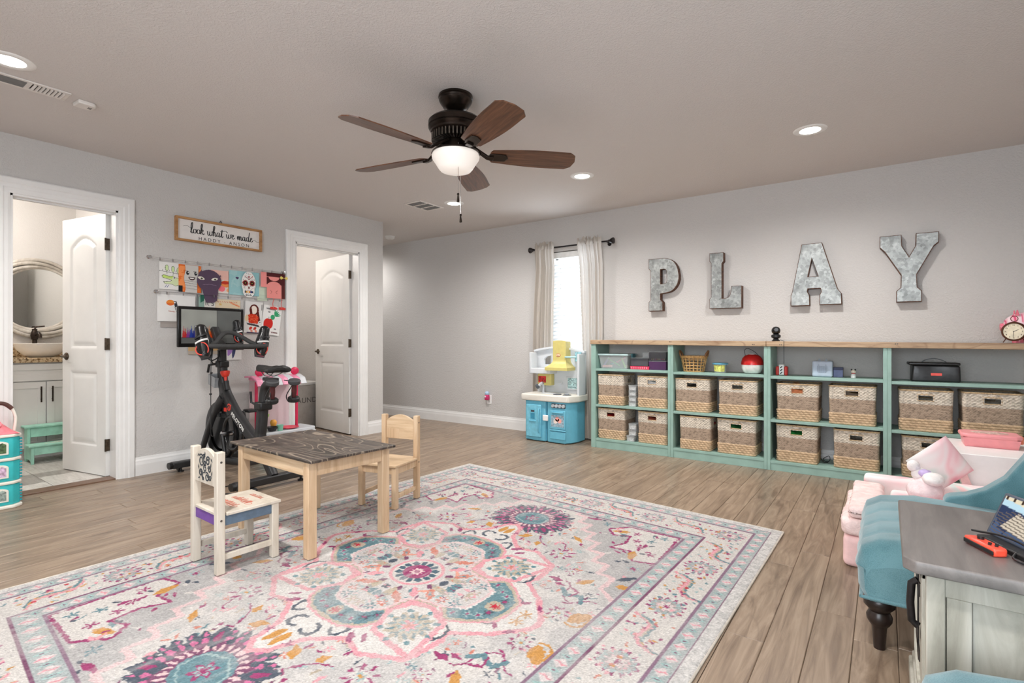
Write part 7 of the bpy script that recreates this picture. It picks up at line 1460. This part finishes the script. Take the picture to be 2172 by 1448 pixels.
# ---------------------------------------------------------------- laundry hamper
M_HAMP = fabric('grey_canvas', (176,172,168), (198,195,191), 260)
hm = thing('laundry_hamper', 'grey canvas laundry hamper with black lettering behind the open door', 'hamper', (-5.86, 3.70, 0))
MB().prism([(-0.13,-0.21),(0.12,-0.21),(0.14,-0.19),(0.14,0.19),(0.12,0.21),(-0.13,0.21)], 0.0, 0.52).build('canvas_body', M_HAMP, hm, bev=0.015); MB().prism([(-0.135,-0.215),(0.125,-0.215),(0.145,-0.195),(0.145,0.195),(0.125,0.215),(-0.135,0.215)], 0.5205, 0.555).build('white_rim', M_WHITE, hm, bev=0.006)
mkobj('printed_lettering', text_mesh('LAUNDRY', 0.090, 0.0004, space=1.05), plain('charcoal_print', (96,94,92), 0.8), hm, loc=(0.1412, 0.055, 0.335), rot=ARTROT)
# ---------------------------------------------------------------- toy bakery stand by the laundry door
M_TP = plain('candy_pink_plastic', (240,150,180), 0.4); M_TR = plain('candy_red_plastic', (214,40,84), 0.4); M_TT = plain('toy_teal_plastic', (86,176,186), 0.4)
tc = thing('toy_bakery_stand', 'pink, white and teal toy bakery stand between the bike and laundry door', 'toy stand', (-4.56, 2.70, 0))
MB().prism([(-0.12,-0.27),(0.10,-0.27),(0.13,-0.2),(0.13,0.2),(0.10,0.27),(-0.12,0.27)], 0.0, 0.205).build('teal_base', M_TT, tc, bev=0.01)
MB().prism([(-0.13,-0.285),(0.11,-0.285),(0.15,-0.21),(0.15,0.21),(0.11,0.285),(-0.13,0.285)], 0.2055, 0.245).build('counter', M_KW, tc, bev=0.01)
wv = MB()
for i in range(12): wv.lathe([(0.0, -0.012), (0.026, -0.008), (0.028, 0.010), (0, 0.014)], 16, Matrix.Translation((0.135-0.03*abs(i-5.5)/5.5*0.3, -0.25+0.0455*i, 0.200)))
wv.build('scalloped_edge', M_KW, tc, smooth=50)['kind'] = 'stuff'
for y in (-0.02, 0.03, 0.16): MB().ell((0.131, y, 0.15), (0.010, 0.016, 0.016), 12, 8).build('black_dot', M_BLACK, tc, smooth=60)
for y in (-0.245, 0.245-0.10): MB().cyl((0.02, y, 0.246), (0.02, y, 0.69), 0.013, n=12).build('candy_post', M_TR, tc, smooth=40)
aw = MB()
for i in range(8):
    ya = -0.29+0.0595*i
    a_ = MB().prism([(-0.10, 0.74), (0.02, 0.745), (0.10, 0.715), (0.13, 0.66), (0.12, 0.655), (0.09, 0.70), (0.02, 0.73), (-0.10, 0.725)], ya, ya+0.058, RM(rx=PI/2) @ Matrix.Diagonal((1, 1, -1, 1))); a_.build('awning_stripe', M_TP if i % 2 == 0 else M_KW, tc, bev=0.003)
for y in (-0.24, 0.14): MB().box(-0.11, 0.02, y-0.008, y+0.008, 0.70, 0.7245).build('awning_arm', M_TP, tc, bev=0.004)
hrt = MB(); hrt.ell((0.03, -0.22, 0.775), (0.02, 0.042, 0.036), 14, 10); hrt.build('heart_topper', M_TR, tc, smooth=60); MB().ell((0.03, 0.12, 0.775), (0.02, 0.042, 0.036), 14, 10).build('heart_topper', M_TR, tc, smooth=60)
MB().box(-0.11, -0.10, -0.24, 0.14, 0.246, 0.72).build('back_board', clearmat('blush_clear_board', (236,214,218), 0.75, 0.4), tc)
for nm, lab, cat, col, y, x, fn in (('toy_scoop', 'lime green toy scoop stand on the toy bakery counter', 'toy', (140,206,80), -0.175, 0.0, [(0, 0), (0.035, 0.0), (0.012, 0.02), (0.012, 0.10), (0.05, 0.125), (0.055, 0.145), (0, 0.15)]), ('toy_bowl', 'dark toy bowl with orange fill on the toy bakery counter', 'toy', (40,36,38), -0.135, 0.085, [(0, 0), (0.03, 0.0), (0.05, 0.04), (0.046, 0.04), (0.02, 0.012), (0, 0.012)]), ('toy_plate', 'red toy plate on the toy bakery counter', 'toy', (222,60,84), 0.045, 0.06, [(0, 0), (0.05, 0.0), (0.085, 0.012), (0.083, 0.016), (0.045, 0.006), (0, 0.006)]), ('toy_cup', 'mint toy cup on the toy bakery counter', 'toy', (140,206,180), -0.07, 0.105, [(0, 0), (0.022, 0.0), (0.030, 0.05), (0.027, 0.05), (0.018, 0.006), (0, 0.006)]), ('toy_ice_cream', 'yellow and red toy ice cream on the toy bakery counter', 'toy', (236,170,70), -0.085, 0.02, [(0, 0), (0.012, 0.0), (0.026, 0.05), (0.03, 0.07), (0.018, 0.09), (0, 0.094)])):
    o = MB().lathe(fn, 24).build(nm, plain('toy_'+nm, col, 0.4), None, smooth=45); o.location = (-4.56+x, 2.70+y, 0.2462); tag(o, lab, cat)
# ---------------------------------------------------------------- three-storey doll house by the bathroom door
M_DT = plain('doll_turquoise', (60,190,194), 0.4, var=0.02); M_DW = plain('doll_ivory', (240,236,224), 0.4, var=0.01); M_DP = plain('doll_pink_roof', (242,130,140), 0.45, var=0.04)
dh = thing('doll_house', 'turquoise three-storey plastic doll house with pink scalloped roof and carry handle', 'doll house', (-4.615, 0.66, 0))
W2, D2x = 0.235, 0.130
for k in range(3):
    z0_ = 0.022+0.148*k; st_ = MB().prism([(-D2x, -W2), (D2x-0.03, -W2), (D2x, -W2+0.04), (D2x, W2-0.04), (D2x-0.03, W2), (-D2x, W2)], z0_, z0_+0.128).build('storey', M_DT, dh, bev=0.006)
    MB().prism([(-D2x-0.004, -W2-0.006), (D2x-0.026, -W2-0.006), (D2x+0.007, -W2+0.036), (D2x+0.007, W2-0.036), (D2x-0.026, W2+0.006), (-D2x-0.004, W2+0.006)], z0_+0.1285, z0_+0.1475).build('ledge', M_DW, dh, bev=0.005)
    for yc in (-0.12, 0.115):
        arch = lambda hw, h0, h1: [(yc-hw, h0), (yc+hw, h0)]+[(yc+hw*math.cos(a), h1+0.022*math.sin(a)) for a in [PI*i/10 for i in range(11)]]
        Mx = RM(*ARTROT)
        fo_ = MB().prism(arch(0.060, z0_+0.022, z0_+0.088), 0, 0.006, Matrix.Translation((D2x+0.0005, 0, 0)) @ Mx).build('window_frame', M_DW, st_, bev=0.002)
        for s in (-1, 1):
            MB().prism([(yc+s*0.006, z0_+0.032), (yc+s*0.048, z0_+0.032), (yc+s*0.048, z0_+0.086), (yc+s*0.030, z0_+0.098), (yc+s*0.006, z0_+0.088)][::s], 0, 0.0012, Matrix.Translation((D2x+0.0066, 0, 0)) @ Mx).build('window_pane', plain('doll_room_%d' % k, ((128,140,134), (226,150,170), (70,90,60))[k], 0.4, var=0.5, nscale=45), st_)
    hg = MB()
    for q in range(6): hg.cyl((D2x-0.028, W2+0.003, z0_+0.012+0.019*q), (D2x-0.028, W2+0.003, z0_+0.022+0.019*q), 0.007, n=10)
    hg.build('hinge_strip', plain('doll_deep_teal', (36,150,160), 0.4), st_)['kind'] = 'stuff'
MB().prism([(-D2x-0.006, -W2-0.01), (D2x-0.02, -W2-0.01), (D2x+0.014, -W2+0.03), (D2x+0.014, W2-0.03), (D2x-0.02, W2+0.01), (-D2x-0.006, W2+0.01)], 0.0, 0.0215).build('base_plinth', M_DW, dh, bev=0.006)
rf = MB(); rf.grid(lambda u, v: (-D2x+(2*D2x)*u, (v-0.5)*2*(W2-0.005)*(1-0.10*math.sin(PI*u)), 0.467+0.095*math.sin(PI*min(1, max(0, u)))**0.7*(1-abs(2*v-1)**4)+0.003*abs(math.sin(18*PI*v+3*int(u*14)))*(0.05 < u < 0.95)), 56, 90)
rf.grid(lambda u, v: (-D2x+(2*D2x)*u, (v-0.5)*2*(W2-0.005), 0.4668), 1, 1); ro_ = rf.build('roof', M_DP, dh, smooth=50)
MB().lathe([(0.022, 0), (0.030, 0.0), (0.030, 0.012), (0.022, 0.012)], 28, Matrix.Translation((0.085, 0.12, 0.525)) @ RM(ry=0.8), cap=False).build('round_dormer', M_DP, ro_, smooth=40); MB().lathe([(0, 0.004), (0.023, 0.004), (0.023, 0.008), (0, 0.008)], 24, Matrix.Translation((0.085, 0.12, 0.525)) @ RM(ry=0.8)).build('dormer_pane', plain('doll_pale_glass', (226,226,222), 0.3), ro_)
hl_ = MB(); hl_.tube(smooth_path([(0, 0.225, 0.47), (0, 0.232, 0.56), (0, 0.20, 0.635), (0, 0.13, 0.655), (0, 0.0, 0.66), (0, -0.13, 0.655), (0, -0.20, 0.635), (0, -0.232, 0.56), (0, -0.225, 0.47)], 5), 0.009, 8); ho_ = hl_.build('carry_handle', M_DW, dh, smooth=60); MB().tube(smooth_path([(0, 0.215, 0.615), (0, 0.18, 0.648), (0, 0.13, 0.656), (0, 0.06, 0.659)], 5), 0.0125, 10).build('handle_grip', plain('brown_grip', (86,54,46), 0.5), ho_, smooth=60)
# ---------------------------------------------------------------- pink kids sofa group
def pastel():
    m, k = newmat('pastel_tie_dye', (248,214,218), 0.85, spec=0.2); co = coords(k); n = k.n('ShaderNodeTexNoise', i_Scale=4.5, i_Detail=2.0, i_Distortion=0.8); k.l(co, n.inputs[0])
    k.l(ramp(k, n.outputs[0], [(0.34, (242,170,182)), (0.46, (250,218,220)), (0.56, (246,240,238)), (0.66, (222,238,232)), (0.74, (250,206,206))]), k.b.inputs['Base Color']); return m
M_PAS = pastel(); M_PNK = plain('blush_pink_fabric', (246,206,204), 0.85, var=0.03, bstr=0.15, bscale=260); M_FUR = plain('pink_fleece', (246,216,212), 0.95, var=0.06, bstr=0.9, bscale=150)
sf = thing('kids_sofa', 'blush pink tie-dye kids foam sofa behind the teal chair', 'sofa', (0.335, 3.36, 0))
softbox('sofa_base', -0.30, 0.36, -0.44, 0.28, 0.0, 0.155, M_PNK, sf, 0.03); softbox('seat_cushion', -0.31, 0.22, -0.44, 0.27, 0.156, 0.225, M_PAS, sf, 0.03)
softbox('sofa_arm', -0.435, 0.30, 0.285, 0.40, 0.0, 0.275, M_PAS, sf, 0.03); softbox('sofa_back', 0.225, 0.36, -0.43, 0.28, 0.158, 0.36, M_PAS, sf, 0.04)
fc_ = thing('fleece_cushion', 'fluffy pink fleece floor cushion squeezed in front of the kids sofa', 'cushion', (-0.085, 3.19, 0))
def fluff(seed, amp):
    def f(x, y, z):
        n = math.sin(61*x+47*y+seed)*math.cos(53*z-37*y+seed)+0.6*math.sin(101*z+83*x+seed*2)*math.cos(97*y); r = 1+amp*n; return (x*r, y*(1+amp*0.3*n), z+amp*0.03*n)
    return f
softbox('smooth_base', -0.075, 0.075, -0.30, 0.30, 0.0, 0.145, M_PNK, fc_, 0.035, 5, fluff(1, 0.02), (10, 10, 6))
softbox('fleece_band', -0.082, 0.078, -0.305, 0.305, 0.146, 0.225, M_FUR, fc_, 0.034, 5, fluff(2, 0.07), (26, 10, 6)); softbox('fleece_top', -0.055, 0.078, -0.295, 0.30, 0.226, 0.282, M_FUR, fc_, 0.032, 5, fluff(3, 0.07), (26, 10, 6))
# diamond pillow
pl_ = thing('throw_pillow', 'pastel rainbow pillow propped on its corner against the sofa back', 'pillow', (0.235, 3.555, 0.228))
def pil(u, v, s): a, b = 2*u-1, 2*v-1; t_ = 0.045*(1-a*a)**0.55*(1-b*b)**0.55; return (0.115*a, s*t_, 0.115*b)
pm = MB(); pm.grid(lambda u, v: pil(u, v, 1), 24, 24); pm.grid(lambda u, v: pil(u, v, -1), 24, 24); po = pm.build('pillow_body', M_PAS, pl_, smooth=80); po.matrix_local = Matrix.Translation((0, 0, 0.168)) @ RM(rz=0.45, rx=0.10) @ RM(ry=PI/4+0.12)
# plush
pu = thing('plush_toy', 'fluffy white and pale pink plush toy lying on the kids sofa', 'plush toy', (0.165, 3.33, 0.236))
M_PL = plain('white_plush', (240,234,232), 0.95, var=0.03, bstr=0.8, bscale=120)
def blob(name, c, r, mat, seed, amp=0.06):
    m = MB(); m.ell((0, 0, 0), 1.0, 24, 16); m.v = [(c[0]+r[0]*x*(1+amp*math.sin(9*x+5*z+seed)*math.cos(8*y+seed)), c[1]+r[1]*y*(1+amp*math.sin(7*z+seed)), c[2]+r[2]*z*(1+amp*math.cos(8*x+6*y))) for x, y, z in m.v]; return m.build(name, mat, pu, smooth=80)
blob('body', (0.0, 0, 0.065), (0.075, 0.10, 0.065), plain('pale_pink_fluff', (246,222,224), 0.95, var=0.05, bstr=0.9, bscale=110), 1, 0.09)
blob('hind_paw', (0.03, -0.03, 0.135), (0.045, 0.075, 0.03), M_PL, 2, 0.02); blob('hind_paw', (-0.02, 0.06, 0.135), (0.035, 0.045, 0.035), M_PL, 3, 0.02); blob('paw', (-0.045, 0.055, 0.175), (0.028, 0.035, 0.03), M_PL, 4, 0.02); blob('lavender_bow', (0.0, 0.02, 0.15), (0.028, 0.028, 0.020), plain('lavender_satin', (196,176,222), 0.5), 5, 0.05)
# white slanted toy chest with pink edge and caddy on top
tcst = thing('toy_chest', 'white toy chest with slanted front and pink edging behind the kids sofa', 'toy chest', (0.56, 4.08, 0))
MB().prism([(-0.12, 0.0), (-0.26, 0.435), (0.30, 0.435), (0.30, 0.0)], -0.30, 0.26, RM(rx=PI/2) @ Matrix.Diagonal((1, 1, -1, 1))).build('chest_body', plain('white_laminate', (240,238,236), 0.4, var=0.01), tcst, bev=0.004)
MB().prism([(-0.125, 0.0), (-0.272, 0.445), (-0.232, 0.445), (-0.085, 0.0)], -0.318, -0.3005, RM(rx=PI/2) @ Matrix.Diagonal((1, 1, -1, 1))).build('pink_edge', M_PNK, tcst, bev=0.004)
cd_ = thing('plastic_caddy', 'pink lidded plastic caddy on the white toy chest', 'caddy', (0.50, 4.14, 0.4355)); M_CP = plain('coral_pink_plastic', (246,158,162), 0.35, var=0.02)
openbox(MB(), -0.125, 0.125, -0.09, 0.09, 0, 0.052, 0.003, 0.010).build('tub', M_CP, cd_); lid_ = MB().prism([(-0.135+0.03, -0.098), (0.135-0.03, -0.098), (0.135, -0.068), (0.135, 0.068), (0.135-0.03, 0.098), (-0.135+0.03, 0.098), (-0.135, 0.068), (-0.135, -0.068)], 0.0525, 0.076).build('lid', M_CP, cd_, bev=0.008); MB().prism([(0.085*math.cos(2*PI*i/24), 0.055*math.sin(2*PI*i/24)) for i in range(24)], 0.0762, 0.0775).build('lid_print', plain('lid_pattern', (226,176,166), 0.5, var=0.25, nscale=60), lid_); MB().box(0.10, 0.145, -0.03, 0.03, 0.025, 0.07).build('latch', plain('peach_latch', (240,140,104), 0.4), cd_, bev=0.005)
# ---------------------------------------------------------------- handheld console on the cabinet
CT = 0.5385
dk = thing('game_tablet', 'handheld game tablet in a dark stand leaning on the cabinet top', 'game console', (0.262, 1.745, CT), math.radians(-62))
dk.scale = (1.12, 1.12, 1.12)
Mt = RM(rx=math.radians(-24)) @ Matrix.Translation((0, 0, 0.010))
ca_ = MB().box(-0.088, 0.088, -0.007, 0.007, 0, 0.104, Mt).build('tablet_body', plain('slate_tablet', (70,78,92), 0.3), dk, bev=0.004)
X_, Y_ = panel_grid(0.16, 0.092, 0.002); p = Paint(X_, Y_, (44,56,86)); p.fill(fnoise(X_, Y_, 40, 2) > 0.52, (70,90,124)); p.fill(np.abs(Y_-0.078+0.10*X_) < 0.008, (170,200,214)); p.fill(p.poly([(0.02,0.02),(0.13,0.006),(0.15,0.03),(0.05,0.062)]), (196,186,168)); p.fill((np.sin(Y_*900+X_*120) > 0.5) & p.poly([(0.0,0.0),(0.13,0.0),(0.15,0.03),(0.05,0.066),(0.0,0.05)]), (96,88,82)); p.fill(p.poly([(0.0,0.085),(0.12,0.072),(0.16,0.08),(0.16,0.092),(0,0.092)]), (206,196,170)); p.fill((np.sin(X_*300) > 0.6) & (Y_ > 0.083), (60,46,40))
g = colour_grid('tablet_screen', np.stack([X_, Y_, X_*0], -1), p.c, MATS['glossy_screen'], ca_); g.matrix_local = Mt @ Matrix.Translation((-0.08, -0.0074, 0.006)) @ RM(rx=PI/2)
MB().box(-0.075, 0.075, -0.03, 0.055, 0.0, 0.012).build('stand_base', M_BLACK, dk, bev=0.003); MB().tube([(0.0, 0.045, 0.010), (0.0, 0.040, 0.05), (0.0, 0.030, 0.068)], 0.006, 8).build('stand_prop', M_BLACK, dk, smooth=50)
jc = thing('game_controller', 'coral red slim game controller lying on the cabinet in front of the tablet', 'game controller', (0.203, 1.722, CT), math.radians(-62))
MB().prism([(-0.05, -0.018), (0.05, -0.018), (0.05, 0.010), (0.042, 0.016), (-0.030, 0.016), (-0.046, 0.008), (-0.05, -0.004)], 0.0, 0.020).build('controller_body', plain('coral_red_shell', (240,84,62), 0.3), jc, bev=0.005); MB().box(-0.045, 0.05, -0.0215, -0.0185, 0.004, 0.014).build('side_rail', M_BLACK, jc, bev=0.001)
for dx, dy in ((0.012, 0.0), (0.022, 0.008), (0.032, 0.0), (0.022, -0.008)): MB().cyl((dx, dy, 0.0202), (dx, dy, 0.0225), 0.0036, n=12).build('button', M_BLACK, jc)
MB().cyl((-0.018, 0.0, 0.0202), (-0.018, 0.0, 0.027), 0.007, n=16).build('thumb_stick', M_BLACK, jc)
o = MB().tube(smooth_path([(0.185, 1.80, CT+0.022), (0.20, 1.775, CT+0.028), (0.235, 1.745, CT+0.034), (0.27, 1.70, CT+0.03), (0.285, 1.655, CT+0.012), (0.262, 1.645, CT+0.005), (0.245, 1.675, CT+0.005), (0.255, 1.70, CT+0.012)], 6), 0.0028, 8).build('wrist_strap', M_BLACK, None, smooth=60); tag(o, 'thin black strap looped over the coral game controller', 'strap')
